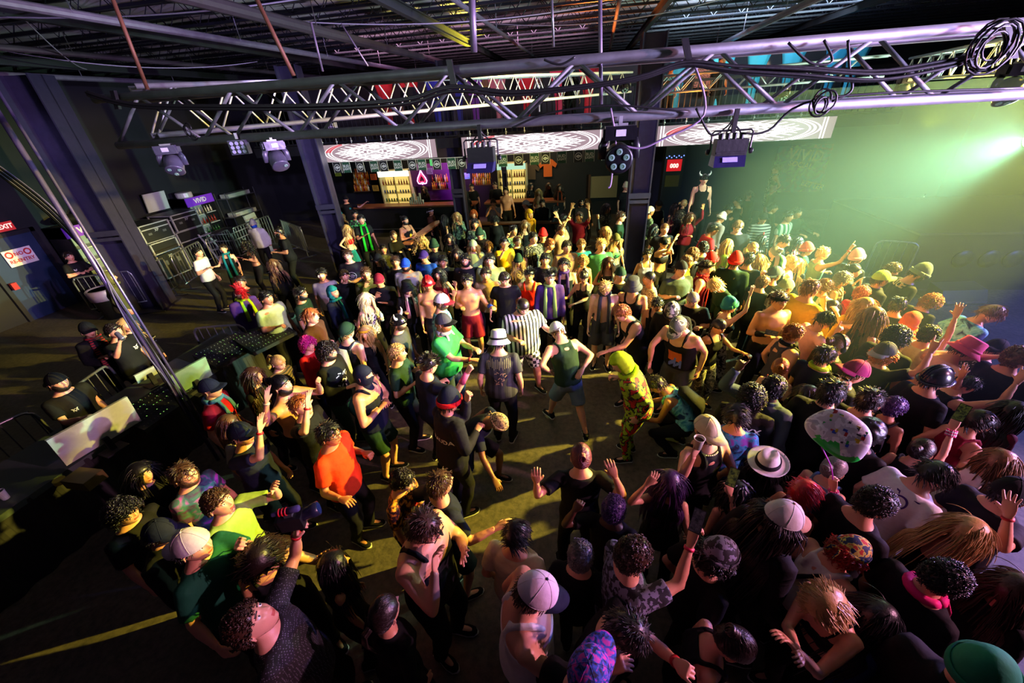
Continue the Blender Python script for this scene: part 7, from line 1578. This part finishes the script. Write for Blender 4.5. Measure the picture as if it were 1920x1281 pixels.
# ---------------------------------------------------------------- things in people's hands
PROPS = [('filming with a phone', 'h', None)]
def person_by(txt):
    for i, p in enumerate(PEOPLE):
        if txt in p['label']: return i
def hand_world(g, sd):
    Rm, c, z = g.hm[sd]; return g.RZ @ (c * g.s) + g.loc, g.RZ @ Rm
def phone(c, R, label, lit, w=.037, h=.076):
    t = thing('phone', label, 'phone', (0, 0, 0)); ux, uy, un = R[:, 0], R[:, 1], R[:, 2]
    Mb().obox(c, ux * w, uy * h, un * .005).build('case', M_['case'], t); Mb().obox(c + un * .0056, ux * (w - .004), uy * (h - .005), un * .0008).build('display', pattern('phone_picture', 'tie', lit[0], lit[1], 8.0, .3), t)
    m_ = bpy.data.materials.get('phone_picture_tie'); 
    Mb().obox(c - un * .0056 + ux * w * .4 + uy * h * .6, ux * .010, uy * .014, un * .001).build('camera_bump', M_['chrome'], t)
def frame_cam(c):
    d = _n(CP - c); u = np.array([0, 0, 1.0]); x = _n(np.cross(u, d)); y = np.cross(d, x); return np.stack([x, y, d], 1)
def props(G):
    for txt, sd, lab, tiltv in (('person with smooth bun filming', 1, 'phone with green lit picture held above the smooth bun', .3), ('thick black locks filming', 1, 'phone showing a green picture above the black locks', .1), ('thick brown curls holding', 1, 'phone held up high next to the pink wristband', .0), ('shirtless person with black headband', 1, 'phone held sideways by the shirtless person', 0), ('tall bearded person in black polo', -1, 'phone in the hands of the tall black polo wearer', 0)):
        g = G[person_by(txt)]; c, R = hand_world(g, sd); F = frame_cam(c); side = 'sideways' in lab
        if side: F = np.stack([F[:, 1], -F[:, 0], F[:, 2]], 1)
        phone(c + F[:, 2] * .03 + F[:, 1] * (.05 if not side else 0) + (np.array([0, 0, .04])), F, lab, ('#23402a', '#8fb04a') if 'green' in lab else ('#20242a', '#5a5a60'))
    g = G[person_by('drinking from a silver can')]; c, R = hand_world(g, 1); d = _n((.55, -.2, -.35)); t = thing('drink_can', 'silver can at the mouth of the drinking person', 'can', c + (.03, -.02, .03)); Mb().lathe([(.027, -.08), (.033, -.07), (.033, .06), (.028, .075)], (0, 0, 0), 18, axis=d).build('shell', mat('can_silver', '#b8b0d0', .25, .8), t, True); Mb().lathe([(.026, .0751), (.020, .0745)], (0, 0, 0), 18, axis=d).build('lid', M_['chrome'], t)
    g = G[person_by('cream cap and bead chain')]; c, R = hand_world(g, -1); t = thing('drink_cup', 'open plastic cup of dark drink held beside the cream cap', 'cup', c + (0, 0, .05)); Mb().lathe([(.030, -.05), (.041, .055), (.044, .058), (.039, .057), (.028, -.045)], (0, 0, 0), 24).build('bowl', mat('cup_cream', '#cdbba8', .35), t, True); Mb().lathe([(.001, .030), (.036, .030), (.036, .034), (.001, .034)], (0, 0, 0), 24).build('drink', mat('dark_drink', '#3a140c', .15), t)
    mb = Mb(); k0 = g.loc + g.RZ @ (g.spine(1.46, 0, 0) * g.s)
    for k in range(34):
        a = k / 33; q = k0 + g.RZ @ np.array([.10 * math.cos(a * PI * 2), .09 * math.sin(a * PI * 2) - .03, -.02]); mb.ball(q, .008, 6, 0, 4)
    o = mb.build('bead_chain', mat('white_bead', '#d8d0c0', .4)); tag(o, 'string of pale beads round the neck of the cream cap wearer', 'necklace')
    g = G[person_by('holding a white bottle')]; c, R = hand_world(g, -1); t = thing('water_bottle', 'white plastic bottle in front of the dark backward cap wearer', 'bottle', c); Mb().lathe([(.030, -.09), (.034, -.08), (.034, .04), (.014, .07), (.014, .085)], (0, 0, 0), 18).build('body', M_['white'], t, True); Mb().lathe([(.015, .085), (.015, .10)], (0, 0, 0), 14).build('cap', M_['white'], t)
    g = G[person_by('long platinum hair')]; c, R = hand_world(g, -1); t = thing('water_bottle', 'clear bottle in the hand of the platinum haired person', 'bottle', c + (0, 0, .02)); Mb().lathe([(.030, -.09), (.032, -.08), (.032, .04), (.013, .07), (.013, .09)], (0, 0, 0), 18).build('body', mat('clear_plastic', '#9fb8b8', .1), t, True)
    # video camera held overhead
    g = G[person_by('holding a camera up overhead')]; c, R = hand_world(g, -1); t = thing('video_camera', 'black camera with red banded microphone held overhead', 'camera', c + (0, 0, .07), .35)
    Mb().box((-.07, -.045, -.05), (.07, .045, .055)).build('body', M_['case'], t); mb = Mb(); mb.lathe([(.034, .045), (.040, .06), (.042, .11), (.047, .125), (.047, .165), (.040, .167)], (0, 0, 0), 24, axis=(1, .25, .15)); mb.build('lens', mat('lens_barrel', '#1c1c30', .3), t, True)
    Mb().lathe([(.040, .168), (.001, .160)], (0, 0, 0), 24, axis=(1, .25, .15)).build('front_glass', mat('lens_glass', '#20305a', .05), t); mb = Mb(); mb.lathe([(.012, -.09), (.014, -.08), (.014, .0), (.022, .0), (.022, .07), (.016, .08)], (-.01, 0, .095), 16, axis=(1, .1, 0)); mb.build('microphone', mat('mic_foam', '#3a3466', .8), t, True)
    mb = Mb(); a = np.linspace(0, 2 * PI, 17); [mb.tube([(-.05 + .02 * k, .022 * math.cos(q), .095 + .022 * math.sin(q)) for q in a], .005, 6, caps=False) for k in range(3)]; mb.build('shock_mount', mat('red_rubber', '#c01020', .5), t, True); Mb().box((-.03, -.02, .055), (.02, .02, .075)).build('hot_shoe', M_['chrome'], t)
    Mb().box((-.09, -.04, -.02), (-.07, .04, .05)).build('viewfinder', M_['cab'], t)
    # blue dotted card / clear patterned balloon over the crowd
    c = az(1574, 812, 1.98); F = frame_cam(c); t = thing('foil_balloon', 'pillow shaped pale balloon with green base floating over the crowd', 'balloon', c); v, f = sphere(48, 32); V = np.sign(v) * np.abs(v) ** np.array([.75, .75, .9]); n_ = V * np.array([.20, .165, .055]); n_[:, 0] *= 1 - .18 * V[:, 1]; n_[:, 2] *= 1 + .1 * np_noise(V, 8, 2); rot = -.35; Rr = np.array([[math.cos(rot), -math.sin(rot), 0], [math.sin(rot), math.cos(rot), 0], [0, 0, 1]]); W3 = (n_ @ Rr.T) @ F.T
    mb = Mb(); mb.add(W3, f, 0)
    for i, q in enumerate(mb.f):
        cc = V[list(q)].mean(0); mb.mi[i] = 1 if cc[1] < -.55 + .18 * math.sin(cc[0] * 9) and cc[0] > -.35 else 0
    mb.build('envelope', [pattern('balloon_print', 'camo', '#b8b4c4', '#d8d6e2', 1.2, .25, '#a8a4b4'), mat('balloon_green', '#1fae3a', .3)], t, True)
    mb = Mb(); r = np.random.default_rng(12)
    cols = [mat('confetti', x, .4) for x in ('#c8a818', '#a82020', '#2038a0', '#20903a', '#3a3040')]
    for k in range(26):
        x, y = r.uniform(-.75, .75), r.uniform(-.35, .75); zf = .92 * math.sqrt(max(.05, 1 - abs(x) ** 2.6 - abs(y) ** 2.6)); q = (np.array([x * .185, y * .155, zf * .062]) @ Rr.T) @ F.T; mb.obox(q, F[:, 0] * r.uniform(.006, .014), F[:, 1] * r.uniform(.006, .016), F[:, 2] * .002, k % 5)
    mb.build('printed_shape', cols, t)
    a = c + (W3[np.argmin(n_[:, 1])]); g = G[person_by('many bead bracelets')]; hw, R = hand_world(g, 1); wire('balloon_string', 'purple string tied between the balloon and the bead bracelets', smoothp([a, (a + hw) / 2 + (.03, 0, -.02), hw]), .005, 'string', mat('neon_cord', '#b030c0', .5))
G = build_people()
props(G)
for o, lb in ((az(1262, 822, 0), 'crumpled cloth on the floor of the circle'),):
    mb = Mb(); v, f = sphere(16, 10); mb.add(v * np.array([.16, .10, .03]) * (1 + .3 * np_noise(v, 5, 9))[:, None] + (0, 0, .03), f); q = mb.build('dropped_cloth', cloth('ltg'), smooth=True); q.location = o; tag(q, lb, 'cloth')
# ---------------------------------------------------------------- lights of the show, plus added fills
def spot(name, loc, to, col, power, size=60, blend=.3, r=.12):
    l = bpy.data.lights.new(name, 'SPOT'); l.energy = power; l.color = col; l.spot_size = math.radians(size); l.spot_blend = blend; l.shadow_soft_size = r
    o = bpy.data.objects.new(name, l); COL.objects.link(o); o.location = loc; d = Vector(to) - Vector(loc); o.rotation_euler = d.to_track_quat('-Z', 'Y').to_euler(); return o
def area(name, loc, to, col, power, sx=.5, sy=.5):
    l = bpy.data.lights.new(name, 'AREA'); l.energy = power; l.color = col; l.shape = 'RECTANGLE'; l.size = sx; l.size_y = sy
    o = bpy.data.objects.new(name, l); COL.objects.link(o); o.location = loc; d = Vector(to) - Vector(loc); o.rotation_euler = d.to_track_quat('-Z', 'Y').to_euler(); return o
YEL = (1.0, .74, .22); PNK = (1.0, .42, .62); LAV = (.72, .55, 1.0); BLU = (.18, .28, 1.0); GRN = (.45, 1.0, .62)
spot('yellow_wash', (9.8, 7.4, 5.7), (-1.0, 6.0, 1.0), (1.0, .78, .08), 34000, 41, .15, .09)
spot('yellow_back', (8.2, 6.8, 5.5), (-.5, 8.6, 1.3), (1.0, .84, .26), 9000, 56, .4, .12)
spot('pink_wash', (9.0, 1.0, 4.9), (-3.6, 2.2, 1.4), (1.0, .40, .62), 4400, 50, .35, .10)
spot('lavender_wash', (9.5, 4.6, 3.6), (2.6, 2.4, 1.5), (.84, .48, .98), 2500, 74, .5, .12)
spot('blue_wash', (11.8, 6.0, 4.8), (6.0, 5.0, .6), (.12, .16, 1.0), 3000, 84, .6, .15)
spot('violet_roof', (8.0, 1.0, 2.2), (-7.0, 8.0, 6.2), (.66, .52, 1.0), 5000, 50, .6, .2)
spot('violet_columns', (6.5, .8, 4.9), (-8.0, 9.0, 3.0), (.60, .50, 1.0), 6500, 44, .6, .2)
spot('violet_column_key', (-1.5, 3.6, 5.3), (1.4, 10.3, 3.2), (.62, .52, 1.0), 1300, 22, .5, .1)
spot('violet_column_left', (-2.5, 3.2, 5.2), (-7.75, 10.6, 2.6), (.62, .52, 1.0), 1700, 22, .5, .1)
spot('violet_column_far', (-5.0, 2.0, 5.2), (-11.9, 8.3, 2.8), (.62, .52, 1.0), 1500, 26, .5, .1)
spot('truss_fill', (-2.4, .6, 4.9), (-1.6, 3.0, 4.4), (.75, .9, .85), 110, 110, .8, .1)  # added unseen light that lifts the dark left part of the truss
gl = ay(1938, 262, 8.6)
t = thing('moving_head_light', 'blazing white green stage light at the right edge in the haze', 'stage light', gl, .6); d_ = _n((-.85, -.38, -.05))
Mb().lathe([(.10, -.25), (.13, -.2), (.14, .0), (.12, .02)], (0, 0, 0), 24, axis=d_).build('head', M_['case'], t, True); Mb().lathe([(.118, .021), (.001, .03)], (0, 0, 0), 24, axis=d_).build('lens', mat('white_hot_lens', '#ffffff', .3, emit='#dfffe8', estr=60), t); Mb().box((-.02, -.02, .1), (.02, .02, CEIL - gl[2])).build('drop_arm', M_['dark'], t); t.rotation_euler = (0, 0, 0)
spot('green_beam', gl + d_ * .12, gl + np.array([-5, -.6, -1.6]), (.50, 1.0, .62), 9500, 66, .9, .10)
spot('green_glow', gl + d_ * .14, gl + np.array([-5, .5, .2]), (.62, 1.0, .72), 2600, 130, 1.0, .10)
area('gallery_warm', (-3.5, 12.7, 6.0), (-3.5, 14.4, 4.2), (1.0, .55, .75), 140, 7, .2)
area('gallery_cyan', (4.2, 12.7, 6.0), (4.2, 14.4, 4.4), (.6, .85, 1.0), 180, 4.5, .2)
spot('gallery_yellow_up', (-2.6, 12.5, 5.3), (-3.2, 10.9, 6.3), (1.0, .85, .05), 700, 55, .5, .05)
spot('gallery_red_up', (.2, 12.0, 4.5), (.3, 10.6, 6.3), (1.0, .22, .04), 800, 70, .5, .05)
spot('truss_orange', (2.4, 11.2, 3.75), (2.6, 12.0, 4.5), (1.0, .34, .04), 220, 90, .5, .05)
spot('truss_yellow', (5.6, 8.4, 3.6), (5.4, 7.4, 4.6), (1.0, .85, .08), 260, 90, .5, .05)
spot('roof_olive', (7.0, 6.0, 3.4), (5.5, 4.5, 6.3), (.60, .80, .12), 700, 80, .6, .1)
area('bar_fill_left', (-6.4, 16.6, 3.2), (-6.4, 17.0, 1.0), (1.0, .72, .38), 60, 3, .15)  # added area light to brighten the bar, no fixture there
area('bar_fill_right', (-2.0, 16.6, 3.2), (-2.0, 17.0, 1.0), (1.0, .72, .34), 45, 2, .15)  # second added fill for the bar, likewise without a fixture
area('spade_glow', (-5.1, 16.95, 2.1), (-5.1, 17.7, 1.9), (.8, .1, 1.0), 22, .6, .5)
area('screen_spill', (-1.0, 11.9, 3.3), (-1.0, 8.0, 0), (1.0, .86, .9), 25, 12, .3)
spot('stage_violet', (5.6, 14.6, 4.0), (7.5, 10.8, 0), (.72, .30, 1.0), 900, 40, .5, .1)
spot('stage_blue', (11.0, 6.0, 4.4), (10.0, 10.5, .8), (.16, .24, 1.0), 1600, 70, .5, .1)
spot('poster_lamp', (5.0, 15.0, 5.2), (6.8, 18.0, 2.3), (1.0, .8, .4), 220, 60, .5, .05)  # added warm spot that makes the poster brighter
w = bpy.data.worlds.new('hall_air'); scene.world = w; w.use_nodes = True; w.node_tree.nodes['Background'].inputs[0].default_value = (.35, .32, .5, 1); w.node_tree.nodes['Background'].inputs[1].default_value = .003
